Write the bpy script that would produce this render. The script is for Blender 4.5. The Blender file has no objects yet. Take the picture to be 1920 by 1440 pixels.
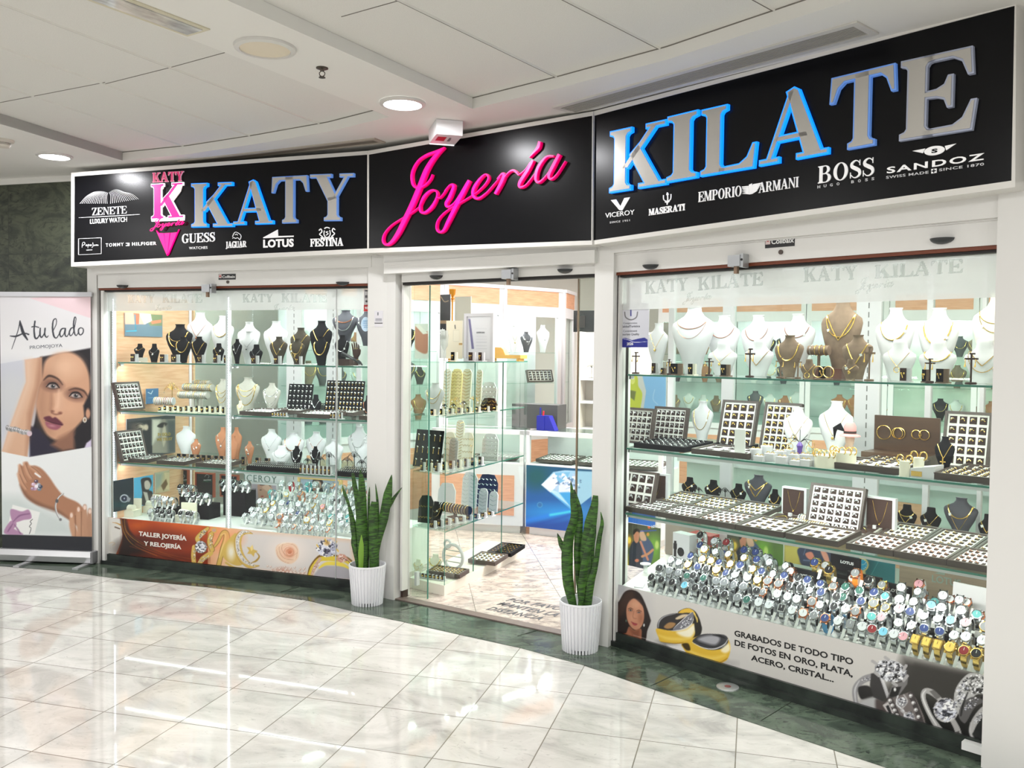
import bpy,math,random
import numpy as np
from mathutils import Vector,Matrix
from mathutils.geometry import tessellate_polygon
rnd=random.Random(7)
SC=bpy.context.scene
COL=SC.collection
# ------------------------------------------------------------------ camera
CH,FP,PITCH,ROLL=1.62,1650.0,0.0357,0.0111
cp,sp=math.cos(PITCH),math.sin(PITCH)
FW=np.array([0,cp,-sp]);_u=np.array([0,sp,cp]);_r=np.array([1.0,0,0])
RT=math.cos(ROLL)*_r+math.sin(ROLL)*_u
UP=-math.sin(ROLL)*_r+math.cos(ROLL)*_u
CP=np.array([0,0,CH])
cd=bpy.data.cameras.new('camera');cam=bpy.data.objects.new('camera',cd);COL.objects.link(cam)
cd.sensor_fit='HORIZONTAL';cd.sensor_width=36.0;cd.lens=36.0*FP/1920.0
cd.clip_start=0.05;cd.clip_end=200
M=Matrix.Identity(4)
for i in range(3):
    M[i][0]=RT[i];M[i][1]=UP[i];M[i][2]=-FW[i];M[i][3]=CP[i]
cam.matrix_world=M
SC.camera=cam
# ------------------------------------------------------------------ light and exposure
w=bpy.data.worlds.new('world');SC.world=w;w.use_nodes=True
w.node_tree.nodes['Background'].inputs[0].default_value=(0.99,0.99,1.0,1)
w.node_tree.nodes['Background'].inputs[1].default_value=0.62
SC.view_settings.view_transform='Standard';SC.view_settings.look='None'
SC.view_settings.gamma=1;SC.view_settings.use_curve_mapping=False
SC.view_settings.exposure=0.28
SC.cycles.use_denoising=True
SC.cycles.transparent_max_bounces=24
SC.cycles.max_bounces=8
SC.cycles.sample_clamp_indirect=6.0
SC.cycles.caustics_reflective=False;SC.cycles.caustics_refractive=False

def area(name,loc,rot,sx,sy,power,col=(1,1,1),spread=math.pi):
    l=bpy.data.lights.new(name,'AREA');l.shape='RECTANGLE';l.size=sx;l.size_y=sy
    l.energy=power;l.color=col;l.spread=spread
    o=bpy.data.objects.new(name,l);o.location=loc;o.rotation_euler=rot;COL.objects.link(o)
    return o
# mall ceiling lamps behind and beside the viewer
for(x,y,p)in((-3.4,2.2,50),(-0.6,1.2,50),(2.6,-0.3,50),(-5.5,4.5,40),(0.8,-2.5,50),(-3.0,-1.5,50)):
    area('mall_lamp_light',(x,y,2.86),(0,0,0.6),1.2,0.6,p,(1,0.995,0.985))

# ------------------------------------------------------------------ pixel <-> place
def ray(x,y):
    return FW+RT*(x-960)/FP-UP*(y-720)/FP
def at(x,y,z=0.0):
    d=ray(x,y);return CP+(z-CH)/d[2]*d
def prj(P):
    D=np.asarray(P,float)-CP;z=D@FW
    return 960+FP*(D@RT)/z,720-FP*(D@UP)/z

class Facet:
    """vertical plane through ground points p0->p1; u along it, w into the shop, z up"""
    def __init__(s,p0,p1):
        s.p0=np.array(p0[:2],float);d=np.array(p1[:2],float)-s.p0
        s.len=float(np.hypot(*d));s.u=d/s.len;s.n=np.array([-s.u[1],s.u[0]])
        s.ang=math.atan2(s.u[1],s.u[0])
    def W(s,u,w=0.0,z=0.0):
        q=s.p0+s.u*u+s.n*w;return Vector((q[0],q[1],z))
    def hit(s,x,y,w=0.0):
        d=ray(x,y);t=((s.p0+s.n*w)@s.n-0.0)/(d[:2]@s.n)
        X=CP+d*t;return float((X[:2]-s.p0)@s.u),float(X[2])
    def loc(s,x,y,z):
        """(u, w) of the point seen at pixel (x, y) at height z"""
        q=at(x,y,z)[:2]-s.p0;return float(q@s.u),float(q@s.n)
A_=at(195,1056)[:2];B_=at(720,1116)[:2];C_=at(1150,1208)[:2];D_=at(1848,1425)[:2]
FL,FM,FR=Facet(A_,B_),Facet(B_,C_),Facet(C_,D_)
FWORLD=Facet((0,0),(1,0))
# zoom windows used when measuring the photograph: x0, y0, scale
Z={'a':(180,500,6.857),'b':(440,500,6.857),'c':(190,670,6.856),'d':(440,670,6.856),
     'e':(190,850,6.26),'f':(430,850,6.0),'g':(720,480,6.545),'h':(940,480,6.545),
     'i':(740,670,6.26),'j':(960,670,6.26),'k':(740,870,5.538),'l':(900,860,3.789),
     'm':(1140,480,6.0),'n':(1400,480,6.0),'o':(1640,440,5.143),'p':(1140,690,6.857),
     'q':(1400,690,6.857),'r':(1640,690,6.26),'s':(1140,860,6.546),'t':(1400,860,6.546),
     'u':(1640,880,6.546),'v':(1140,1020,6.0),'w':(1400,1020,6.0),'x':(1640,1060,6.0),
     'y':(1140,1080,5.053),'z':(1480,1180,4.571),'A':(0,300,4.0),'B':(130,310,3.368),
     'C':(640,0,3.0),'D':(1280,0,3.0),'E':(0,540,2.717),'F':(0,1040,3.0),
     'G':(560,1040,3.0),'H':(1100,1140,4.0),'I':(0,0,3.0),'J':(740,1000,4.571),'K':(960,860,3.79),
     'L':(620,860,4.966),'P':(0,0,1.0)}
def px(k,x,y):
    a,b,s=Z[k];return a+x/s,b+y/s

# ------------------------------------------------------------------ materials
def lin(c):
    return tuple(((v/255.0)/12.92 if v<=10 else(((v/255.0)+0.055)/1.055)**2.4)for v in c)
MATS={}
def mat(name,col=(200,200,200),rough=0.5,metal=0.0,emit=None,es=0.0,spec=0.5,noise=None,bump=0.0,coat=0.0,alpha=1.0):
    if name in MATS:return MATS[name]
    m=bpy.data.materials.new(name);m.use_nodes=True;nt=m.node_tree
    b=nt.nodes['Principled BSDF'];c=(*lin(col),1)
    b.inputs['Base Color'].default_value=c;b.inputs['Roughness'].default_value=rough
    b.inputs['Metallic'].default_value=metal;b.inputs['Specular IOR Level'].default_value=spec
    b.inputs['Coat Weight'].default_value=coat;b.inputs['Alpha'].default_value=alpha
    if emit is not None:
        b.inputs['Emission Color'].default_value=(*lin(emit),1);b.inputs['Emission Strength'].default_value=es
    if noise: # (scale, second colour, stretch)
        sc_,c2,st=noise
        tc=nt.nodes.new('ShaderNodeTexCoord');mp=nt.nodes.new('ShaderNodeMapping');nz=nt.nodes.new('ShaderNodeTexNoise')
        mp.inputs['Scale'].default_value=st;nz.inputs['Scale'].default_value=sc_;nz.inputs['Detail'].default_value=6
        mx=nt.nodes.new('ShaderNodeMix');mx.data_type='RGBA'
        mx.inputs[6].default_value=c;mx.inputs[7].default_value=(*lin(c2),1)
        nt.links.new(tc.outputs['Object'],mp.inputs[0]);nt.links.new(mp.outputs[0],nz.inputs['Vector'])
        cr=nt.nodes.new('ShaderNodeValToRGB');cr.color_ramp.elements[0].position=0.36;cr.color_ramp.elements[1].position=0.64
        nt.links.new(nz.outputs[0],cr.inputs[0]);nt.links.new(cr.outputs[0],mx.inputs[0])
        nt.links.new(mx.outputs[2],b.inputs['Base Color'])
        if bump:
            bp=nt.nodes.new('ShaderNodeBump');bp.inputs['Strength'].default_value=bump;bp.inputs['Distance'].default_value=0.004
            nt.links.new(nz.outputs[0],bp.inputs['Height']);nt.links.new(bp.outputs[0],b.inputs['Normal'])
    MATS[name]=m;return m
def glass_mat(name,tint,tr=0.93,f=0.06):
    if name in MATS:return MATS[name]
    m=bpy.data.materials.new(name);m.use_nodes=True;nt=m.node_tree;nt.nodes.clear()
    o=nt.nodes.new('ShaderNodeOutputMaterial');t=nt.nodes.new('ShaderNodeBsdfTransparent');g=nt.nodes.new('ShaderNodeBsdfGlossy')
    x=nt.nodes.new('ShaderNodeMixShader');fr=nt.nodes.new('ShaderNodeFresnel');fr.inputs[0].default_value=1.45
    t.inputs[0].default_value=(*[v*tr for v in lin(tint)],1);g.inputs['Roughness'].default_value=0.0
    g.inputs['Color'].default_value=(1,1,1,1)
    ge=nt.nodes.new('ShaderNodeNewGeometry');mm=nt.nodes.new('ShaderNodeMath');mm.operation='SUBTRACT';mm.inputs[0].default_value=1.0
    nt.links.new(ge.outputs['Backfacing'],mm.inputs[1]);m2=nt.nodes.new('ShaderNodeMath');m2.operation='MULTIPLY';nt.links.new(fr.outputs[0],m2.inputs[0]);nt.links.new(mm.outputs[0],m2.inputs[1])
    nt.links.new(m2.outputs[0],x.inputs[0]);nt.links.new(t.outputs[0],x.inputs[1]);nt.links.new(g.outputs[0],x.inputs[2])
    nt.links.new(x.outputs[0],o.inputs[0]);MATS[name]=m;return m
def vcol_mat(name,rough=0.35,emit=0.0,alpha=False):
    if name in MATS:return MATS[name]
    m=bpy.data.materials.new(name);m.use_nodes=True;nt=m.node_tree;b=nt.nodes['Principled BSDF']
    a=nt.nodes.new('ShaderNodeVertexColor');a.layer_name='print'
    nt.links.new(a.outputs[0],b.inputs['Base Color']);b.inputs['Roughness'].default_value=rough
    if emit:
        nt.links.new(a.outputs[0],b.inputs['Emission Color']);b.inputs['Emission Strength'].default_value=emit
    if alpha:nt.links.new(a.outputs[1],b.inputs['Alpha'])
    MATS[name]=m;return m

WHITE=mat('white_lacquer',(222,221,217),0.32)
WALLW=mat('white_wall_paint',(232,230,224),0.6)
ALU=mat('brushed_aluminium',(196,198,198),0.35,0.8)
DARK=mat('dark_gap',(30,26,24),0.6)
BROWNSEAL=mat('brown_seal',(112,52,24),0.5)
GOLD=mat('gold',(238,200,116),0.24,1.0)
SILVER=mat('silver',(214,216,220),0.18,1.0)
ROSE=mat('rose_gold',(226,150,116),0.22,1.0)
STEELDK=mat('dark_steel',(60,62,66),0.3,0.9)
TAG=mat('paper_tag',(240,240,238),0.6)
BLACKV=mat('black_velvet',(20,20,24),0.85,spec=0.2)
GREYV=mat('charcoal_leatherette',(66,66,76),0.6)
BROWNV=mat('taupe_suede',(138,116,98),0.85,noise=(30,(122,102,86),(1,1,1)))
DKBROWN=mat('dark_brown_velvet',(60,38,32),0.8)
DKTAUPE=mat('dark_taupe_suede',(74,66,54),0.85)
WHITEL=mat('white_leatherette',(218,216,220),0.5)
CREAM=mat('cream_leatherette',(238,232,214),0.5)
GREYL=mat('grey_linen',(190,186,178),0.8,noise=(220,(168,164,156),(1,1,1)))
TANV=mat('tan_suede',(176,116,84),0.85)
TRAYF=mat('brown_tray_leather',(78,66,62),0.45)
TRAYW=mat('white_tray_liner',(236,234,230),0.6)
TRAYD=mat('dark_tray_pad',(52,34,30),0.8)
WOOD=mat('pale_beech_laminate',(226,182,148),0.45,noise=(5.0,(214,164,128),(1.2,1.2,12)))
WOODH=mat('beech_fascia',(222,164,130),0.45,noise=(5.0,(206,148,114),(1.5,1.5,14)))
ACRYL=mat('clear_acrylic_block',(226,232,228),0.1,alpha=0.45)
GLASS=glass_mat('shopfront_glass',(250,254,251),0.97)
SHELFG=glass_mat('green_shelf_glass',(240,250,246),0.95)
GEDGE=mat('glass_edge',(60,120,104),0.15)
LEDM=mat('led_strip',(240,244,255),0.4,emit=(235,240,255),es=9.0)

# ------------------------------------------------------------------ mesh builder
class MB:
    def __init__(s):s.v=[];s.f=[];s.m=[]
    def add(s,vs,fs,mi=0):
        o=len(s.v);s.v+=[tuple(map(float,v))for v in vs];s.f+=[tuple(i+o for i in f)for f in fs];s.m+=[mi]*len(fs)
        return s
    def box(s,x0,x1,y0,y1,z0,z1,mi=0):
        return s.add([(x0,y0,z0),(x1,y0,z0),(x1,y1,z0),(x0,y1,z0),(x0,y0,z1),(x1,y0,z1),(x1,y1,z1),(x0,y1,z1)],
                     [(0,3,2,1),(4,5,6,7),(0,1,5,4),(1,2,6,5),(2,3,7,6),(3,0,4,7)],mi)
    def poly(s,pts,h0,h1,axis='y',mi=0):
        """outline pts extruded: axis 'y' -> pts are (x,z); axis 'z' -> pts are (x,y)"""
        n=len(pts)
        ar=sum(pts[i][0]*pts[(i+1)%n][1]-pts[(i+1)%n][0]*pts[i][1]for i in range(n))
        if ar<0:pts=pts[::-1]
        tri=tessellate_polygon([[Vector((p[0],p[1],0))for p in pts]])
        def mk(p,h):return(p[0],h,p[1])if axis=='y' else(p[0],p[1],h)
        vs=[mk(p,h0)for p in pts]+[mk(p,h1)for p in pts]
        fs=[tuple(t)for t in tri]+[tuple(i+n for i in reversed(t))for t in tri]
        fs+=[(i,i+n,(i+1)%n+n,(i+1)%n)for i in range(n)]
        if axis=='z':fs=[tuple(reversed(f))for f in fs]
        return s.add(vs,fs,mi)
    def rings(s,rs,close=True,cap=True,mi=0):
        """rs: list of equally long point rings"""
        n=len(rs[0]);vs=[p for r in rs for p in r];fs=[]
        for a in range(len(rs)-1):
            for i in range(n if close else n-1):
                j=(i+1)%n;fs.append((a*n+i,a*n+j,(a+1)*n+j,(a+1)*n+i))
        if cap:
            fs.append(tuple(reversed(range(n))));fs.append(tuple((len(rs)-1)*n+i for i in range(n)))
        return s.add(vs,fs,mi)
    def cyl(s,c,r,h,n=16,r2=None,mi=0,axis='z',sy=1.0):
        r2=r if r2 is None else r2;rs=[]
        for hh,rr in((0,r),(h,r2)):
            ring=[]
            for i in range(n):
                a=2*math.pi*i/n;x,y=rr*math.cos(a),rr*math.sin(a)*sy
                ring.append((c[0]+x,c[1]+y,c[2]+hh)if axis=='z' else((c[0]+hh,c[1]+x,c[2]+y)if axis=='x' else(c[0]+y,c[1]+hh,c[2]+x)))
            rs.append(ring)
        return s.rings(rs,mi=mi)
    def lathe(s,prof,n=24,c=(0,0,0),mi=0,cap=True):
        return s.rings([[(c[0]+r*math.cos(2*math.pi*i/n),c[1]+r*math.sin(2*math.pi*i/n),c[2]+z)for i in range(n)]for r,z in prof],cap=cap,mi=mi)
    def tube(s,path,r,n=6,mi=0,closed=False,flat=1.0):
        P=[Vector(p)for p in path];k=len(P);rs=[]
        for i in range(k):
            t=(P[(i+1)%k]-P[i-1])if closed else(P[min(i+1,k-1)]-P[max(i-1,0)])
            if t.length<1e-9:t=Vector((0,0,1))
            t.normalize();up=Vector((0,1,0))if abs(t.y)<0.9 else Vector((1,0,0))
            a=t.cross(up).normalized();b=t.cross(a).normalized()
            rr=r[i]if isinstance(r,(list,tuple))else r
            rs.append([tuple(P[i]+a*(rr*math.cos(2*math.pi*j/n))+b*(rr*flat*math.sin(2*math.pi*j/n)))for j in range(n)])
        if closed:rs.append(rs[0])
        return s.rings(rs,cap=not closed,mi=mi)
    def ball(s,c,r,n=8,mi=0,sz=1.0):
        rs=[]
        for k in range(1,n//2+1):
            a=math.pi*k/(n//2+1);rr=r*math.sin(a);zz=-r*math.cos(a)*sz
            rs.append([(c[0]+rr*math.cos(2*math.pi*i/n),c[1]+rr*math.sin(2*math.pi*i/n),c[2]+zz)for i in range(n)])
        return s.rings(rs,mi=mi)
    def xf(s,mtx):
        s.v=[tuple(mtx@Vector(v))for v in s.v];return s
    def mesh(s,name,mats,smooth=False):
        me=bpy.data.meshes.new(name);me.from_pydata(s.v,[],s.f)
        for m in(mats if isinstance(mats,(list,tuple))else[mats]):me.materials.append(m)
        if len(set(s.m))>1:me.polygons.foreach_set('material_index',s.m)
        if smooth:
            me.polygons.foreach_set('use_smooth',[True]*len(me.polygons))
            if hasattr(me,'set_sharp_from_angle'):me.set_sharp_from_angle(angle=0.7)
        me.update();return me
    def obj(s,name,mats,parent=None,loc=None,rot=None,smooth=False):
        return link(name,s.mesh(name,mats,smooth),parent,loc,rot)
def link(name,me,parent=None,loc=None,rot=None,scale=None):
    o=bpy.data.objects.new(name,me);COL.objects.link(o)
    if parent:o.parent=parent
    if loc is not None:o.location=loc
    if rot is not None:o.rotation_euler=rot if isinstance(rot,(tuple,list))else(0,0,rot)
    if scale is not None:o.scale=scale if isinstance(scale,(tuple,list))else(scale,)*3
    return o
def tag(o,label,cat,group=None,kind=None):
    o['label']=label;o['category']=cat
    if group:o['group']=group
    if kind:o['kind']=kind
    return o
def struct(o,label=None):
    o['kind']='structure'
    return o
def empty(name,loc=(0,0,0),rot=0,scale=None):
    o=bpy.data.objects.new(name,None);COL.objects.link(o);o.location=loc
    o.rotation_euler=rot if isinstance(rot,(tuple,list))else(0,0,rot)
    if scale is not None:o.scale=scale if isinstance(scale,(tuple,list))else(scale,)*3
    o.empty_display_size=0.05
    return o
def thing(name,label,cat,loc=(0,0,0),rot=0,group=None,scale=None):
    return tag(empty(name,loc,rot,scale),label,cat,group)
ORD=['first','second','third','fourth','fifth','sixth','seventh','eighth','ninth','tenth','eleventh','twelfth','thirteenth','fourteenth',
       'fifteenth','sixteenth','seventeenth','eighteenth','nineteenth','twentieth']+['twenty-'+s_ for s_ in
       ('first','second','third','fourth','fifth','sixth','seventh','eighth','ninth')]+['thirtieth']+['thirty-'+s_ for s_ in
       ('first','second','third','fourth','fifth','sixth','seventh','eighth','ninth')]+['fortieth']

# ------------------------------------------------------------------ painter for printed surfaces
class Canvas:
    """a real flat print; every vertex of a fine grid gets its own printed colour"""
    def __init__(s,F,u0,u1,z0,z1,w,res=0.004,base=(255,255,255),lean=0.0):
        s.F=F;s.w=w;s.box=(u0,u1,z0,z1)
        s.nx=max(4,int((u1-u0)/res));s.ny=max(4,int((z1-z0)/res))
        U,V=np.meshgrid(np.linspace(u0,u1,s.nx),np.linspace(z0,z1,s.ny))
        s.U,s.V=U,V
        s.Wd=w+(V-z0)*lean
        P=np.empty((s.ny,s.nx,3));P[...,0]=F.p0[0]+F.u[0]*U+F.n[0]*s.Wd;P[...,1]=F.p0[1]+F.u[1]*U+F.n[1]*s.Wd;P[...,2]=V
        s.P=P;s.X,s.Y=prj(P)
        s.c=np.empty((s.ny,s.nx,4));s.c[...,:3]=np.array(base,float);s.c[...,3]=1.0
        s.zk='P'
    def z(s,k):
        s.zk=k;return s
    def T(s,pts):
        a,b,k=Z[s.zk];q=np.array(pts,float).reshape(-1,2);return q/k+[a,b]
    def k(s):return Z[s.zk][2]
    def blend(s,sl,m,col,chan=None):
        m=np.clip(m,0,1)[...,None];c=s.c[sl]
        if len(np.shape(col))==1 and len(col)==4:s.c[sl]=c*(1-m)+np.array(col,float)*m
        else:c[...,:3]=c[...,:3]*(1-m)+(np.array(col,float)if not isinstance(col,np.ndarray)else col[sl]if col.ndim==3 else col)*m
        return s
    def sub(s,q,pad):
        x0,y0=q.min(0)-pad;x1,y1=q.max(0)+pad
        m=(s.X>=x0)&(s.X<=x1)&(s.Y>=y0)&(s.Y<=y1)
        if not m.any():return None
        r=np.where(m.any(1))[0];c=np.where(m.any(0))[0]
        return(slice(r[0],r[-1]+1),slice(c[0],c[-1]+1))
    def poly(s,pts,col,soft=1.0,a=1.0,smooth=False):
        q=s.T(pts)
        if smooth:q=np.array(catmull([tuple(v)for v in q],6,True))
        so=max(soft/s.k(),0.35);sl=s.sub(q,so*2)
        if sl is None:return s
        X,Y=s.X[sl],s.Y[sl];d=np.full(X.shape,1e9);ins=np.zeros(X.shape,bool);n=len(q)
        for i in range(n):
            ax,ay=q[i];bx,by=q[(i+1)%n];ex,ey=bx-ax,by-ay;L=ex*ex+ey*ey+1e-12
            t=np.clip(((X-ax)*ex+(Y-ay)*ey)/L,0,1);d=np.minimum(d,np.hypot(X-ax-t*ex,Y-ay-t*ey))
            c=((ay>Y)!=(by>Y));xx=ax+(Y-ay)*ex/(ey if abs(ey)>1e-9 else 1e-9);ins^=c&(X<xx)
        sd=np.where(ins,d,-d);return s.blend(sl,a*np.clip(0.5+sd/(2*so),0,1),col)
    def ell(s,cx,cy,rx,ry,col,soft=1.0,a=1.0,rot=0.0):
        q=s.T([(cx,cy)])[0];rx,ry=rx/s.k(),ry/s.k();so=max(soft/s.k(),0.35);R=max(rx,ry)+so*2
        sl=s.sub(np.array([q]),R)
        if sl is None:return s
        X,Y=s.X[sl]-q[0],s.Y[sl]-q[1];c,n=math.cos(rot),math.sin(rot);x,y=X*c+Y*n,-X*n+Y*c
        r=np.sqrt((x/rx)**2+(y/ry)**2);sd=(1-r)*min(rx,ry)
        return s.blend(sl,a*np.clip(0.5+sd/(2*so),0,1),col)
    def line(s,pts,wd,col,soft=0.6,a=1.0,curve=False):
        q=s.T(pts)
        if curve:q=np.array(catmull([tuple(v)for v in q],6,False))
        k=s.k();wds=np.interp(np.linspace(0,1,len(q)),np.linspace(0,1,len(wd)),wd)/k if isinstance(wd,(list,tuple))else np.full(len(q),wd/k)
        so=max(soft/k,0.35);sl=s.sub(q,wds.max()+so*2)
        if sl is None:return s
        X,Y=s.X[sl],s.Y[sl];sd=np.full(X.shape,-1e9)
        for i in range(len(q)-1):
            ax,ay=q[i];ex,ey=q[i+1]-q[i];L=ex*ex+ey*ey+1e-12
            t=np.clip(((X-ax)*ex+(Y-ay)*ey)/L,0,1)
            sd=np.maximum(sd,wds[i]/2+t*(wds[i+1]-wds[i])/2-np.hypot(X-ax-t*ex,Y-ay-t*ey))
        return s.blend(sl,a*np.clip(0.5+sd/(2*so),0,1),col)
    def grad(s,p0,c0,p1,c1):
        q=s.T([p0,p1]);d=q[1]-q[0];t=np.clip(((s.X-q[0][0])*d[0]+(s.Y-q[0][1])*d[1])/(d@d),0,1)[...,None]
        s.c[...,:3]=np.array(c0,float)*(1-t)+np.array(c1,float)*t;return s
    def sparkle(s,cx,cy,rx,ry,n=40,seed=1,cols=((255,255,255),(120,120,130),(40,42,50),(214,216,226)),rot=0.0,sz=0.3):
        r=random.Random(seed)
        for i in range(n):
            a=r.random()*6.283;q=math.sqrt(r.random());x=rx*q*math.cos(a);y=ry*q*math.sin(a)
            X=cx+x*math.cos(rot)-y*math.sin(rot);Y=cy+x*math.sin(rot)+y*math.cos(rot)
            b=r.random()*6.283;L=sz*min(rx,ry)*(0.4+r.random())
            s.poly([(X+L*math.cos(b+k_*2.1),Y+L*math.sin(b+k_*2.1)*0.8)for k_ in range(3)],cols[i%len(cols)],0.5)
        return s
    def obj(s,name,parent=None,rough=0.35,emit=0.0,back=0.0015,alpha=False,local=True):
        n,m=s.nx,s.ny;v=s.P.reshape(-1,3);o=v[0].copy()
        idx=np.arange(n*m).reshape(m,n)
        quads=np.stack([idx[:-1,:-1],idx[:-1,1:],idx[1:,1:],idx[1:,:-1]],-1).reshape(-1,4)
        nb=np.array([*s.F.n,0.0])*back
        cv=v[[idx[0,0],idx[0,-1],idx[-1,-1],idx[-1,0]]]
        V=np.concatenate([v,cv+nb])-o;N=n*m
        cr=[idx[0,0],idx[0,-1],idx[-1,-1],idx[-1,0]]
        ex=[(N+3,N+2,N+1,N)]+[(cr[(i+1)%4],cr[i],N+i,N+(i+1)%4)for i in range(4)]
        me=bpy.data.meshes.new(name);me.from_pydata(V.tolist(),[],quads.tolist()+[tuple(int(t)for t in e)for e in ex])
        ca=me.color_attributes.new('print','FLOAT_COLOR','POINT')
        c=s.c.reshape(-1,4).copy();x=np.clip(c[:,:3]/255.0,0,1);c[:,:3]=np.where(x<=0.04045,x/12.92,((x+0.055)/1.055)**2.4)
        c=np.concatenate([c,c[cr]]);ca.data.foreach_set('color',c.ravel().astype(np.float32))
        me.materials.append(vcol_mat('print_%g_%g_%d'%(rough,emit,alpha),rough,emit,alpha))
        me.update()
        return link(name,me,parent,tuple(o)if parent is None else tuple(parent.matrix_basis.inverted()@Vector(o)),0 if parent is None else(0,0,-parent.rotation_euler.z))
def catmull(P,k=6,closed=False):
    n=len(P);out=[]
    for i in range(n if closed else n-1):
        p0=P[(i-1)%n]if closed or i>0 else P[0];p1=P[i];p2=P[(i+1)%n];p3=P[(i+2)%n]if closed or i+2<n else P[n-1]
        for j in range(k):
            t=j/k
            out.append(tuple(0.5*((2*b)+(c-a)*t+(2*a-5*b+4*c-d)*t*t+(3*b-a-3*c+d)*t**3)for a,b,c,d in zip(p0,p1,p2,p3)))
    if not closed:out.append(tuple(P[-1]))
    return out
# ------------------------------------------------------------------ lettering
def ribbon(pts,wid,k=6):
    """variable-width pen stroke as an outline"""
    P=catmull(pts,k);n=len(P);ws=np.interp(np.linspace(0,1,n),np.linspace(0,1,len(wid)),wid)if isinstance(wid,(list,tuple))else[wid]*n
    L,R=[],[]
    for i in range(n):
        a,b=P[max(i-1,0)],P[min(i+1,n-1)];dx,dy=b[0]-a[0],b[1]-a[1];d=math.hypot(dx,dy)or 1;nx,ny=-dy/d*ws[i]/2,dx/d*ws[i]/2
        L.append((P[i][0]+nx,P[i][1]+ny));R.append((P[i][0]-nx,P[i][1]-ny))
    return L,R
def _stem(x,t=.2,z0=0,z1=1,o=.085,s=.045,top=True,bot=True):
    p=[]
    p+=[(x-o,z0),(x+t+o,z0),(x+t+o,z0+s),(x+t+ .03,z0+s+ .02),(x+t,z0+s+ .07)]if bot else[(x,z0),(x+t,z0)]
    p+=[(x+t,z1-s- .07),(x+t+ .03,z1-s- .02),(x+t+o,z1-s),(x+t+o,z1),(x-o,z1),(x-o,z1-s),(x- .03,z1-s- .02),(x,z1-s- .07)]if top else[(x+t,z1),(x,z1)]
    if bot:p+=[(x,z0+s+ .07),(x- .03,z0+s+ .02),(x-o,z0+s)]
    return p
def _sf(c,z,w=.17,s=.045,h=None):return[(c-w,z),(c+w,z),(c+w,z+s),(c-w,z+s)]
def _q(x0,z0,x1,z1,t):return[(x0,z0),(x0+t,z0),(x1+t,z1),(x1,z1)]
def _bowl(cx,cz,rx,rz,t,th,a0,a1,n=20):
    o,i=[],[]
    for k in range(n+1):
        a=math.radians(a0+(a1-a0)*k/n);o.append((cx+rx*math.cos(a),cz+rz*math.sin(a)));i.append((cx+(rx-t)*math.cos(a),cz+(rz-th)*math.sin(a)))
    return o+i[::-1]
def _rib(pts,w,k=5):
    L,R=ribbon(pts,w,k);return L+R[::-1]
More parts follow.
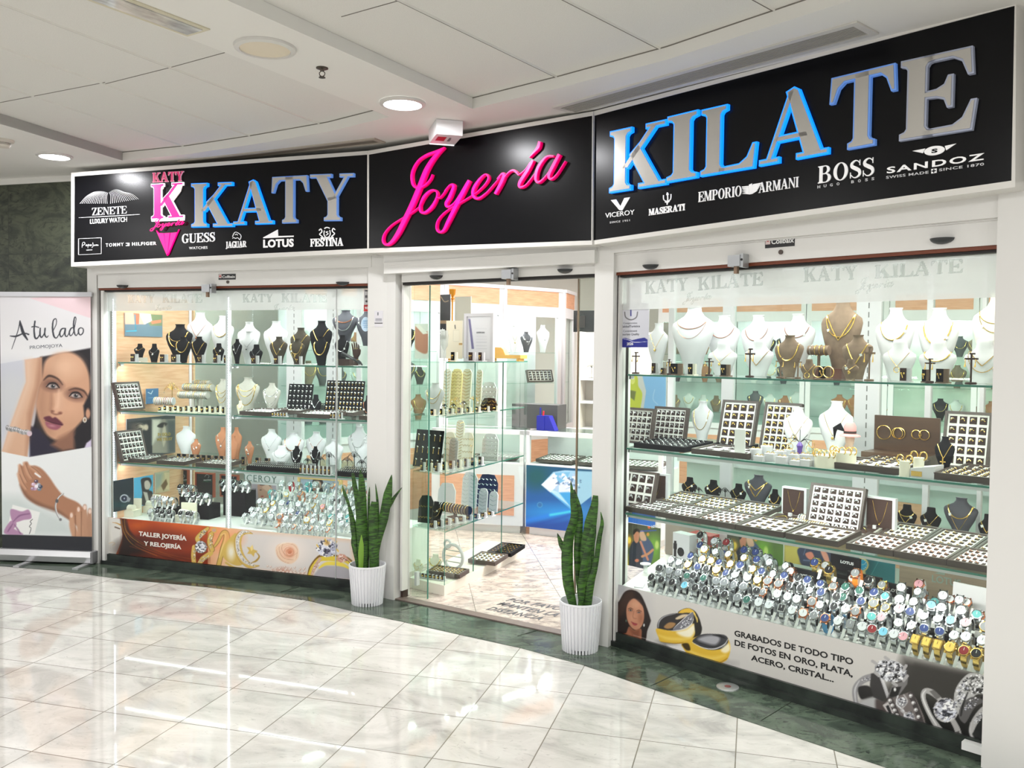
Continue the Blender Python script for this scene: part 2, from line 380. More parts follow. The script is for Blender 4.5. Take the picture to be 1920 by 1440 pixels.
GL={ # serif capitals: advance, outlines
 'K':(1.0,[_stem(.09),_q(.24, .36, .74, .96, .09),[(.66, .955),(.98, .955),(.98,1),(.66,1)],[(.37, .56),(.52, .70),(.89, .045),(.65, .045)],[(.54,0),(1.0,0),(1.0, .045),(.54, .045)]]),
 'A':(1.02,[_q(.10, .04, .44,1.0, .06),[(.40,1.0),(.50,1.04),(.56,1.0),(.92, .04),(.68, .04)],[(.24, .30),(.72, .30),(.70, .36),(.26, .36)],_sf(.13,0, .14),_sf(.79,0, .22)]),
 'T':(.96,[_stem(.38,top=False),[(.02,1),(.94,1),(.96, .68),(.93, .68),(.86, .86),(.76, .94),(.20, .94),(.10, .86),(.03, .68),(0, .68)]]),
 'Y':(1.0,[_stem(.40,z1=.50,top=False),[(.12, .96),(.36, .96),(.60, .48),(.40, .42)],_q(.50, .46, .80, .96, .06),_sf(.22, .955, .24),_sf(.83, .955, .15)]),
 'I':(.40,[_stem(.10)]),
 'L':(.84,[_stem(.10),[(.30,0),(.80,0),(.83, .34),(.80, .34),(.72, .15),(.60, .06),(.30, .05)]]),
 'E':(.90,[_stem(.10),[(.30,0),(.84,0),(.88, .34),(.85, .34),(.76, .14),(.64, .06),(.30, .05)],[(.30,1),(.82,1),(.84, .70),(.81, .70),(.74, .88),(.62, .95),(.30, .95)],
              [(.30, .49),(.44, .48),(.54, .44),(.58, .33),(.61, .33),(.61, .70),(.58, .70),(.54, .60),(.44, .55),(.30, .54)]]),
 'F':(.84,[_stem(.10),[(.30,1),(.80,1),(.82, .70),(.79, .70),(.72, .88),(.60, .95),(.30, .95)],[(.30, .49),(.44, .48),(.54, .44),(.58, .33),(.61, .33),(.61, .70),(.58, .70),(.54, .60),(.44, .55),(.30, .54)]]),
 'Z':(.86,[_q(.04, .04, .60, .96, .21),[(.03,1),(.80,1),(.80, .95),(.20, .95),(.09, .88),(.06, .72),(.03, .72)],[(.04,0),(.82,0),(.85, .30),(.82, .30),(.76, .12),(.66, .05),(.04, .05)]]),
 'N':(1.0,[_stem(.12, .05),_stem(.82, .05,bot=False),[(.04,1),(.28,1),(.87, .12),(.87,-.02),(.80,-.02),(.10, .94)]]),
 'O':(.98,[_bowl(.49, .5, .45, .52, .20, .05,0,360,36)]),
 'G':(.98,[_bowl(.49, .5, .45, .52, .20, .05,50,330,30),_stem(.68, .18,z0=.06,z1=.45,bot=False),[(.80, .70),(.84, .70),(.84,1.0),(.80,1.0)]]),
 'U':(1.0,[_stem(.12,z0=.3,bot=False),_stem(.80, .05,z0=.3,bot=False),_rib([(.22, .34),(.24, .12),(.46, .01),(.68, .04),(.80, .16),(.825, .34)],[.2, .17, .07, .06, .05, .05])]),
 'S':(.74,[_rib([(.64, .80),(.50, .95),(.34, .97),(.16, .84),(.18, .66),(.40, .52),(.60, .38),(.64, .18),(.48, .03),(.28, .03),(.10, .20)],[.04, .05, .07, .14, .2, .22, .2, .14, .07, .05, .04]),[(.62, .68),(.66, .68),(.66,1.0),(.62, .98)],[(.06,0),(.10, .02),(.10, .34),(.06, .34)]]),
 'R':(.98,[_stem(.10),_bowl(.46, .74, .34, .26, .18, .045,-90,90),[(.28, .95),(.47, .95),(.47,1),(.28,1)],[(.28, .48),(.47, .48),(.47, .53),(.28, .53)],[(.46, .50),(.62, .50),(.80, .10),(.96, .05),(.96,0),(.74,0),(.62, .08)]]),
 'P':(.86,[_stem(.10),_bowl(.46, .72, .34, .28, .18, .045,-90,90),[(.28, .95),(.47, .95),(.47,1),(.28,1)],[(.28, .44),(.47, .44),(.47, .49),(.28, .49)]]),
 'B':(.92,[_stem(.10),_bowl(.46, .76, .30, .24, .17, .045,-90,90),_bowl(.48, .27, .36, .27, .19, .045,-90,90),[(.28, .95),(.47, .95),(.47,1),(.28,1)],[(.28, .50),(.48, .50),(.48, .55),(.28, .55)],[(.28,0),(.49,0),(.49, .045),(.28, .045)]]),
 'M':(1.16,[_stem(.10, .05),_stem(.86, .19),[(.04,1),(.28,1),(.60, .16),(.52,0),(.14, .92)],[(.52,0),(.60,0),(.92, .95),(.92,1),(.86,1)]]),
 'J':(.60,[_stem(.24,z0=.25,bot=False),_rib([(.34, .3),(.33, .05),(.22,-.12),(.05,-.1)],[.2, .18, .08, .1])]),
 'W':(1.3,[[(.08,1),(.32,1),(.56, .2),(.46,0)],_q(.46,0, .70, .9, .07),[(.56,1),(.80,1),(1.0, .2),(.90,0)],_q(.90,0,1.18, .97, .06),_sf(.2, .955, .2),_sf(.68, .955, .2),_sf(1.2, .955, .12)]),
 ' ':(.45,[])}
def grow(p,d):
    """offset an outline outward by d"""
    n=len(p);ar=sum(p[i][0]*p[(i+1)%n][1]-p[(i+1)%n][0]*p[i][1]for i in range(n))
    if ar<0:p=p[::-1]
    out=[]
    for i in range(n):
        a,b,c=p[i-1],p[i],p[(i+1)%n]
        e1=(b[0]-a[0],b[1]-a[1]);e2=(c[0]-b[0],c[1]-b[1]);l1=math.hypot(*e1)or 1e-9;l2=math.hypot(*e2)or 1e-9
        n1=(e1[1]/l1,-e1[0]/l1);n2=(e2[1]/l2,-e2[0]/l2);k=1+n1[0]*n2[0]+n1[1]*n2[1];k=max(k,0.5)
        out.append((b[0]+d*(n1[0]+n2[0])/k,b[1]+d*(n1[1]+n2[1])/k))
    return out
def serif(text,x0,z0,x1,z1,h):
    """serif caps laid from (x0,z0) to (x1,z1), cap height h -> [(char, [outlines])]"""
    adv=sum(GL[c][0]for c in text)+0.04*(len(text)-1);L=x1-x0;k=L/adv;sl=(z1-z0)/L;x=0;out=[]
    for c in text:
        a,ps=GL[c]
        out.append((c,[[(x0+(x+p[0])*k,z0+p[1]*h+(x+p[0])*k*sl)for p in q]for q in ps]));x+=a+0.04
    return out
_tc={}
def sans_mesh(text,bold=0.0,shear=0.0,space=1.0):
    key=(text,bold,shear,space)
    if key in _tc:return _tc[key]
    cu=bpy.data.curves.new('t','FONT');cu.body=text;cu.size=1.0;cu.offset=bold;cu.shear=shear;cu.space_character=space;cu.resolution_u=3
    o=bpy.data.objects.new('t',cu);COL.objects.link(o);dg=bpy.context.evaluated_depsgraph_get();dg.update()
    me=bpy.data.meshes.new_from_object(o.evaluated_get(dg));v=[tuple(p.co)for p in me.vertices];f=[tuple(p.vertices)for p in me.polygons]
    bpy.data.objects.remove(o);bpy.data.curves.remove(cu);bpy.data.meshes.remove(me)
    _tc[key]=(v,f);return v,f
def sans(mb,text,x0,z0,x1,z1,h,y0,y1,bold=0.0,shear=0.0,space=1.0,mi=0,axis='y'):
    """sans text stretched between two baseline ends, cap height h; solid slab from y0 (front) to y1"""
    v,f=sans_mesh(text,bold,shear,space);xs=[p[0]for p in v];mn,mx=min(xs),max(xs);cap=max(p[1]for p in sans_mesh('H',bold)[0])
    L=x1-x0;sl=(z1-z0)/L if L else 0;n=len(v);V=[]
    for yy in(y0,y1):
        for p in v:
            X=(p[0]-mn)/(mx-mn)*L;zz=z0+p[1]/cap*h+X*sl
            V.append((x0+X,yy,zz)if axis=='y' else(x0+X,zz,yy))
    ed={}
    for q in f:
        for a,b in zip(q,q[1:]+q[:1]):ed[(a,b)]=1
    fs=[q for q in f]+[tuple(i+n for i in reversed(q))for q in f]+[(a,a+n,b+n,b)for(a,b)in ed if(b,a)not in ed]
    if axis=='z':fs=[tuple(reversed(q))for q in fs]
    mb.add(V,fs,mi);return mb
# ------------------------------------------------------------------ the setting
def fobj(F,mb,name,mats,parent=None,smooth=False,loc=(0,0,0)):
    if parent is None:return mb.obj(name,mats,None,F.W(*loc),F.ang,smooth)
    return mb.obj(name,mats,parent,loc,None,smooth)
def marble(name,cols,sc=2.0,rough=0.08,tile=None,joint=(120,112,104),jw=0.004,rot=0.0,org=(0,0),dist=1.5,veins=None,spec=0.5,wall=False):
    m=bpy.data.materials.new(name);m.use_nodes=True;nt=m.node_tree;b=nt.nodes['Principled BSDF'];N=nt.nodes.new;L=nt.links.new
    b.inputs['Roughness'].default_value=rough;b.inputs['Specular IOR Level'].default_value=spec
    tc=N('ShaderNodeTexCoord');mp=N('ShaderNodeMapping');mp.vector_type='TEXTURE';L(tc.outputs['Object'],mp.inputs[0])
    mp.inputs['Rotation'].default_value=(0,0,rot);mp.inputs['Location'].default_value=(org[0],org[1],0)
    src=mp.outputs[0]
    if wall:
        mp.inputs['Rotation'].default_value=(math.pi/2,0,0)
    off=None
    if tile: # per-tile shift of the pattern + joints
        sx=N('ShaderNodeSeparateXYZ');L(src,sx.inputs[0]);outs=[];fr=[]
        for a,t in((0,tile[0]),(1,tile[1])):
            d=N('ShaderNodeMath');d.operation='DIVIDE';L(sx.outputs[a],d.inputs[0]);d.inputs[1].default_value=t
            fl=N('ShaderNodeMath');fl.operation='FLOOR';L(d.outputs[0],fl.inputs[0]);outs.append(fl)
            f=N('ShaderNodeMath');f.operation='FRACT';L(d.outputs[0],f.inputs[0])
            s1=N('ShaderNodeMath');s1.operation='SUBTRACT';L(f.outputs[0],s1.inputs[0]);s1.inputs[1].default_value=0.5
            ab=N('ShaderNodeMath');ab.operation='ABSOLUTE';L(s1.outputs[0],ab.inputs[0])
            gt=N('ShaderNodeMath');gt.operation='GREATER_THAN';L(ab.outputs[0],gt.inputs[0]);gt.inputs[1].default_value=0.5-jw/t/2;fr.append(gt)
        cx=N('ShaderNodeCombineXYZ');L(outs[0].outputs[0],cx.inputs[0]);L(outs[1].outputs[0],cx.inputs[1])
        wn=N('ShaderNodeTexWhiteNoise');L(cx.outputs[0],wn.inputs['Vector'])
        sc2=N('ShaderNodeVectorMath');sc2.operation='SCALE';L(wn.outputs['Color'],sc2.inputs[0]);sc2.inputs['Scale'].default_value=9.0
        ad=N('ShaderNodeVectorMath');ad.operation='ADD';L(src,ad.inputs[0]);L(sc2.outputs[0],ad.inputs[1]);off=ad.outputs[0]
        jm=N('ShaderNodeMath');jm.operation='MAXIMUM';L(fr[0].outputs[0],jm.inputs[0]);L(fr[1].outputs[0],jm.inputs[1])
    st=N('ShaderNodeMapping');L(off or src,st.inputs[0]);st.inputs['Scale'].default_value=(1,1.9,1)
    nz=N('ShaderNodeTexNoise');L(st.outputs[0],nz.inputs['Vector']);nz.inputs['Scale'].default_value=sc;nz.inputs['Detail'].default_value=9;nz.inputs['Roughness'].default_value=0.62
    nz.inputs['Distortion'].default_value=dist
    cr=N('ShaderNodeValToRGB');e=cr.color_ramp.elements;L(nz.outputs[0],cr.inputs[0])
    n=len(cols)
    for i,c in enumerate(cols):
        p=0.28+0.44*i/(n-1)
        el=e[i]if i<2 else e.new(p)
        el.position=p
    for i,c in enumerate(cols):e[i].color=(*lin(c),1)
    out=cr.outputs[0]
    if veins:
        vz=N('ShaderNodeTexNoise');L(st.outputs[0],vz.inputs['Vector']);vz.inputs['Scale'].default_value=veins[0];vz.inputs['Detail'].default_value=10;vz.inputs['Roughness'].default_value=0.75;vz.inputs['Distortion'].default_value=2.5
        vr=N('ShaderNodeValToRGB');vr.color_ramp.elements[0].position=veins[2];vr.color_ramp.elements[1].position=veins[3];L(vz.outputs[0],vr.inputs[0])
        mx=N('ShaderNodeMix');mx.data_type='RGBA';L(vr.outputs[0],mx.inputs[0]);L(out,mx.inputs[6]);mx.inputs[7].default_value=(*lin(veins[1]),1);out=mx.outputs[2]
    if tile:
        mj=N('ShaderNodeMix');mj.data_type='RGBA';L(jm.outputs[0],mj.inputs[0]);L(out,mj.inputs[6]);mj.inputs[7].default_value=(*lin(joint),1);out=mj.outputs[2]
    L(out,b.inputs['Base Color']);MATS[name]=m;return m
# tiled mall floor: measured grid (joint crossing (0,0), yaw, square tiles)
TY=-0.2685;TU,TV=0.2400*CH,0.2516*CH;TO=(-0.6807*CH,3.0508*CH)
FLOORM=marble('cream_marble_tile',[(162,159,155),(192,188,183),(207,203,198),(216,212,207)],2.3,0.045,(TU,TV),(128,122,112),0.005,TY,TO,1.2,(11.0,(150,147,143),0.57,0.73),spec=0.75)
GREENM=marble('green_marble',[(38,45,40),(60,71,61),(86,98,84),(64,75,67)],2.2,0.10,None,dist=2.2,veins=(7,(24,32,30),0.54,0.64))
SHOPM=marble('veined_grey_marble',[(120,112,112),(176,162,154),(206,192,180),(150,142,142)],3.2,0.09,(0.58,0.58),(110,100,92),0.004,FM.ang+math.radians(40),(B_[0],B_[1]),2.8,(7.0,(88,88,98),0.56,0.66))
MB().add([(-9,-6,0),(7,-6,0),(7,13,0),(-9,13,0)],[(0,1,2,3)]).obj('floor',FLOORM)['kind']='structure'
# green marble band between the tiles and the shop front
bd=[px('F',*q)for q in((0,65),(330,92),(700,140),(1180,186),(1460,221),(1700,256))]+[px('G',*q)for q in((0,248),(310,320),(600,382),(910,452),(1245,525),(1600,622))]+[px('H',*q)for q in((300,543),(510,615),(1130,825),(1860,1070))]
bp=[tuple(at(*q)[:2])for q in bd];d_=np.array(bp[-1])-np.array(bp[-2]);bp.append(tuple(np.array(bp[-1])+d_*2.2));bp.insert(0,(-7.5,7.75))
back=[FR.W(3.6,0.06),FR.W(0,0.06),FM.W(0,0.06),FL.W(-0.1, .06),(-7.5,8.2)]
MB().poly(bp+[(q[0],q[1])for q in back],0.0005,0.003,'z').obj('floor_border',GREENM)['kind']='structure'
JT=mat('floor_joint',(46,46,40),0.5)
jm_=MB()
for(a,b_)in(((790,445),(480,590)),((1570,690),(1310,850))):
    q0,q1=at(*px('H',*a)),at(*px('H',*b_));jm_.tube([(q0[0],q0[1], .0032),(q1[0],q1[1], .0032)], .0025,4,flat=.2)
for F_,u_ in((FM, .38),(FM,1.25),(FL, .62),(FL,1.75)):
    q0,q1=F_.W(u_, .03),F_.W(u_- .06,-.2);jm_.tube([(q0[0],q0[1], .0032),(q1[0],q1[1], .0032)], .0025,4,flat=.2)
jm_.obj('trim_1',JT)['kind']='structure'
# shop floor (raised a few millimetres), with a brown threshold strip
SHOPP=[FL.W(-.05, .03),FM.W(0, .03),FR.W(0, .03),FR.W(2.6, .03),FR.W(4.2,2.0),FR.W(4.4,6.5),FM.W(-1.2,6.2),FL.W(-.9,3.8)]
MB().poly([(q[0],q[1])for q in SHOPP],0.0006,0.006,'z').obj('floor_shop',SHOPM)['kind']='structure'
MB().box(.13,1.62,-.045, .03,0.003,0.010).obj('trim_2',mat('brown_threshold',(112,98,92), .4),None,FM.W(0,0),FM.ang)['kind']='structure'
# writing on the shop floor
LETG=mat('grey_floor_lettering',(72,70,76),0.5)
fl=MB()
for txt,a,b_,t_ in(('POR FAVOR',('J',950,585),('J',1465,678),('J',968,562)),('MANTEN LA',('J',872,618),('J',1375,722),('J',892,596)),('DISTANCIA',('J',782,660),('J',1240,752),('J',800,640))):
    p0=at(*px(*a))[:2];p1=at(*px(*b_))[:2];e=p1-p0;L_=float(np.hypot(*e));e/=L_
    tmp=MB();sans(tmp,txt,0,0,L_,0, .07, .0062, .0072,0.025,0.25,1.15,axis='z')
    ang_=math.atan2(e[1],e[0]);tmp.xf(Matrix.Translation((p0[0],p0[1],0))@Matrix.Rotation(ang_,4,'Z'));fl.add(tmp.v,tmp.f)
tag(fl.obj('floor_lettering',LETG),'grey capital lettering stuck on the marble floor of the entrance','lettering')

# ------------------------------------------------------------------ ceiling
ZC,ZP=2.925,2.985
CEIL=mat('ceiling_paint',(228,227,221),0.75)
CEILP=mat('ceiling_panel',(224,223,217),0.85,noise=(260,(216,215,209),(1,1,1)))
MB().add([(-9,-6,ZP),(7,-6,ZP),(7,13,ZP),(-9,13,ZP)],[(3,2,1,0)]).obj('ceiling',CEILP)['kind']='structure'
def cz(q,z):p=at(*q,z);return(float(p[0]),float(p[1]))
def ext(a,b,k): # extend from b through a by k metres
    v=np.array(a)-np.array(b);v/=np.hypot(*v);return tuple(np.array(a)+v*k)
S1=[cz(q,ZC)for q in((230,301),(353,289),(480,270),(615,247),(730,219))]
S2=[cz(q,ZC)for q in((886,204),(1052,164),(1250,112),(1485,36))]
beamL=cz((175,2),ZC);beamR=cz((640,95),ZC)
far=[FR.W(3.3,-.9),FR.W(3.4, .35),FR.W(0, .35),FM.W(0, .35),FL.W(-.1, .35),FL.W(-3.0,-.1)]
eR=ext(S2[-1],S2[-2],2.0)
mb=MB();mb.poly(S1+S2+[eR]+[(q[0],q[1])for q in far]+[cz((0,330),ZC),ext(cz((0,232),ZC),S1[0],3.5)],ZC,ZP- .001,'z')
mb.obj('ceiling_soffit',CEIL)['kind']='structure'
mb=MB();mb.poly([S1[-1],S2[0],beamR,ext(beamR,S2[0],5),ext(beamL,S1[-1],5),beamL],ZC- .0005,ZP- .001,'z')
mb.obj('ceiling_beam',CEIL)['kind']='structure'
mb=MB();p_=[cz((0,232),ZC),S1[0]];q_=ext(p_[0],p_[1],4);mb.poly([S1[0],q_,(q_[0]-3,q_[1]),(-8,8),(S1[0][0]-1.2,S1[0][1]+ .9)],ZC- .001,ZP- .001,'z')
mb.obj('ceiling_side',CEIL)['kind']='structure'
JTB=mat('ceiling_joint',(222,221,214),0.6);JTD=mat('ceiling_joint_shadow_gap',(120,116,108),0.8)
mb=MB();md=MB()
for a,b_,wd in(((0,5),(615,237),3),((0,87),(480,258),3),((0,159),(353,276),3),((750,0),(1052,147),2),((1063,0),(1250,96),2),((1420,0),(1478,32),2)):
    p0,p1=cz(a,ZP),cz(b_,ZP);p0=ext(p0,p1,3.0)
    mb.tube([(*p0,ZP),(*p1,ZP)], .008,4,flat=.7)
    o=np.array(p1)-np.array(p0);o=np.array([o[1],-o[0]])/np.hypot(*o)* .011
    md.tube([(p0[0]-o[0],p0[1]-o[1],ZP),(p1[0]-o[0],p1[1]-o[1],ZP)], .004,4,flat=.4)
for a,b_ in(((63,180),(197,154)),((197,157),(320,126)),((320,126),(422,98)),((0,192),(63,180)),((640,31),(750,0)),((0,300),(72,299))):
    p0,p1=cz(a,ZP),cz(b_,ZP);md.tube([(*p0,ZP),(*p1,ZP)], .003,4,flat=.5)
for S in(S1,S2+[eR]):
    for p0,p1 in zip(S,S[1:]):
        md.tube([(p0[0],p0[1],ZP- .002),(p1[0],p1[1],ZP- .002)], .003,4)
mb.obj('trim_3',JTB)['kind']='structure';md.obj('trim_4',JTD)['kind']='structure'
# downlights, round blank, sprinkler, detector, tube fitting, grilles
LAMPW=mat('lamp_glow',(255,255,255), .4,emit=(248,246,255),es=14)
def downlight(q,r,label,lit):
    x,y=cz(q,ZC);t=thing('ceiling_lamp',label,'lamp',(x,y,ZC),0,'round ceiling downlights')
    MB().lathe([(r*1.22,-.001),(r*1.20,-.012),(r,-.016),(r* .98,-.006)],40,cap=False).obj('rim',mat('lamp_rim',(214,212,206), .35),t,smooth=True)
    MB().lathe([(r* .99,-.010),(.001,-.0101)],40,cap=False).obj('diffuser',LAMPW if lit else mat('lamp_off',(226,214,190), .4),t)
    if lit:
        l=bpy.data.lights.new('downlight','AREA');l.shape='DISK';l.size=r*1.8;l.energy=16;l.color=(.98, .98,1)
        o=bpy.data.objects.new('downlight',l);o.location=(x,y,ZC- .02);COL.objects.link(o)
downlight((755,192), .10,'lit round ceiling lamp above the pink script sign',True)
downlight((102,291), .095,'lit round ceiling lamp at the far left above the green marble wall',True)
downlight((497,88), .108,'unlit cream round ceiling fitting between the tube fitting and the sprinkler',False)
x,y=cz((604,127),ZC);t=thing('fire_sprinkler','small dark fire sprinkler hanging from the ceiling strip','sprinkler',(x,y,ZC))
MB().lathe([(.028,-.0005),(.028,-.004),(.012,-.010),(.008,-.016)],16).obj('rosette',mat('sprinkler_bronze',(92,84,76), .35, .8),t,smooth=True)
sb=MB();sb.tube([(-.004,0,-.014),(-.013,0,-.024),(-.011,0,-.034),(0,0,-.042)], .0022);sb.tube([(.004,0,-.014),(.013,0,-.024),(.011,0,-.034),(0,0,-.042)], .0022)
sb.obj('frame',MATS['sprinkler_bronze'],t);MB().lathe([(.014,-.042),(.016,-.046),(.003,-.048)],12).obj('deflector',MATS['sprinkler_bronze'],t)
x,y=cz((6,262),ZC);t=thing('smoke_detector','white slotted smoke detector on the ceiling at the left edge','detector',(x,y,ZC))
MB().lathe([(.062,-.001),(.062,-.014),(.05,-.02)],28).obj('base',mat('detector_plastic',(214,208,196), .45),t,smooth=True)
MB().lathe([(.045,-.02),(.044,-.036),(.034,-.048),(.002,-.050)],28).obj('sensor_head',MATS['detector_plastic'],t,smooth=True)
sb=MB();[sb.cyl((0,0,-.026-k_* .007), .0455-k_* .001, .0025,28)for k_ in range(2)];sb.obj('vent_slot',mat('slot_dark',(70,64,58), .7),t)
p0=cz((245,0),ZC);p1=cz((382,52),ZC);p2=cz((402,42),ZC)
t=thing('ceiling_lamp','unlit rectangular tube lamp recessed in the ceiling strip at the top','lamp',(p1[0],p1[1],ZC),math.atan2(p0[1]-p1[1],p0[0]-p1[0]))
MB().box(-.02,1.22,-.13, .015,-.006,-.0005).obj('frame',mat('yellowed_lamp_frame',(206,200,176), .5),t);MB().box(0,1.2,-.105,-.008,-.010,-.003).obj('diffuser',mat('crinkled_lens',(150,150,148), .12,noise=(26,(206,206,204),(.3,1,1))),t)
def grille(a,b_,wd,label,dirty):
    p0,p1=np.array(cz(a,ZC)),np.array(cz(b_,ZC));L=float(np.hypot(*(p1-p0)));an=math.atan2(*(p1-p0)[::-1])
    t=thing('air_grille',label,'vent',(p0[0],p0[1],ZC),an,'linear air grilles');n=max(6,int(wd/ .014))
    f=MB();f.box(-.03,L+ .03,-.03,0,-.008,-.0005);f.box(-.03,L+ .03,wd,wd+ .03,-.008,-.0005);f.box(-.03,0,0,wd,-.008,-.0005);f.box(L,L+ .03,0,wd,-.008,-.0005)
    f.obj('frame',mat('grille_frame%d'%dirty,(178,170,156)if dirty else(208,206,198), .5),t)
    MB().box(0,L,0,wd,-.002,-.0005).obj('shaft',mat('grille_dark',(62,56,50), .8),t)
    s_=MB();[s_.box(0,L,k_*wd/n+ .002,k_*wd/n+ .0075,-.007,-.0015)for k_ in range(n)]
    s_.obj('slat',mat('grille_slat%d'%dirty,(120,110,98)if dirty else(176,174,166), .5),t)
grille((1050,200),(1600,46), .125,'grey slatted air grille above the right-hand sign panel',0)
grille((345,302),(700,261), .06,'dirty narrow air grille above the left-hand sign panel',1)

# ------------------------------------------------------------------ green marble wall on the left
WL=Facet((-7.6,7.98),FL.W(-.10, .05)[:2]);
GWALL=marble('green_marble_wall',[(30,34,29),(50,55,44),(74,79,62),(46,52,42)],2.2,0.3,(.62, .78),(40,42,36), .004,0,(.1,0),2.2,(6,(30,32,28), .52, .64),wall=True)
fobj(WL,MB().box(0,WL.len,0, .12,0,ZC+ .02),'wall_left',GWALL)['kind']='structure'
MB().box(0,WL.len,-.012,0,ZC- .045,ZC- .001).obj('trim_5',CEIL,None,WL.W(0,0),WL.ang)['kind']='structure'

# ------------------------------------------------------------------ shop front frame
ZT,ZH=2.045,2.27
ACR=SHELFG
def front(F,name,u0,u1,c0=None,c1=None):
    """header: roller shutter housing over an opening"""
    m=MB();m.box(u0,u1,-.075, .12,2.165,ZH+ .02);m.box(u0,u1,-.045, .12,2.063,2.165)
    m.box(u0,u1,-.055,-.045,2.158,2.166)
    o=fobj(F,m,name,WHITE);o['kind']='structure'
    o=fobj(F,MB().box(u0,u1,-.035, .03,2.048,2.063),name.replace('header','seal'),BROWNSEAL);o['kind']='structure'
    o=fobj(F,MB().box(u0,u1,-.02, .03,2.036,2.048),name.replace('header','seal_shadow'),DARK);o['kind']='structure'
front(FL,'wall_header_left',0.0,2.29);front(FR,'wall_header_right',0.0,1.95)
m=MB();m.box(.06,1.60,-.09, .10,2.185,ZH+ .02);m.box(.075,1.60,-.105, .08,2.115,2.185);m.box(.17,1.60,-.04, .08,2.062,2.115)
fobj(FM,m,'wall_header_entrance',WHITE)['kind']='structure'
fobj(FM,MB().box(.17,1.60,-.03, .03,2.045,2.062),'trim_6',DARK)['kind']='structure'
# pillars
m=MB();m.box(-.115,-.025,-.03, .2,0,ZH+ .02);m.box(.012, .038,-.03, .10,0,ZT)
fobj(FL,m,'wall_pillar_left',WHITE)['kind']='structure'
fobj(FL,MB().box(-.027, .0125, .0, .10,0,ZT+ .1),'trim_7',DARK)['kind']='structure'
m=MB();m.box(2.265,2.41,-.07, .15,0,ZH+ .02);fobj(FL,m,'wall_pillar_middle_left',WHITE)['kind']='structure'
m=MB();m.box(.065, .135,-.06, .10,0,2.115);m.box(.0, .05,-.05, .12,0,ZH);m.box(.155, .172,-.02, .04, .06,2.06);fobj(FM,m,'wall_pillar_entrance',WHITE)['kind']='structure'
fobj(FM,MB().box(.136, .156, .01, .06,0,2.06),'trim_8',mat('brown_gap',(70,52,46), .6))['kind']='structure'
m=MB();m.box(1.585,1.70,-.07, .16,0,ZH+ .02);fobj(FM,m,'wall_pillar_middle_right',WHITE)['kind']='structure'
m=MB();m.box(-.035,-.012,-.06, .12,0,ZH+ .02);m.box(.013, .024,-.02, .04,0,ZT);fobj(FR,m,'trim_9',WHITE)['kind']='structure'
fobj(FR,MB().box(-.012, .0125,-.02, .08,0,ZT+ .2),'trim_10',DARK)['kind']='structure'
m=MB();m.box(1.925,2.115,-.09, .25,0,ZH+ .02);m.box(2.115,2.135,-.05, .25,0,ZC);m.box(2.135,3.4,-.11, .25,0,ZC)
fobj(FR,m,'wall_pillar_right',WHITE)['kind']='structure'
# wall above the front, behind the sign
for F_,a,b_,nm in((FL,-.12,2.40,'wall_front_left'),(FM,-.01,1.72,'wall_front_entrance'),(FR,-.01,3.4,'wall_front_right')):
    fobj(F_,MB().box(a,b_, .08, .16,ZH,ZC+ .02),nm,WHITE)['kind']='structure'
# glass panes and bottom rails
def pane(F,name,u0,u1,z0,z1,w=.012):
    o=fobj(F,MB().box(u0,u1,w,w+ .008,z0,z1),name,GLASS);o['kind']='structure';return o
pane(FL,'window_1', .038,1.985, .075,2.04);pane(FL,'window_2',1.99,2.27, .075,2.04, .014)
pane(FR,'window_3', .024,1.93, .075,2.04)
fobj(FL,MB().box(1.984,1.992, .004, .018, .075,2.04),'trim_11',ALU)['kind']='structure'
RAIL=mat('dark_bottom_rail',(52,60,54), .3,noise=(9,(30,34,32),(1,1,1)))
for F_,a,b_,nm in((FL, .0,2.27,'baseboard_left'),(FR, .0,1.93,'baseboard_right')):
    m=MB();m.box(a,b_,-.035, .03, .003, .03);m.box(a,b_,-.01, .03, .03, .075);fobj(F_,m,nm,RAIL)['kind']='structure'
# small fittings on the headers
ANTH=mat('anthracite_cap',(46,48,50), .35)
def eyebrow(F,q,w_,label):
    u,z=F.hit(q[0],q[1],w_);t=MB();R_= .048
    vs=[]
    for j in range(5):
        b_=j/4*math.pi/2;vs.append([(R_*math.cos(b_)*math.cos(math.pi+math.pi*i/16),R_* .9*math.cos(b_)*math.sin(math.pi+math.pi*i/16),-.024*math.sin(b_))for i in range(17)])
    t.rings(vs,close=False,cap=False);t.add(vs[0],[tuple(range(17))])
    tag(t.obj('eyelid_cover',ANTH,None,F.W(u,w_,z),F.ang,True),label,'cover','black half-round covers on the shutter housings')
eyebrow(FL,(231,535),-.046,'black half-round cover at the left end of the left shutter housing')
eyebrow(FL,(643,529),-.046,'black half-round cover at the right end of the left shutter housing')
eyebrow(FM,(819,517),-.041,'black half-round cover above the left side of the entrance')
eyebrow(FM,(1060,505),-.041,'black half-round cover above the right side of the entrance')
eyebrow(FR,(1221,497),-.046,'black half-round cover at the left end of the right shutter housing')
eyebrow(FR,(1767,447),-.046,'black half-round cover at the right end of the right shutter housing')
def latch(F,q,w_,label):
    u,z=F.hit(q[0],q[1],w_);t=thing('shutter_lock',label,'lock',F.W(u,w_,z),F.ang,'metal locks under the shutter housings')
    m=MB();m.box(-.03, .035,-.055, .002,-.028, .025);m.box(.035, .05,-.05, .002,-.034, .03);m.obj('housing',mat('zinc_lock',(176,178,180), .35, .7),t)
    MB().box(-.005, .012,-.04,-.02,-.062,-.028).obj('bolt',mat('lock_bolt',(140,116,96), .4, .5),t)
    MB().cyl((.043,-.0515, .002), .006, .002,10,axis='y').obj('keyhole',DARK,t)
latch(FL,(394,541),-.05,'square metal lock under the left shutter housing');latch(FM,(958,515),-.045,'square metal lock over the entrance');latch(FR,(1386,490),-.05,'square metal lock under the right shutter housing')
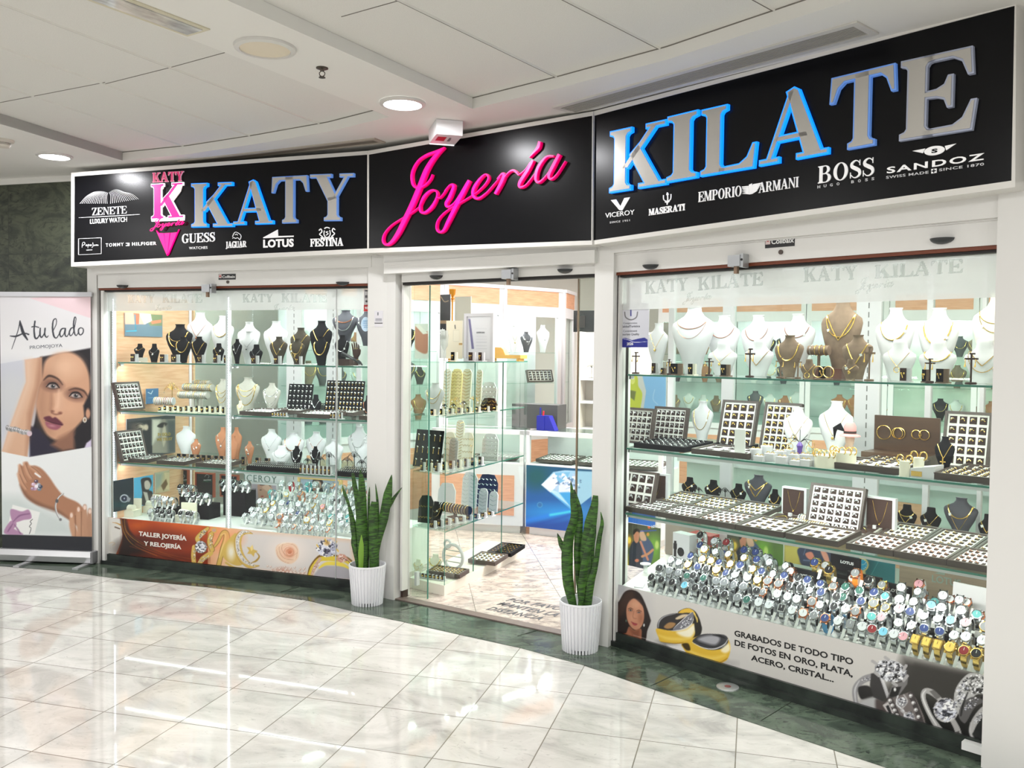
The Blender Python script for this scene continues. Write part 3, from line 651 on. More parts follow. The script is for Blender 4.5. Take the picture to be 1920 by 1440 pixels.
def sticker(F,q0,q1,w_,label):
    u0,z0=F.hit(*q0,w_);u1,z1=F.hit(*q1,w_);t=thing('maker_sticker',label,'sticker',F.W(u0,w_,z1),F.ang);W_,H_=u1-u0,z0-z1
    MB().box(0,W_,-.0012,0,0,H_).obj('backing',mat('sticker_black',(28,28,30), .4),t)
    m=MB();sans(m,'Collbaix',W_* .22,H_* .3,W_* .98,H_* .3,H_* .42,-.0022,-.0012, .02);m.obj('lettering',TAG,t)
    MB().box(W_* .02,W_* .18,-.0022,-.0012,H_* .3,H_* .95).obj('emblem',mat('sticker_pale',(220,200,196), .5),t);MB().ball((W_* .1,-.0026,H_* .62),W_* .045,6).obj('emblem_dot',mat('sticker_red',(190,40,44), .5),t)
    k_=MB().cyl((W_* .55,-.006,-H_* .42), .011, .006,14,axis='y');tag(k_.obj('lock_cylinder',mat('oval_lock',(84,74,68), .4, .5),None,F.W(u0,w_,z1),F.ang),label.replace('black maker sticker','small round keyhole cap below the black sticker'),'lock')
sticker(FL,(410,514),(442,524),-.046,'black maker sticker on the left shutter housing');sticker(FR,(1435,443),(1490,461),-.046,'black maker sticker on the right shutter housing')

# ------------------------------------------------------------------ shop shell behind the front
def wall_seg(p,q,z0,z1,name,m_,th=.08):
    F_=Facet(p,q);fobj(F_,MB().box(0,F_.len,0,th,z0,z1),name,m_)['kind']='structure';return F_
SIDEL=FL.W(-.06, .03)
bx_=[FL.W(-.9,3.8),FM.W(-1.2,6.2),FR.W(4.4,6.5),FR.W(4.2,2.0),FR.W(2.6, .25)]
BW=[(q[0],q[1])for q in bx_]
wall_seg(BW[0],BW[1],0,ZC,'wall_shop_left',WALLW);wall_seg(BW[1],BW[2],0,ZC,'wall_shop_back',WALLW);wall_seg(BW[2],BW[3],0,ZC,'wall_shop_right',WALLW);wall_seg(BW[3],BW[4],0,ZC,'wall_shop_right_near',WALLW)
wall_seg((SIDEL[0],SIDEL[1]),BW[0],0,ZC,'wall_shop_side',WALLW)
cq=MB().poly([(q[0],q[1])for q in[FL.W(-.1, .16),FM.W(0, .16),FR.W(0, .16),FR.W(2.6, .16)]+[FR.W(4.2,2.0),FR.W(4.4,6.5),FM.W(-1.2,6.2),FL.W(-.9,3.8)]],2.80,2.83,'z')
cq.obj('ceiling_shop',mat('shop_ceiling_paint',(236,234,230), .8))['kind']='structure'
for(F_,u_,w__,p)in((FM, .8,1.6,52),(FM, .5,3.0,60),(FM,2.0,2.4,60),(FR,1.2,2.6,60),(FL,1.2,1.6,50),(FR,2.0,4.4,60)):
    q=F_.W(u_,w__,2.78);area('shop_lamp_light',q,(0,0,F_.ang),1.1, .5,p*1.0,(1, .99, .96))
# lights in the two show windows: tubes above, light strips under the shelves
for F_,a,b_,p,c_ in((FL, .08,1.08,4.8,(1, .99, .98)),(FL,1.12,2.22,5.2,(.96, .98,1)),(FR, .06, .95,5,(.98,1,1)),(FR,1.0,1.9,5.8,(1, .97, .9))):
    area('window_lamp_light',F_.W((a+b_)/2, .27,2.13),(math.radians(-8),0,F_.ang),b_-a, .22,p,c_)
    for z,k_ in((1.50, .52),(1.09 if F_ is FR else 1.14, .60),(.725 if F_ is FR else .75, .60)):
        area('shelf_lamp_light',F_.W((a+b_)/2, .10,z- .006),(math.radians(28),0,F_.ang),b_-a, .03,p*k_,c_)
# ------------------------------------------------------------------ illuminated sign boards
DS= .19
SFRAME=mat('sign_frame_white',(224,222,216), .3)
SBLACK=mat('sign_black_panel',(5,5,8), .27,spec=0.22)
BLUE=mat('blue_lit_edge',(20,120,230), .4,emit=(10,120,255),es=1.5)
BLUED=mat('dim_blue_edge',(104,140,200), .4,emit=(90,140,220),es=.35)
PALEED=mat('pale_edge',(176,184,206), .4)
MIRR=mat('mirror_letter_face',(190,187,181), .3, .3)
PINK=mat('pink_letter',(235,0,120), .35,emit=(255,0,128),es=.95)
PINKD=mat('dull_pink_letter',(206,40,108), .4,emit=(206,30,100),es=.25)
LITW=mat('lit_white_lettering',(250,250,250), .4,emit=(255,252,250),es=.12)
DIMW=mat('white_lettering',(214,214,216), .5,emit=(220,220,225),es=.02)
def board(F,outer,inner,label):
    po=[F.hit(x,y,-DS)for x,y in outer];pi_=[F.hit(x,y,-DS)for x,y in inner]
    t=thing('shop_sign',label,'sign',F.W(po[3][0],-DS,po[3][1]),F.ang,'black sign boards over the shop front');o=(po[3][0],po[3][1])
    po=[(a-o[0],b-o[1])for a,b in po];pi_=[(a-o[0],b-o[1])for a,b in pi_]
    m=MB();m.poly(po, .004,DS- .02)
    for i in range(4):
        j=(i+1)%4;m.poly([po[i],po[j],pi_[j],pi_[i]],-.004, .004)
    m.obj('frame',SFRAME,t)
    MB().poly(pi_, .0, .0039).obj('panel',SBLACK,t)
    return t,o
def mapper(F,o,k):
    def f(x,y):
        u,z=F.hit(*px(k,x,y),-DS);return u-o[0],z-o[1]
    return f
def serif_on(t,f,text,a,b_,top,name,m_,h0=-.006,h1=-.0005,grow_=0.0,extra=None,each=False):
    """a, b_: baseline ends; top: a point above a at cap height (measured in the photo)"""
    (x0,z0),(x1,z1),(xt,zt)=f(*a),f(*b_),f(*top);h=zt-z0
    big=MB();objs=[]
    for c,ps in serif(text,x0,z0,x1,z1,h):
        m=MB()if each else big
        for q in ps:m.poly(grow(q,grow_)if grow_ else q,h0,h1)
        if each and ps:objs.append(m.obj(name,m_,t))
    if not each:objs.append(big.obj(name,m_,t))
    return objs
def sans_on(t,f,text,a,b_,top,name,m_,bold=0.0,shear=0.0,space=1.0,h0=-.004,h1=-.0005):
    (x0,z0),(x1,z1),(xt,zt)=f(*a),f(*b_),f(*top);m=MB();sans(m,text,x0,z0,x1,z1,zt-z0,h0,h1,bold,shear,space);return m.obj(name,m_,t)
def shapes_on(t,f,name,m_,polys=(),strokes=(),h0=-.004,h1=-.0005):
    m=MB()
    for q in polys:m.poly([f(*p)for p in q],h0,h1)
    for q,w_ in strokes:
        L,R=ribbon(q,w_,4)
        L=[f(*p)for p in L];R=[f(*p)for p in R]
        for i in range(len(L)-1):m.poly([L[i],L[i+1],R[i+1],R[i]],h0- .00004*(i%3),h1)
    return m.obj(name,m_,t)
# left board ---------------------------------------------------------------
t,o=board(FL,[(134,324),(689.5,283),(689.5,474.5),(134,500)],[(140,331),(689,290),(689,466),(139,492)],'left black sign board with blue-edged silver letters and a pink emblem');f=mapper(FL,o,'B')
KT=[('K',(783,395),(1048,390),(783,118)),('A',(1048,380),(1300,372),(1048,100)),('T',(1288,372),(1518,364),(1288,78)),('Y',(1530,356),(1806,352),(1530,62))]
def big_letter(t,f,c,a,b_,top,g,edge):
    (x0,z0),(x1,z1),(xt,zt)=f(*a),f(*b_),f(*top);L=x1-x0;h=zt-z0
    ps=GL[c][1];xs=[p[0]for q in ps for p in q];mn,mx=min(xs),max(xs)
    zc=[p[1]for q in ps for p in q];zm=max(max(zc),1)
    sl=(z1-z0)/L
    Q=[[(x0+g+(p[0]-mn)/(mx-mn)*(L-2*g),z0+g+p[1]/zm*(h-2*g)+(p[0]-mn)/(mx-mn)*L*sl)for p in q]for q in ps]
    e=empty('raised_letter');e.parent=t;bpy.data.objects[e.name]
    m=MB();[m.poly(grow(q,g),-.022,-.0005)for q in Q];m.obj('lit_edge',edge,e)
    m=MB();[m.poly(q,-.026,-.0222)for q in Q];m.obj('letter_face',MIRR,e)
for c,a,b_,tp in KT:big_letter(t,f,c,a,b_,tp, .0055,BLUE if c in 'KA' else BLUED)
shapes_on(t,f,'wing_emblem',DIMW,strokes=[([(x0,yb),((x0+x1)/2-5,(yb+yt)/2-8),(x1,yt)],[1.7, .7])for i,(x0,yb,x1,yt)in enumerate([(70+i*12.2,242,158+i*6.2,168-math.sin(i/14*2.6)*9+i* .7)for i in range(15)])]+
          [([(262+i*12.6,242-i*2.0),((262+i*12.6+254+i*6.2)/2+6,195-i*1.0),(254+i*6.2,170-math.sin(i/14*3.1)*18)],[1.7, .7])for i in range(15)])
serif_on(t,f,'ZENETE',(145,317),(366,304),(145,270),'brand_lettering',DIMW,-.004,-.0005,-.0004)
shapes_on(t,f,'brand_rule',DIMW,strokes=[([(62,331),(250,322),(447,310)],[1.5,4,3])])
sans_on(t,f,'LUXURY WATCH',(134,370),(366,356),(134,341),'brand_lettering',LITW, .0)
shapes_on(t,f,'brand_frame',DIMW,strokes=[([(60,464),(132,461),(204,457)],2.5),([(60,565),(132,562),(204,558)],2.5),([(60,464),(60,514),(60,565)],2.5),([(204,457),(204,508),(204,558)],2.5),
   ([(82,520),(86,490),(96,486),(100,497),(86,506)],2.6),([(104,507),(112,500),(108,511),(118,504)],2.2),([(120,500),(119,522),(121,500),(128,502),(122,510)],2.2),([(138,499),(131,507),(138,509),(140,500),(142,509)],2.2),
   ([(150,488),(152,510),(144,520)],2.4),([(156,506),(162,501),(157,509),(166,506)],2),([(168,500),(170,508),(174,500),(176,508),(180,501),(182,508),(186,503)],1.8)])
sans_on(t,f,'LONDON',(110,539),(146,537),(110,533),'brand_lettering',DIMW)
sans_on(t,f,'TOMMY',(232,515),(345,509),(232,494),'brand_lettering',DIMW, .01,0,1.25)
shapes_on(t,f,'brand_flag',LITW,polys=[[(359,490),(382,489),(382,494),(359,495)],[(359,505),(382,504),(382,509),(359,510)],[(370,494),(382,494),(382,505),(370,505)]])
sans_on(t,f,'HILFIGER',(398,507),(552,502),(398,487),'brand_lettering',LITW, .03,0,1.25)
serif_on(t,f,'KATY',(531,108),(726,98),(531,50),'emblem_lettering',PINKD,-.012,-.0005)
serif_on(t,f,'KATY',(531,108),(726,98),(531,50),'emblem_outline',mat('pale_pink_rim',(240,190,206), .4,emit=(240,190,206),es=.2),-.008,-.0005, .0022)
e=empty('emblem_letter');e.parent=t
(x0,z0),(x1,z1),(xt,zt)=f(527,350),f(729,342),f(529,118)
kq=[[(x0+ .004+p[0]*(x1-x0)* .98,z0+ .012+p[1]*(zt-z0- .02))for p in q]for q in GL['K'][1]]
m=MB();[m.poly(grow([(p[0]- .002,p[1])for p in q], .006),-.014,-.0005)for q in kq];m.poly([f(527,356),f(729,348),f(729,325),f(527,333)],-.0137,-.0005);m.obj('lit_edge',mat('white_lit_edge',(255,250,250), .4,emit=(255,246,250),es=1.3),e)
m=MB();[m.poly(q,-.019,-.0142)for q in kq];m.obj('letter_face',PINK,e)
shapes_on(t,f,'emblem_shadow_cream',mat('emblem_cream',(244,226,214), .4,emit=(250,232,222),es=.5),polys=[[(538,128),(600,125),(596,150),(556,170)],[(640,200),(690,130),(716,128),(706,165),(650,240)]],h0=-.007)
SCR=[([(590,833),(545,856),(490,876),(440,912),(408,975),(412,1038),(442,1060),(482,1043),(510,1012),(522,984)],[7,16,14,12,12,14,12,10,8,6]),
 ([(588,836),(540,880),(492,952),(450,1055),(410,1150),(370,1232),(330,1312),(292,1365),(262,1378),(244,1358),(252,1318),(290,1272),(350,1232),(405,1200),(450,1166)],[5,20,26,28,28,26,24,18,12,10,8,7,7,7,7]),
 ([(450,1166),(474,1112),(512,1076),(543,1078),(548,1110),(520,1165),(482,1198),(456,1192),(452,1160)],[10,16,12,8,10,16,14,12,12]),([(545,1108),(562,1116),(582,1096),(600,1070)],[8,7,7,7]),
 ([(592,1078),(622,1044),(642,1050),(622,1108),(600,1148),(612,1166),(648,1142),(694,1070),(730,1018)],[7,8,16,20,18,12,9,7,7]),
 ([(730,1018),(694,1085),(652,1168),(612,1248),(586,1298),(560,1308),(545,1284),(556,1238),(602,1190),(672,1148),(735,1110),(775,1084)],[18,24,22,20,15,9,8,8,7,7,7,7]),
 ([(772,1086),(815,1045),(838,1006),(822,984),(788,1012),(756,1062),(752,1102),(778,1120),(824,1090),(868,1042),(905,1000)],[7,8,10,8,14,18,16,12,8,7,7]),
 ([(888,1010),(914,982),(926,990),(908,1035),(876,1094)],[8,12,20,20,16]),([(900,1046),(945,980),(975,962),(998,974),(1010,985),(1045,958),(1072,918)],[6,8,12,12,8,7,7]),
 ([(1088,905),(1058,962),(1016,1028),(1016,1055),(1048,1044),(1092,990),(1118,952)],[16,20,20,14,8,7,7]),([(1126,800),(1118,832),(1094,862),(1070,890)],[16,20,12,4]),
 ([(1205,882),(1162,888),(1118,946),(1104,1006),(1122,1028),(1164,990),(1216,912),(1236,872)],[8,12,18,18,12,8,8,12]),([(1236,872),(1202,938),(1178,988),(1190,1010),(1222,984),(1270,910)],[18,20,20,12,7,5])]
def script_mb(f,h0,h1,g=0.0,tr=None):
    m=MB()
    for k_,(q,w_)in enumerate(SCR):
        q=[tr(*p)for p in q]if tr else q;s_=tr(None,None)if tr else 1.0
        L,R=ribbon(q,[(v+g)*s_ for v in w_],5);L=[f(*p)for p in L];R=[f(*p)for p in R]
        rs=[[(L[i][0],h0- .0002*k_,L[i][1]),(R[i][0],h0- .0002*k_,R[i][1]),(R[i][0],h1,R[i][1]),(L[i][0],h1,L[i][1])]for i in range(len(L))]
        m.rings(rs)
    return m
def small_tr(x,y):
    if x is None:return .184
    return 525+(x-243)*(740-525)/(1270-243),345+(y-805)* .165+(1-(x-243)/1027)*-22
script_mb(f,-.024,-.0195,4,small_tr).obj('emblem_script',PINK,t)
shapes_on(t,f,'emblem_diamond',PINK,polys=[[(556,412),(570,428),(604,430),(625,572)],[(608,430),(642,428),(628,560),(622,560)],[(648,428),(690,424),(698,405),(630,566)]],h0=-.014)
serif_on(t,f,'GUESS',(712,492),(922,480),(712,436),'brand_lettering',LITW,-.005,-.0005, .001);sans_on(t,f,'WATCHES',(758,531),(874,527),(758,515),'brand_lettering',LITW, .01,0,1.15)
serif_on(t,f,'JAG',(990,522),(1052,519),(990,484),'brand_lettering',LITW,-.005,-.0005, .0012);serif_on(t,f,'UAR',(1050,519),(1120,515),(1050,482),'brand_lettering',LITW,-.005,-.0005, .0012)
shapes_on(t,f,'brand_emblem',LITW,strokes=[([(1032,452),(1040,432),(1052,422),(1072,430),(1086,446),(1078,470),(1066,458),(1050,462),(1040,456),(1032,462)],3.5),([(1048,440),(1058,434),(1064,442)],3)])
sans_on(t,f,'SWISS MADE',(1018,522),(1092,520),(1018,516),'brand_lettering',LITW)
shapes_on(t,f,'brand_emblem',LITW,polys=[[(1226,456),(1318,406),(1320,447),(1418,444),(1418,452),(1226,461)]]);sans_on(t,f,'LOTUS',(1226,518),(1418,512),(1226,470),'brand_lettering',LITW, .04,0,1.05)
serif_on(t,f,'FESTINA',(1524,513),(1730,507),(1524,466),'brand_lettering',LITW,-.005,-.0005, .0012)
shapes_on(t,f,'brand_crest',LITW,strokes=[([(1578,412),(1590,402),(1596,420),(1582,436),(1600,452),(1588,460)],6),([(1680,408),(1668,398),(1662,416),(1676,432),(1658,450),(1670,456)],6),([(1612,412),(1610,440),(1628,458),(1648,440),(1646,410)],5),([(1636,418),(1622,422),(1636,432),(1622,442)],4),([(1612,400),(1628,392),(1646,398)],6),([(1590,462),(1628,455),(1668,460)],5)])
# middle board ---------------------------------------------------------------
t,o=board(FM,[(690,283),(1112.5,209),(1111,459),(690,474.5)],[(692,290),(1111,217),(1109.5,451),(692,466)],'middle black sign board with the pink script word');f=mapper(FM,o,'C')
script_mb(f,-.016,-.0005,3).obj('script_lettering',mat('deep_pink_side',(196,0,84), .35,emit=(230,0,96),es=.5),t)
script_mb(f,-.022,-.016,-4).obj('script_face',PINK,t)
# right board ----------------------------------------------------------------
t,o=board(FR,[(1113,209),(1906,4),(1904,351),(1111.5,459)],[(1115,217),(1903,11),(1897,339),(1113,451)],'right black sign board with large silver letters edged in blue light');f=mapper(FR,o,'D')
def fC(x,y):return f((x-1920),y) # same scale windows C and D are contiguous (offset 640 px = 1920 zoom units)
for c,a,b_,tp,ed in(('K',(-400,1090),(-76,1040),(-388,742),BLUE),('I',(-78,1032),(95,1002),(-66,660),BLUE),('L',(112,998),(428,946),(124,622),BLUE),('A',(442,940),(834,868),(450,540),BLUE),('T',(832,866),(1206,800),(832,450),BLUED),('E',(1228,800),(1660,732),(1242,352),PALEED)):
    big_letter(t,f,c,a,b_,tp, .0072,ed)
fc=lambda x,y:fC(x,y)
g_=mapper(FR,o,'C')
shapes_on(t,g_,'brand_emblem',LITW,polys=[[(1518,1126),(1548,1122),(1572,1160),(1594,1114),(1626,1110),(1582,1184),(1566,1182)]])
sans_on(t,g_,'VICEROY',(1487,1226),(1650,1206),(1487,1200),'brand_lettering',LITW,0,0,1.0);sans_on(t,g_,'SINCE 1951',(1512,1257),(1624,1244),(1512,1247),'brand_lettering',DIMW, .01,0,1.3)
g_=mapper(FR,o,'D')
shapes_on(t,g_,'brand_trident',LITW,strokes=[([(-84,1088),(-82,1120),(-86,1152)],6),([(-106,1098),(-104,1124),(-84,1132),(-66,1120),(-64,1092)],5),([(-98,1135),(-86,1140),(-72,1132)],5),([(-88,1098),(-84,1084),(-78,1096)],5)])
serif_on(t,g_,'MASERATI',(-188,1212),(14,1182),(-188,1178),'brand_lettering',LITW,-.005,-.0005, .001)
serif_on(t,g_,'EMPORIO',(90,1138),(334,1102),(90,1082),'brand_lettering',LITW);serif_on(t,g_,'ARMANI',(430,1086),(654,1052),(432,1030),'brand_lettering',LITW)
shapes_on(t,g_,'brand_eagle',LITW,polys=[[(334,1050+k_*10),(384-14,1046+k_*9),(384-4,1050+k_*10),(380,1054+k_*10),(338+k_*5,1056+k_*9)]for k_ in range(5)]+[[(446-k_*6,1028+k_*10),(400,1036+k_*10),(390,1046+k_*10),(394,1050+k_*10),(444-k_*6,1034+k_*10)]for k_ in range(5)]+[[(374,1040),(392,1032),(396,1090),(378,1094)]])
serif_on(t,g_,'BOSS',(762,1034),(1080,984),(766,938),'brand_lettering',LITW)
for c_,x_,y_ in zip('HUGOBOSS',(760,795,830,868,950,988,1028,1064),(1060,1054,1049,1043,1031,1026,1020,1014)):sans_on(t,g_,c_,(x_,y_),(x_+15,y_-2),(x_,y_-15),'brand_lettering',DIMW, .02)
shapes_on(t,g_,'brand_wing',LITW,polys=[[(1294,850),(1366,836),(1352,862)],[(1540,808),(1476,822),(1484,846)],[(1418+58*math.cos(a),848-8*math.cos(a)+26*math.sin(a))for a in np.linspace(0,6.1,24)]])
sans_on(t,g_,'S',(1402,862),(1436,857),(1402,841),'brand_initial',SBLACK, .04,0,1,-.006,-.004)
sans_on(t,g_,'SANDOZ',(1150,976),(1696,898),(1150,942),'brand_lettering',LITW, .02,0,1.2)
sans_on(t,g_,'SWISS MADE',(1146,1006),(1384,976),(1146,992),'brand_lettering',DIMW, .01,0,1.1);sans_on(t,g_,'SINCE 1870',(1444,964),(1696,930),(1444,950),'brand_lettering',DIMW, .01,0,1.1)
shapes_on(t,g_,'brand_cross',LITW,polys=[[(1400,952),(1430,948),(1430,972),(1400,977)]]);shapes_on(t,g_,'cross_cutout',SBLACK,polys=[[(1412,953),(1418,952),(1418,972),(1412,973)],[(1403,961),(1427,958),(1427,964),(1403,967)]],h0=-.006,h1=-.004)
# emergency light box on the ceiling
x,y=cz((835,235),ZC)
t=thing('emergency_light','white boxy emergency light with a red notice beside the round lamp','light',(x,y,ZC),FM.ang- .72)
m=MB();m.poly([(-.13,-.002),(.13,-.002),(.13,-.085),(-.10,-.085),(-.125,-.05)],-.075, .075);m.obj('housing',mat('white_plastic',(232,232,232), .35),t)
m=MB();m.poly([(-.136,-.004),(-.129,-.004),(-.124,-.05),(-.1,-.087),(-.106,-.09),(-.132,-.052)],-.073, .073);m.obj('lens',mat('bright_lens',(255,255,255), .3,emit=(255,255,255),es=.6),t)
m=MB();m.box(-.02, .075,-.055,-.005,-.0862,-.0851);m.obj('red_notice',mat('red_notice',(196,44,54), .5),t)
m=MB();m.box(-.02, .03, .012, .028,-.0862,-.0851);m.box(.035, .065, .012, .024,-.0862,-.0851);m.obj('grey_notice',mat('grey_notice',(120,112,116), .5),t)
# ------------------------------------------------------------------ roll-up banner on the left
g0,g1=at(-30,1050)[:2],at(184,1058)[:2]
FB=Facet(g0,g1)
ua,_=FB.hit(4,1000,0);ub,_=FB.hit(172.5,1000,0);_,zt=FB.hit(85,553,0);_,zb=FB.hit(85,1037,0)
_,ztl=FB.hit(4,562,0)
c=Canvas(FB,ua,ub,zb,zt,0.0, .0036,(214,215,216)).z('E')
c.grad((0,60),(206,204,206),(0,400),(222,222,222))
c.poly([(150,52),(470,18),(470,155),(450,150)],(214,190,194),2)
pp=[(-10,388),(460,308),(465,808),(150,862),(-10,828)]
c.poly(pp,(196,198,206),2)
for i in range(8):c.ell(60,560,170-i*14,200-i*16,(186+i*2,188+i*2,200),40, .25)
# dark hair, then face, then features
c.poly([(205,352),(462,306),(466,806),(380,826),(165,856),(150,760),(175,690),(190,600),(205,470)],(30,26,30),5)
c.poly([(150,700),(200,720),(260,790),(300,830),(152,860)],(38,34,52),6)
c.poly([(232,372),(280,338),(350,326),(405,352),(440,400),(458,470),(456,600),(430,660),(392,706),(340,756),(292,776),(244,752),(212,700),(190,640),(182,585),(196,510),(215,440)],(200,154,124),8,1,True)
c.poly([(205,480),(240,400),(300,350),(300,480),(250,520),(240,620),(262,740),(212,700),(188,640),(184,585)],(158,116,92),30, .55,True)
c.ell(330,400,75,55,(226,186,156),40, .75);c.ell(352,610,60,45,(216,168,138),35, .7);c.ell(300,560,26,70,(218,174,146),22, .7, .1)
c.poly([(300,760),(380,720),(380,822),(320,832),(260,800)],(150,106,84),12, .9)
c.poly([(425,600),(462,520),(466,806),(400,822),(380,760),(432,670)],(28,25,30),6)
c.ell(448,640,12,26,(196,148,120),4);c.ell(432,672,10,14,(226,220,206),2);c.ell(432,672,5,8,(150,120,96),2)
c.poly([(440,790),(466,770),(466,812),(430,816)],(206,196,220),4)
c.line([(222,470),(250,448),(292,462),(318,492)],[3,12,9,4],(48,32,28),4, .9,True);c.line([(352,520),(385,512),(425,524),(446,552)],[4,9,10,4],(48,32,28),4, .9,True)
for(x,y,r)in((268,500, .12),(385,548, .2)):
    c.ell(x,y-5,46,28,(104,68,58),16, .85,r);c.ell(x,y+1,26,10,(186,176,172),4,1,r);c.ell(x+2,y,12,11,(86,84,86),3);c.ell(x+2,y,6,6,(20,18,20),2);c.ell(x+6,y-4,2.5,2.5,(240,240,240),1)
    c.line([(x-32,y+4),(x-14,y-14),(x+14,y-14),(x+34,y+8)],[4,8,8,5],(22,16,18),2,1,True);c.line([(x-26,y+8),(x,y+14),(x+28,y+10)],[2,4,3],(60,40,36),2, .8,True)
c.line([(262,540),(262,590),(258,620)],[6,16,12],(146,102,80),12, .6,True);c.line([(300,520),(296,580),(290,612)],[6,14,16],(230,190,162),8, .7,True);c.line([(262,636),(284,644),(312,640)],[5,7,5],(122,76,62),4, .8,True);c.ell(268,628,9,6,(110,64,52),4, .8);c.ell(306,636,10,6,(120,70,58),4, .8);c.ell(288,622,14,10,(214,168,140),8, .6)
c.poly([(222,662),(250,652),(268,662),(286,660),(322,696),(290,700),(250,684)],(96,44,58),4,1,True);c.poly([(232,680),(262,690),(310,702),(290,722),(256,718),(236,702)],(150,86,100),4,1,True);c.line([(230,674),(262,684),(316,698)],3,(60,24,34),2,1,True);c.ell(264,702,16,5,(196,140,148),4, .7, .15)
arm=[(126,366),(214,352),(214,470),(196,510),(176,600),(160,680),(148,770),(140,862),(60,850),(10,832),(44,720),(84,610),(112,530),(132,478)]
c.poly(arm,(206,166,138),4,1);c.poly([(126,366),(160,360),(160,480),(120,600),(70,740),(30,838),(10,832),(44,720),(112,530),(132,478)],(224,196,174),18, .6);c.poly([(196,360),(214,352),(214,470),(176,600),(148,790),(130,860),(140,640),(180,500)],(160,114,88),12, .6)
for i in range(13):c.ell(38+i*9.6,712+i*2.4+math.sin(i)*3,9,13,(122+(i*37)%70,)*3,2);c.ell(36+i*9.6,707+i*2.4,3,4,(226,222,226),1)
c.ell(150,742,13,13,(206,186,196),2)
c.poly([(-10,830),(150,862),(465,808),(475,1260),(-10,1260)],(226,229,229),2)
c.poly([(-10,1060),(90,1060),(200,1110),(330,1180),(400,1262),(-10,1262)],(176,190,186),30, .5)
sk,skd,skl=(168,120,92),(112,76,58),(206,160,130)
c.poly([(94,920),(100,898),(116,905),(124,888),(140,886),(152,905),(180,905),(214,922),(250,962),(290,1020),(330,1062),(400,1096),(440,1150),(440,1200),(400,1215),(350,1180),(290,1140),(240,1120),(180,1100),(130,1062),(104,1010),(92,960)],sk,5,1,True)
c.poly([(100,1000),(150,1060),(220,1100),(300,1130),(370,1190),(300,1150),(200,1112),(130,1066)],skd,8, .6,True)
for q in([(98,905),(112,950),(130,985)],[(122,893),(140,940),(156,966)],[(150,908),(180,930),(206,960)],[(92,948),(110,990),(130,1020)]):c.line(q,[14,20,16],skl,6, .7,True);c.line([(a+9,b+2)for a,b in q],[2,3,2],skd,3, .8,True)
c.line([(180,945),(204,962)],9,(236,234,232),3)
for x,y,q in((170,1000,(206,176,200)),(184,985,(90,76,96)),(196,1002,(150,160,176)),(178,1022,(196,160,186)),(200,1024,(110,130,146)),(186,1010,(236,230,240)),(166,1022,(160,130,160)),(206,1012,(60,70,90))):c.ell(x,y,11,9,q,2);c.ell(x-3,y-3,3,3,(250,250,250),1, .8)
c.line([(322,1048),(296,1070),(282,1110),(290,1150),(308,1180)],8,(150,150,150),2,1,True);c.line([(322,1046),(298,1068),(285,1108),(292,1148),(308,1178)],3,(236,236,236),1,1,True);c.ell(290,1085,8,10,(90,90,92),2);c.ell(308,1180,7,7,(120,120,122),2)
for i,(x,y)in enumerate(((364,1150),(400,1120),(432,1110),(458,1130))):c.line([(x,y),(x+4-i*2,y+60),(x+22-i*4,1262)],[16,30,40],(196-i*6,150-i*5,120-i*4),5,1,True);c.ell(x,y+8,7,12,(232,206,192),2)
c.line([(384,1160),(384,1262)],3,skd,3, .7);c.line([(414,1140),(414,1262)],3,skd,3, .7)
c.poly([(64,1104),(204,1142),(176,1254),(30,1256)],(232,233,230),2)
for q in([(22,1250),(50,1190),(64,1196),(66,1222),(118,1256)],[(66,1192),(54,1128),(110,1138),(146,1130),(160,1172),(120,1182)],[(40,1210),(70,1180),(84,1206),(62,1230)]):c.poly(q,(176,136,168),3,1,True)
for q in([(66,1192),(100,1160),(150,1150)],[(66,1200),(40,1240)],[(74,1206),(104,1250)]):c.line(q,[3,8,5],(126,84,124),3, .8,True)
c.line([(150,1252),(158,1225),(150,1215),(160,1200),(154,1190),(166,1178)],3,(50,50,56),1,1,True)
c.poly([(-12,1255),(480,1268),(480,1350),(-12,1346)],(38,40,46),2)
# script title
ink=(44,46,54);cz_=c.z('A')
for q,w_ in(([(88,1418),(112,1350),(138,1268),(150,1208)],[4,6,6,10]),([(150,1208),(160,1250),(176,1300),(206,1348)],[8,20,24,10]),([(76,1320),(120,1322),(180,1300),(214,1308)],[6,14,8,12]),
              ([(262,1210),(256,1270),(262,1330),(280,1336),(302,1300)],[12,12,14,10,6]),([(238,1252),(262,1248),(290,1256)],8),([(302,1262),(300,1310),(312,1330),(332,1300),(338,1262),(336,1310),(350,1330),(362,1318)],[10,12,10,7,10,12,8,5]),
              ([(394,1290),(422,1230),(420,1192),(400,1204),(394,1260),(404,1320),(424,1334),(446,1300)],[5,6,7,9,13,13,8,5]),([(486,1262),(462,1268),(448,1300),(458,1326),(478,1306),(490,1264),(488,1310),(502,1324),(518,1296)],[7,10,12,9,6,10,11,7,5]),
              ([(556,1256),(534,1262),(520,1292),(528,1318),(548,1298),(562,1240),(570,1190),(560,1180),(552,1230),(558,1296),(572,1316),(590,1290)],[7,9,11,8,6,6,6,8,12,11,7,5]),([(604,1258),(590,1270),(590,1298),(604,1312),(622,1296),(624,1268),(608,1258)],[7,10,11,8,9,8,7])):
    c.line(q,w_,ink,1.2,1,True)
t=thing('roll_up_banner','tall roll-up advertising banner with a dark-haired woman on a portrait photograph','banner',FB.W(ua,0,0),FB.ang)
c.obj('printed_sheet',t, .5)
m=MB();u0,z0=FB.hit(56,654.5,0);u1,z1=FB.hit(117,650.5,0);sans(m,'PROMOJOYA',u0-ua,z0,u1-ua,z1, .024,-.0012,-.0002,-.004);m.obj('lettering',mat('slate_ink',(92,96,106), .5),t)
W_=ub-ua
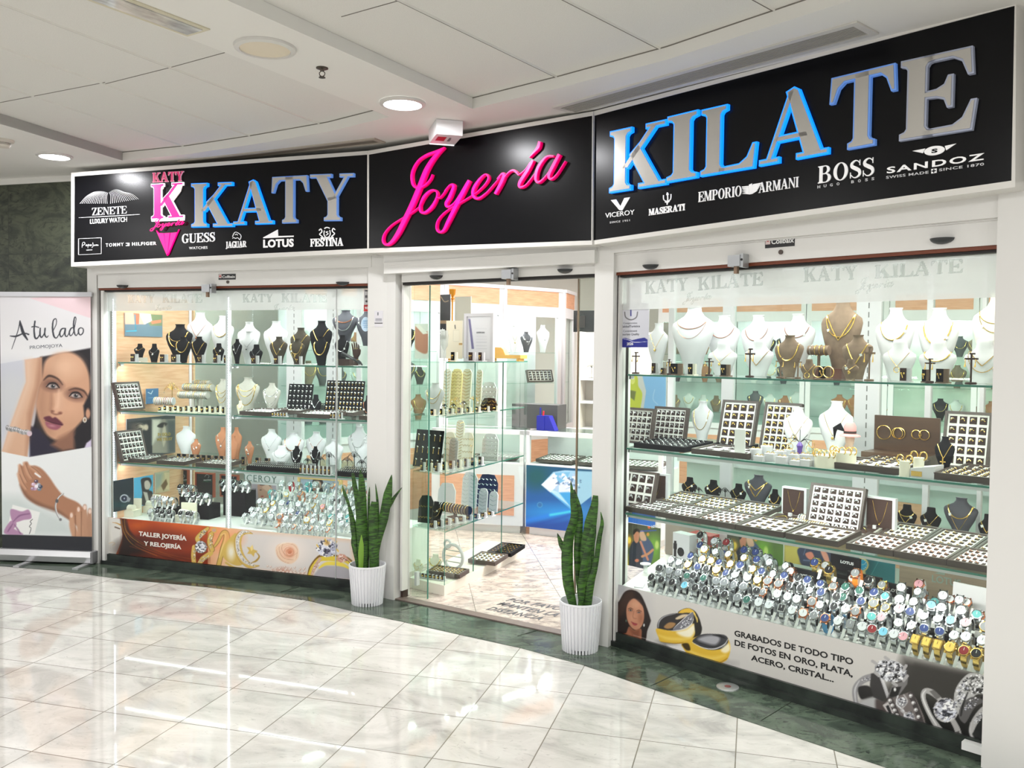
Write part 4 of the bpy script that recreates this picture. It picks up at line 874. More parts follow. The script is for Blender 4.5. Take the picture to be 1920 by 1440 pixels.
MB().box(-.01,W_+ .01,-.006, .012,zt- .012,zt+ .022).obj('top_rail',mat('banner_aluminium',(196,196,198), .3, .6),t)
m=MB();m.poly([(-.05, .018),(-.06, .062),(-.03, .098),(.05, .098),(.075, .062),(.06, .018)],-.02,W_+ .02);m.v=[(v[1],v[0],v[2])for v in m.v]
m.obj('base_cassette',MATS['banner_aluminium'],t);MB().box(W_+ .018,W_+ .036,-.055, .072, .016, .10).obj('end_cap',mat('banner_cap',(128,128,130), .4),t)
for x in(.22, .68):MB().box(x,x+ .045,-.19, .12, .002, .014).obj('foot',MATS['banner_aluminium'],t)
MB().cyl((W_/2, .03, .07), .009,zt- .08,8).obj('support_pole',MATS['banner_aluminium'],t)

# ------------------------------------------------------------------ printed film on the foot of the left window
zt_= .352
c=Canvas(FL, .03,2.26, .078,zt_, .006, .0042,(214,204,190)).z('e')
c.grad((900,800),(190,90,40),(1400,800),(236,190,150));c.poly([(60,740),(240,770),(240,860),(250,980),(200,1120),(150,1230),(60,1230)],(216,214,208),3)
c.line([(60,750),(160,1100),(230,1000)],10,(230,226,216),20, .6,True);c.line([(130,810),(180,820),(225,840)],[4,10,16],(196,140,50),3, .9,True);c.line([(160,865),(215,885)],12,(70,44,20),4);c.line([(80,1060),(130,1045),(160,1060),(130,1080)],5,(220,180,130),4, .8,True)
c.poly([(224,764),(1250,860),(1250,1330),(190,1230),(240,1060),(252,950),(236,860)],(150,52,16),4)
c.ell(980,860,340,110,(226,106,46),80, .8, .1);c.ell(430,860,110,60,(210,100,30),50, .7);c.ell(700,1000,300,100,(90,26,8),90, .75);c.ell(380,1120,190,110,(24,10,6),70, .95);c.ell(760,1230,420,60,(70,22,10),50, .7)
c.poly([(224,764),(290,770),(330,900),(420,1020),(330,1200),(190,1220),(238,1060),(252,950)],(30,12,6),16, .9)
for i,(a,b_,s_)in enumerate(((236,775,0),(254,775,1),(272,778,2),(290,782,3))):c.line([(a,b_),(a+30,b_+150),(a+140+s_*40,b_+300),(a+420+s_*60,b_+430)],[5,8,5,3],(206,150,60)if i%2==0 else(120,56,22),4, .85,True)
for i in range(7):c.line([(330+i*22,1090-i*8),(520+i*40,1150+i*5),(800+i*60,1260)],[3,7,3],((186,84,30),(110,40,16),(60,18,8))[i%3],6, .6,True)
c.ell(1340,900,70,30,(244,160,100),24, .8);c.ell(1400,1050,120,110,(240,150,96),60, .6)
gd,gl,gk=(214,180,92),(244,222,150),(120,84,26)
# filigree ring
c.line([(1250,880),(1190,930),(1130,1000),(1150,1050)],[40,60,64,40],gk,4,1,True);c.line([(1250,880),(1190,930),(1130,1000),(1150,1050)],[32,52,56,34],gd,3,1,True);c.sparkle(1190,945,60,26,60,2,rot=-.9)
c.line([(1290,950),(1270,1040),(1300,1130)],62,gk,4,1,True);c.line([(1290,950),(1270,1040),(1300,1130)],52,gd,3,1,True);c.sparkle(1283,1035,20,80,60,3)
c.line([(1090,1100),(1080,1200),(1090,1300)],52,gd,3,1,True);c.sparkle(1090,1190,16,70,50,4);c.line([(1140,1310),(1190,1240),(1260,1190),(1300,1170)],[44,60,60,30],gd,3,1,True);c.sparkle(1200,1240,70,20,60,5,rot=-.6)
c.ell(1168,1100,72,76,gk,3);c.ell(1168,1100,64,70,(190,188,196),2);c.sparkle(1168,1100,60,66,150,6)
c.line([(1330,1090),(1372,1030),(1420,940),(1460,930),(1470,1000),(1430,1120),(1400,1220),(1370,1340)],[30,40,46,60,80,70,54,60],gk,4,1,True);c.line([(1330,1090),(1372,1030),(1420,940),(1460,930),(1470,1000),(1430,1120),(1400,1220),(1370,1340)],[22,30,34,46,64,56,42,46],gd,3,1,True);c.line([(1400,960),(1450,945),(1455,1010),(1415,1120),(1385,1220)],[8,14,18,12,8],gl,6, .8,True)
c.ell(1322,902,34,32,gd,3);c.ell(1322,902,22,20,(206,160,150),2)
c.z('f')
c.poly([(0,850),(1380,968),(1400,1420),(1200,1420),(0,1290)],(222,214,208),2, .0)
c.poly([(140,860),(1390,970),(1420,1430),(0,1300),(-40,1290),(60,1180)],(218,212,208),50,1);c.ell(40,960,110,90,(240,160,110),60, .7)
# crescent ring with pave stones, star
c.poly([(-70,1060),(60,900),(90,960),(80,1100),(150,1240),(60,1260),(-60,1180)],gd,4,1,True);c.ell(20,1110,40,80,(244,240,226),26, .9);c.line([(-40,1230),(60,1290),(150,1290)],[20,30,10],gd,4,1,True)
cr_=[(265,905),(190,868),(110,880),(64,950),(56,1040),(78,1140),(130,1230),(220,1292),(320,1275),(336,1262),(260,1250),(190,1180),(150,1100),(132,1010),(150,930),(200,905)]
c.poly(cr_,gk,3,1,True);c.poly([(x* .985+3,y* .99+11)for x,y in cr_],gd,3,1,True);c.line([(225,888),(150,884),(98,950),(92,1040),(112,1130),(180,1220),(290,1272)],[10,34,44,44,44,40,8],(214,208,200),2,1,True)
for i in range(90):
    a=rnd.random();pth=[(215,890),(140,900),(98,960),(94,1040),(116,1130),(180,1210),(270,1262)];k_=a*5.99;j=int(k_);x=pth[j][0]+(pth[j+1][0]-pth[j][0])*(k_-j)+rnd.uniform(-16,16);y=pth[j][1]+(pth[j+1][1]-pth[j][1])*(k_-j)+rnd.uniform(-14,14);c.ell(x,y,4,4,(90,84,80)if i%2 else(255,255,255),1)
c.poly([(194,1050),(232,1060),(262,1030),(272,1080),(320,1100),(284,1124),(276,1166),(246,1134),(200,1130),(222,1094)],gd,3);c.poly([(232,1060),(262,1030),(266,1080),(248,1100)],gl,3, .8);c.line([(300,1110),(336,1160),(300,1210),(250,1230)],[6,18,22,6],(176,140,60),3,1,True)
# rose and pearls
c.ell(650,1120,220,180,(236,224,216),60, .9);c.poly([(520,1090),(545,1030),(640,1005),(740,1020),(780,1090),(770,1180),(700,1240),(620,1230),(550,1180)],(238,206,178),8,1,True)
c.ell(660,1110,92,90,(240,200,172),14);c.ell(670,1110,66,68,(232,176,146),12);c.ell(676,1114,40,44,(222,150,116),10);c.ell(684,1118,20,22,(206,126,92),8)
for k_ in range(4):c.line([(676+(30+k_*22)*math.cos(a),1112+(26+k_*21)*math.sin(a))for a in np.linspace(k_*1.3,k_*1.3+3.4,9)],[2,7,2],(248,226,206),3, .9,True)
[c.line(q,[3,6,3],(196,138,108),2, .8,True)for q in([(532,1085),(545,1150),(600,1210),(680,1240)],[(560,1050),(570,1120),(620,1180),(720,1200)],[(600,1020),(590,1080),(630,1140),(700,1160),(760,1120)],[(640,1012),(720,1030),(768,1090),(750,1180)],[(640,1070),(620,1120),(660,1160),(720,1140),(720,1090),(680,1070),(655,1100),(680,1124)])];c.line([(540,1060),(600,1012),(700,1008)],[2,10,3],(250,236,220),4, .9,True);c.ell(600,1330,90,40,(206,140,116),26, .8)
for i in range(36):
    x=430+(i*53)%430;y=1262+((i*29)%90)+x* .02;c.ell(x,y,12,12,(206,178,162),3);c.ell(x-3,y-4,6,6,(248,238,230),2)
for i in range(9):c.ell(478+i*44,1328+i*3,15,15,(200,168,150),3);c.ell(474+i*44,1324+i*3,8,8,(250,240,232),2)
# yellow diamond ring
c.line([(905,1380),(930,1290),(1000,1190),(1060,1170),(1240,1180),(1330,1200),(1400,1270),(1440,1330)],[60,66,60,60,70,60,46,60],gk,4,1,True);c.line([(905,1385),(940,1290),(1010,1200),(1080,1185),(1240,1190),(1330,1215),(1400,1290),(1440,1350)],[50,54,50,50,56,50,36,40],(222,196,60),3,1,True)
c.poly([(1040,1260),(1330,1270),(1400,1420),(930,1395)],(176,172,178),10,1);c.line([(1010,1290),(1100,1240),(1260,1250),(1340,1290)],[16,40,46,20],(236,214,80),6,1,True)
c.poly([(912,1366),(940,1280),(1010,1170),(1040,1180),(980,1290),(936,1376)],(206,170,150),3);c.sparkle(975,1270,26,90,40,8,((250,240,236),(150,96,80),(222,190,170)),rot=.5)
c.poly([(1200,1190),(1240,1130),(1300,1140),(1370,1230),(1330,1210),(1250,1230)],(206,150,130),3);c.sparkle(1270,1180,60,30,46,9,((250,236,230),(140,80,60),(220,180,160)),rot=.5)
c.ell(1100,1070,108,96,(190,190,206),4);c.sparkle(1100,1070,102,90,200,10,((255,255,255),(90,90,110),(176,178,200),(226,228,240),(40,40,56)));c.ell(1098,1010,34,26,(206,160,80),12, .8)
for x,y in((985,1030),(1075,965),(1190,975),(1210,1080)):c.line([(x,y),(x+16,y+22)],14,(226,186,60),3)
t=thing('window_film','brown and cream printed film with gold rings and a rose below left window','window film',FL.W(.03, .006, .078),FL.ang)
c.obj('printed_sheet',t, .35)
m=MB()
for txt,a,b_,tp in(('TALLER JOYERÍA',(440,965),(1000,1025),(440,915)),('Y RELOJERÍA',(498,1078),(938,1125),(498,1030))):
    (u0,z0),(u1,z1),(ut,zt2)=FL.hit(*px('e',*a), .005),FL.hit(*px('e',*b_), .005),FL.hit(*px('e',*tp), .005);sans(m,txt,u0- .03,z0- .078,u1- .03,z1- .078,zt2-z0,-.0012,-.0002, .03,0,1.0)
m.obj('lettering',mat('white_ink',(236,234,226), .4),t)

# ------------------------------------------------------------------ printed film on the foot of the right window
c=Canvas(FR, .018,1.925, .072, .34, .006, .0034,(206,203,198)).z('y')
c.poly([(60,70),(420,160),(420,700),(60,640)],(190,188,188),40, .5);c.ell(120,120,70,70,(160,160,166),40, .8)
c.poly([(60,330),(110,230),(160,150),(230,132),(300,165),(352,260),(400,400),(402,440),(372,520),(360,600),(330,660),(200,660),(60,600)],(38,26,24),5,1,True)
c.poly([(60,330),(120,240),(170,160),(230,140),(250,200),(180,300),(100,420),(60,440)],(78,50,40),20, .6,True)
c.poly([(176,300),(200,246),(246,214),(296,250),(330,290),(342,350),(338,420),(318,476),(280,512),(236,500),(196,450),(176,380)],(198,138,108),5,1,True)
c.ell(252,270,46,40,(214,160,128),24, .8);c.ell(226,400,30,34,(216,156,126),22, .7);c.ell(312,400,22,44,(150,92,66),18, .7)
c.poly([(200,480),(250,515),(310,500),(318,560),(304,650),(230,640),(80,590),(120,548),(170,540)],(170,106,78),6,1,True);c.poly([(200,490),(250,520),(300,510),(290,590),(240,560)],(120,70,50),14, .7,True);c.poly([(300,600),(318,620),(330,655),(305,650)],(236,232,228),3)
for x,y in((212,326),(292,346)):
    c.line([(x-22,y-14),(x,y-22),(x+26,y-10)],[3,7,3],(44,28,22),3, .9,True);c.ell(x,y,17,9,(120,76,60),6, .7);c.ell(x,y,13,6,(226,214,206),2);c.ell(x+1,y,6,6,(44,28,24),2);c.line([(x-15,y+1),(x,y-8),(x+16,y+2)],4,(28,18,16),1.5,1,True)
c.line([(246,330),(236,380),(246,400),(270,404)],[2,5,6,4],(150,92,68),5, .7,True);c.poly([(222,434),(250,444),(280,454),(262,470),(238,462)],(170,70,72),3,1,True);c.line([(220,434),(250,450),(282,454)],2.5,(120,40,44),1.5,1,True)
c.ell(341,466,7,14,(220,222,220),2);c.ell(172,424,5,12,(100,130,110),2)
# two wedding rings
c.ell(560,660,90,40,(120,118,118),24, .8, .3);c.ell(1010,830,190,34,(160,156,156),24, .7);c.poly([(560,650),(720,660),(900,820),(820,820),(600,700)],(232,230,228),14, .9)
Y1,Y2,Y3=(226,184,62),(246,216,110),(150,104,24)
c.poly([(666,350),(700,318),(760,304),(820,330),(860,390),(884,470),(880,540),(840,590),(780,610),(800,480),(780,380)],(28,24,20),3,1,True);c.poly([(666,352),(700,320),(762,306),(810,330),(832,372),(790,352),(720,350),(690,372)],Y1,3,1,True);c.line([(800,330),(840,400),(846,440)],[6,16,8],Y2,4, .9,True)
c.poly([(470,500),(472,440),(510,390),(580,362),(660,352),(780,360),(806,400),(780,450),(700,500),(600,516),(520,512)],(44,40,40),3,1,True);c.line([(476,490),(486,430),(540,382),(640,356)],[6,12,8,4],(190,192,198),4, .9,True)
c.poly([(640,400),(700,366),(760,366),(720,392),(660,412)],(236,214,176),5, .9,True);c.poly([(530,480),(580,440),(640,450),(610,490),(560,500)],(200,150,90),6, .8,True)
c.poly([(620,498),(792,344),(806,400),(790,450),(720,494),(660,512)],(120,120,128),2,1,True);c.sparkle(740,440,70,26,80,12,rot=-.72);c.line([(618,500),(700,420),(790,344)],[3,5,3],(244,244,244),1.5,1,True);c.line([(640,515),(740,500),(800,440),(812,370)],[3,5,5,3],(230,226,214),1.5,1,True)
c.poly([(456,500),(560,514),(640,522),(740,502),(812,450),(820,500),(826,560),(800,610),(700,640),(600,634),(500,622),(478,580)],Y1,3,1,True);c.poly([(650,530),(740,506),(812,460),(822,520),(780,580),(700,570)],(252,246,224),14, .95,True);c.poly([(820,440),(884,470),(880,545),(826,600),(800,600),(826,540)],(30,26,22),5,1,True);c.line([(480,560),(560,590),(680,600),(780,590)],[8,26,26,8],Y2,14, .8,True);c.line([(500,622),(640,640),(800,612)],[4,8,4],Y3,4, .8,True)
c.poly([(700,640),(800,590),(900,556),(1020,552),(1110,566),(1150,620),(1160,700),(1130,790),(1060,826),(960,832),(860,800),(760,740),(716,690)],Y1,3,1,True)
c.poly([(800,618),(880,556),(1000,548),(1110,562),(1140,610),(1120,660),(1060,694),(960,700),(880,670)],(60,60,64),3,1,True);c.poly([(850,600),(930,566),(1030,566),(1060,600),(1020,650),(940,640)],(176,176,182),14, .95,True);c.line([(800,630),(900,680),(1010,690),(1100,650),(1135,600)],[3,7,9,8,4],(236,236,236),3,1,True);c.line([(820,610),(880,640),(1000,672),(1090,640)],4,(30,30,34),2, .9,True)
c.line([(990,560),(1060,570),(1110,590)],[3,16,6],(20,20,24),4,1,True);c.poly([(1070,700),(1140,640),(1156,700),(1110,730)],(252,244,214),12, .9,True);c.line([(760,700),(880,760),(1000,780),(1110,750)],[8,30,34,14],Y2,16, .8,True);c.line([(780,750),(900,812),(1040,826),(1130,780)],[3,10,12,5],Y3,6, .8,True);c.poly([(700,646),(760,640),(780,700),(740,700)],(50,36,16),6, .9,True)
c.line([(240,560),(480,630),(800,720),(1160,830)],1.2,(240,236,230),1, .6)
# dark right half with white-gold rings
c.z('z');c.poly([(980,240),(1130,270),(1730,410),(1730,1050),(560,740),(700,560),(900,430)],(60,58,54),60,1);c.poly([(1080,300),(1740,420),(1740,1060),(1100,900),(860,640)],(52,50,46),30,1);c.poly([(1100,620),(1740,700),(1740,1060),(1180,900)],(16,15,15),60, .9)
sv,sl_,sd_=(150,148,150),(226,226,228),(46,44,46)
c.line([(740,400),(640,430),(570,500),(566,600),(600,700)],[60,60,52,40,40],sv,4,1,True);c.line([(600,440),(562,520),(572,640)],[6,14,8],sl_,5, .8,True);c.sparkle(680,420,60,18,50,20,rot=-.3);c.poly([(590,500),(680,486),(740,560),(620,600)],(40,38,38),6,1,True);c.poly([(610,620),(740,580),(800,640),(760,750),(620,710)],(186,186,186),14,1,True);c.poly([(740,600),(830,640),(860,780),(760,750)],(84,74,72),14,1,True)
c.poly([(700,380),(760,370),(840,560),(800,620),(720,580),(690,480)],(56,54,54),5,1);c.poly([(760,372),(800,400),(856,560),(836,590)],sl_,3, .8);c.poly([(836,590),(880,480),(990,440),(1020,400),(1010,470),(930,580)],(120,118,118),4,1);c.poly([(880,500),(960,490),(930,570),(850,590)],(30,28,28),5,1);c.ell(905,516,10,16,(236,236,236),3)
c.ell(868,356,138,92,(140,140,146),3,1, .25);c.sparkle(868,356,130,86,260,21,((255,255,255),(70,70,74),(190,192,198),(20,20,22),(236,238,242)),rot=.25,sz=.22);c.line([(750,310),(810,268),(900,270),(980,320)],[4,10,10,4],(226,228,230),4, .7,True)
for q in(((712,272),(746,296)),((822,240),(852,262)),((1000,312),(976,352)),((735,370),(770,400)),((1010,400),(980,440)),((890,460),(920,480))):c.line(q,[26,24],(176,174,174),2)
c.poly([(800,650),(850,600),(1040,534),(1090,600),(1150,740),(1190,890),(1080,870),(900,800)],(120,112,110),3,1);c.poly([(800,650),(850,620),(940,790),(900,800)],(206,200,198),3,1);c.poly([(826,660),(850,646),(900,770),(880,780)],sd_,2,1)
for q in([(862,600),(900,680),(960,810)],[(1040,560),(1090,680),(1150,860)]):
    c.line(q,46,(70,64,64),2,1,True)
    for k_ in range(6):x=q[0][0]+(q[2][0]-q[0][0])*k_/5;y=q[0][1]+(q[2][1]-q[0][1])*k_/5+10;c.ell(x,y,17,17,(190,186,184),2);c.ell(x-3,y-3,9,8,(255,255,255),2);c.ell(x+8,y+8,4,4,(60,60,60),1)
c.line([(930,570),(920,640),(980,700),(990,780),(1040,830)],[10,14,14,14,10],sl_,2,1,True);c.line([(980,560),(1010,620),(960,700),(1060,740),(1080,840)],[10,14,14,14,10],(190,186,186),2,1,True);c.ell(966,622,38,40,(170,168,170),2);c.sparkle(966,622,34,36,50,22);c.ell(1030,748,38,44,(170,168,170),2);c.sparkle(1030,748,34,38,50,23)
c.line([(1290,600),(1220,540),(1160,530),(1150,600),(1210,740),(1290,860),(1380,950)],[40,50,44,40,40,50,60],(176,174,172),3,1,True);c.line([(1170,520),(1142,570),(1180,680),(1260,820)],[6,12,12,8],(240,240,238),4, .9,True);c.line([(1180,590),(1230,720),(1300,820)],[6,16,10],(20,20,20),5, .9,True)
c.line([(1400,780),(1440,860),(1460,950)],[44,50,56],(176,174,172),3,1,True);c.poly([(1200,530),(1240,520),(1300,580),(1260,600)],(110,108,106),3,1);c.poly([(1425,880),(1455,870),(1470,930),(1440,940)],(90,88,86),3,1)
c.ell(1342,692,106,104,(206,204,202),3,1, .5);c.ell(1342,692,92,88,(150,150,152),2,1, .5);c.sparkle(1342,690,88,84,150,24,rot=.5)
c.poly([(1410,640),(1430,500),(1520,390),(1600,378),(1730,410),(1730,560),(1600,560),(1500,700),(1460,740)],(190,190,188),3,1,True);c.sparkle(1610,470,110,80,260,25,((255,255,255),(90,90,88),(200,200,198),(24,24,24)),sz=.2);c.sparkle(1470,560,40,130,80,26,rot=.35)
c.poly([(1450,740),(1480,640),(1560,580),(1640,590),(1700,560),(1730,600),(1600,660),(1520,790),(1490,800)],(96,94,94),3,1,True);c.sparkle(1560,640,80,30,60,27,rot=-.8);c.line([(1530,540),(1490,640),(1470,740)],[10,18,12],(20,20,20),4, .9,True);c.poly([(1640,580),(1700,570),(1730,610),(1650,600)],(14,14,14),4,1,True)
c.poly([(1560,960),(1540,860),(1580,760),(1660,680),(1740,640),(1740,1040),(1640,1010)],(30,30,30),4,1,True);c.line([(1740,650),(1660,700),(1590,790),(1560,880)],[60,66,60,30],(186,184,182),4,1,True);c.sparkle(1640,740,90,22,90,28,rot=-.9);c.line([(1556,800),(1550,880),(1600,970),(1700,1010)],[10,20,26,26],(200,198,196),6,1,True)
t=thing('window_film','white and black printed film with wedding rings and a smiling woman below right window','window film',FR.W(.018, .006, .072),FR.ang)
c.obj('printed_sheet',t, .3)
m=MB()
for k_,txt,a,b_,tp in(('y','GRABADOS DE TODO TIPO',(1197,565),(2322,842),(1197,512)),('y','DE FOTOS EN ORO, PLATA,',(1199,655),(2318,955),(1199,602)),('y','ACERO, CRISTAL...',(1355,796),(2138,1006),(1355,745))):
    (u0,z0),(u1,z1),(ut,zt2)=FR.hit(*px(k_,*a), .005),FR.hit(*px(k_,*b_), .005),FR.hit(*px(k_,*tp), .005);sans(m,txt,u0- .018,z0- .072,u1- .018,z1- .072,zt2-z0,-.0012,-.0002, .025,0,1.0)
m.obj('lettering',mat('black_ink',(24,22,24), .4),t)
x=MB().box(0, .10,-.05,-.012,0, .032);u_,_=FR.hit(1806,1405,-.03);tag(x.obj('sensor_box',mat('white_sensor',(226,226,224), .35),None,FR.W(u_,-.002, .035),FR.ang),'small white sensor strip at the bottom right corner of the right window','sensor')
u_,w_=FR.loc(*px('H',1058,592),0.004);q=FR.W(u_,w_, .003);t=thing('floor_lock','round steel floor lock plate set in the green marble','lock',q,FR.ang)
MB().lathe([(.055,0),(.054, .004),(.035, .006),(.02, .004),(.001, .004)],24).obj('plate',ALU,t,smooth=True);MB().cyl((0,0, .0041), .016, .001,14).obj('keyhole',mat('lock_red',(110,60,56), .5),t)

# ------------------------------------------------------------------ frosted bands across the top of the windows
def frost(F,u0,u1,z0,z1,texts,label,fade):
    c=Canvas(F,u0,u1,z0,z1, .004, .0045,(236,240,238,));c.c[...,3]= .62
    c.zk='P'
    for(kind,a,b_,tp)in texts:
        if kind=='J':
            (xa,ya),(xb,yb),(xt,yt)=a,b_,tp;S=(xb-xa)/1030.0
            for q,w_ in SCR:c.line([(xa+(X-243)*S,yt+(Y-805)*S* .9+(X-243)*S* .14)for X,Y in q],[max(v*S*1.1, .9)for v in w_],(190,200,198, .18), .5, .8,True)
        else:
            (xa,ya),(xb,yb),(xt,yt)=a,b_,tp
            for ch,ps in serif(kind,0,0,1,0,1.0):
                for q in ps:c.poly([(xa+(xb-xa)*p[0],ya+(yb-ya)*p[0]+(yt-ya)*p[1])for p in q],(150,165,164, .2), .4,1)
    t=thing('frosted_film',label,'window film',F.W(u0, .004,z0),F.ang,'frosted bands with lettering on the show windows')
    c.obj('printed_sheet',t, .45,alpha=True,back=.0006)
frost(FL, .04,2.262,1.895,2.034,[('KATY',(240,568),(290,567.5),(240,553)),('KILATE',(305,567.5),(379,567),(305,552)),('J',(288,578),(322,570),(288,569)),('KATY',(455,567),(512,566.5),(455,552)),('KILATE',(528,566.5),(613,566),(528,551)),('J',(508,578),(552,570),(508,567))],'frosted band with cut-out lettering across the top of the left window',0)
frost(FR, .026,1.922,1.86,2.034,[('KATY',(1210,551),(1290,544),(1210,528)),('KILATE',(1309,544),(1431,534),(1309,520)),('J',(1280,562),(1334,550),(1280,544)),('KATY',(1507,529),(1608,524),(1507,503)),('KILATE',(1640,522),(1806,511),(1640,497)),('J',(1604,540),(1676,524),(1604,515))],'frosted band with cut-out lettering across the top of the right window',0)
# small notices on the glass
def notice(F,q0,q1,w_,name,label,base,paint=None,parts=None,cat='notice'):
    u0,z0=F.hit(*q0,w_);u1,z1=F.hit(*q1,w_)
    c=Canvas(F,u0,u1,z1,z0,w_, .0025,base)
    if paint:paint(c)
    t=thing(name,label,cat,F.W(u0,w_,z1),F.ang);c.obj('printed_sheet',t, .4)
    if parts:
        for txt,a,b_,tp,m_,bold in parts:
            (ua,za),(ub_,zb_),(_,zt3)=F.hit(*a,w_),F.hit(*b_,w_),F.hit(*tp,w_);m=MB();sans(m,txt,ua-u0,za-z1,ub_-u0,zb_-z1,zt3-za,-.001,-.0002,bold);m.obj('lettering',m_,t)
    return t
NAVY=mat('navy_ink',(34,62,130), .5);GREYI=mat('grey_ink',(110,112,120), .5)
notice(FR,(1175.5,532),(1203.5,569), .009,'card_sticker','pale payment sticker with blue capitals at the top left of the right window',(222,214,214),None,[('VISA',px('m',238,455),px('m',371,447),px('m',238,402),NAVY, .03)],'sticker')
def pq(c):
    c.z('m');c.grad((130,540),(214,214,220),(460,900),(196,198,206));n_=(44,44,128)
    c.poly([(126,530),(464,528),(464,540),(126,542)],(110,110,116),1);c.poly([(186,570),(276,570),(276,586),(264,586),(264,676),(250,676),(250,586),(186,586)],n_,1);c.poly([(284,570),(340,570),(340,584),(284,584)],n_,1);c.line([(188,632),(200,690),(258,718),(318,690),(332,630)],12,(110,108,112),1.5,1,True)
    c.poly([(126,930),(200,922),(270,948),(340,930),(410,918),(445,940),(445,1036),(126,1036)],(34,40,132),2);c.line([(126,925),(220,940),(300,970),(445,962)],[3,6,6,3],(226,228,240),2,1,True)
notice(FR,(1161.5,569),(1216,651.5), .008,'quality_plaque','silver and blue tourism quality plaque on the left of the right window',(206,206,212),pq,
       [('Compromiso',px('m',174,766),px('m',328,762),px('m',174,746),GREYI,0),('CalidadTuristica',px('m',146,806),px('m',360,800),px('m',146,782),GREYI, .01),('Commitment',px('m',172,856),px('m',328,852),px('m',172,834),GREYI,0),('Tourism Quality',px('m',146,894),px('m',352,890),px('m',146,870),GREYI, .01),('2026',px('m',212,1004),px('m',284,1001),px('m',212,974),TAG, .02)],'plaque')
def pal(c):
    c.z('b');c.poly([(1660,490),(1790,490),(1790,575),(1660,575)],(196,34,40),1);c.poly([(1676,366),(1708,366),(1708,402),(1676,402)],(90,90,94),1);c.poly([(1676,440),(1700,430),(1712,452),(1690,460)],(60,60,64),1)
    for y in(380,384,440,446,452):c.line([(1722,y),(1782,y)],3,(120,120,124),1, .7)
notice(FL,(682,543),(703,584), .004,'alarm_notice','alarm company notice with a red telephone strip at the top right of the left window',(214,212,212),pal,[('900 92',px('b',1674,548),px('b',1782,545),px('b',1674,515),TAG, .02),('SEGUR',px('b',1674,318),px('b',1786,316),px('b',1674,300),DARK, .03)])
u,z=FL.hit(685.5,608, .004);m=MB();m.poly([(.034*math.cos(a), .048*math.sin(a))for a in np.linspace(0,6.1,26)],-.001,0)
t=thing('oval_sticker','light blue oval sticker on the right edge of the left window','sticker',FL.W(u, .004,z),FL.ang);m.obj('backing',mat('pale_blue_sticker',(196,220,238), .5),t)
m=MB();[sans(m,s_,-.022+d_,z_, .022-d_,z_, .007,-.002,-.001)for s_,z_,d_ in(('ABIERTO', .018, .002),('VENTA', .004, .0),('CLICK',-.010, .002),('24 H',-.024, .008))];m.obj('lettering',mat('sky_ink',(70,150,200), .5),t)
m=MB();m.box(0, .022,-.001,0,0, .085);u,z=FL.hit(702,613,-.071);t=thing('opening_notice','small white notice stuck on the pillar left of the entrance','notice',FL.W(u,-.071,z),FL.ang);m=MB();m.box(0, .062,-.001,0,0, .105);m.obj('sheet',WHITEL,t)
m=MB();m.box(.022, .03,-.0016,-.001, .075, .095);[m.box(.008, .054,-.0016,-.001,k_,k_+ .003)for k_ in(.052, .045, .038)];m.obj('lettering',GREYI,t);m=MB();m.box(.002, .06,-.0016,-.001, .022, .027);m.obj('dark_line',DARK,t)

# ------------------------------------------------------------------ potted snake plants
POT=mat('white_ribbed_plastic',(228,228,232), .4)
LEAF=None
def leaf_mat():
    m=bpy.data.materials.new('snake_leaf');m.use_nodes=True;nt=m.node_tree;b=nt.nodes['Principled BSDF'];N=nt.nodes.new;L=nt.links.new
    tc=N('ShaderNodeTexCoord');mp=N('ShaderNodeMapping');mp.inputs['Scale'].default_value=(1.5,1.5,9);L(tc.outputs['Object'],mp.inputs[0])
    nz=N('ShaderNodeTexNoise');nz.inputs['Scale'].default_value=9;nz.inputs['Detail'].default_value=5;nz.inputs['Distortion'].default_value=1.2;L(mp.outputs[0],nz.inputs['Vector'])
    r=N('ShaderNodeValToRGB');r.color_ramp.elements[0].position= .42;r.color_ramp.elements[0].color=(*lin((24,50,14)),1);r.color_ramp.elements[1].position= .58;r.color_ramp.elements[1].color=(*lin((62,104,30)),1)
    L(nz.outputs[0],r.inputs[0]);L(r.outputs[0],b.inputs['Base Color']);b.inputs['Roughness'].default_value= .45;return m
LEAF=leaf_mat();LEAFL=mat('young_leaf',(112,152,50), .45);SOIL=mat('potting_soil',(96,84,72), .9,noise=(60,(66,56,48),(1,1,1)))
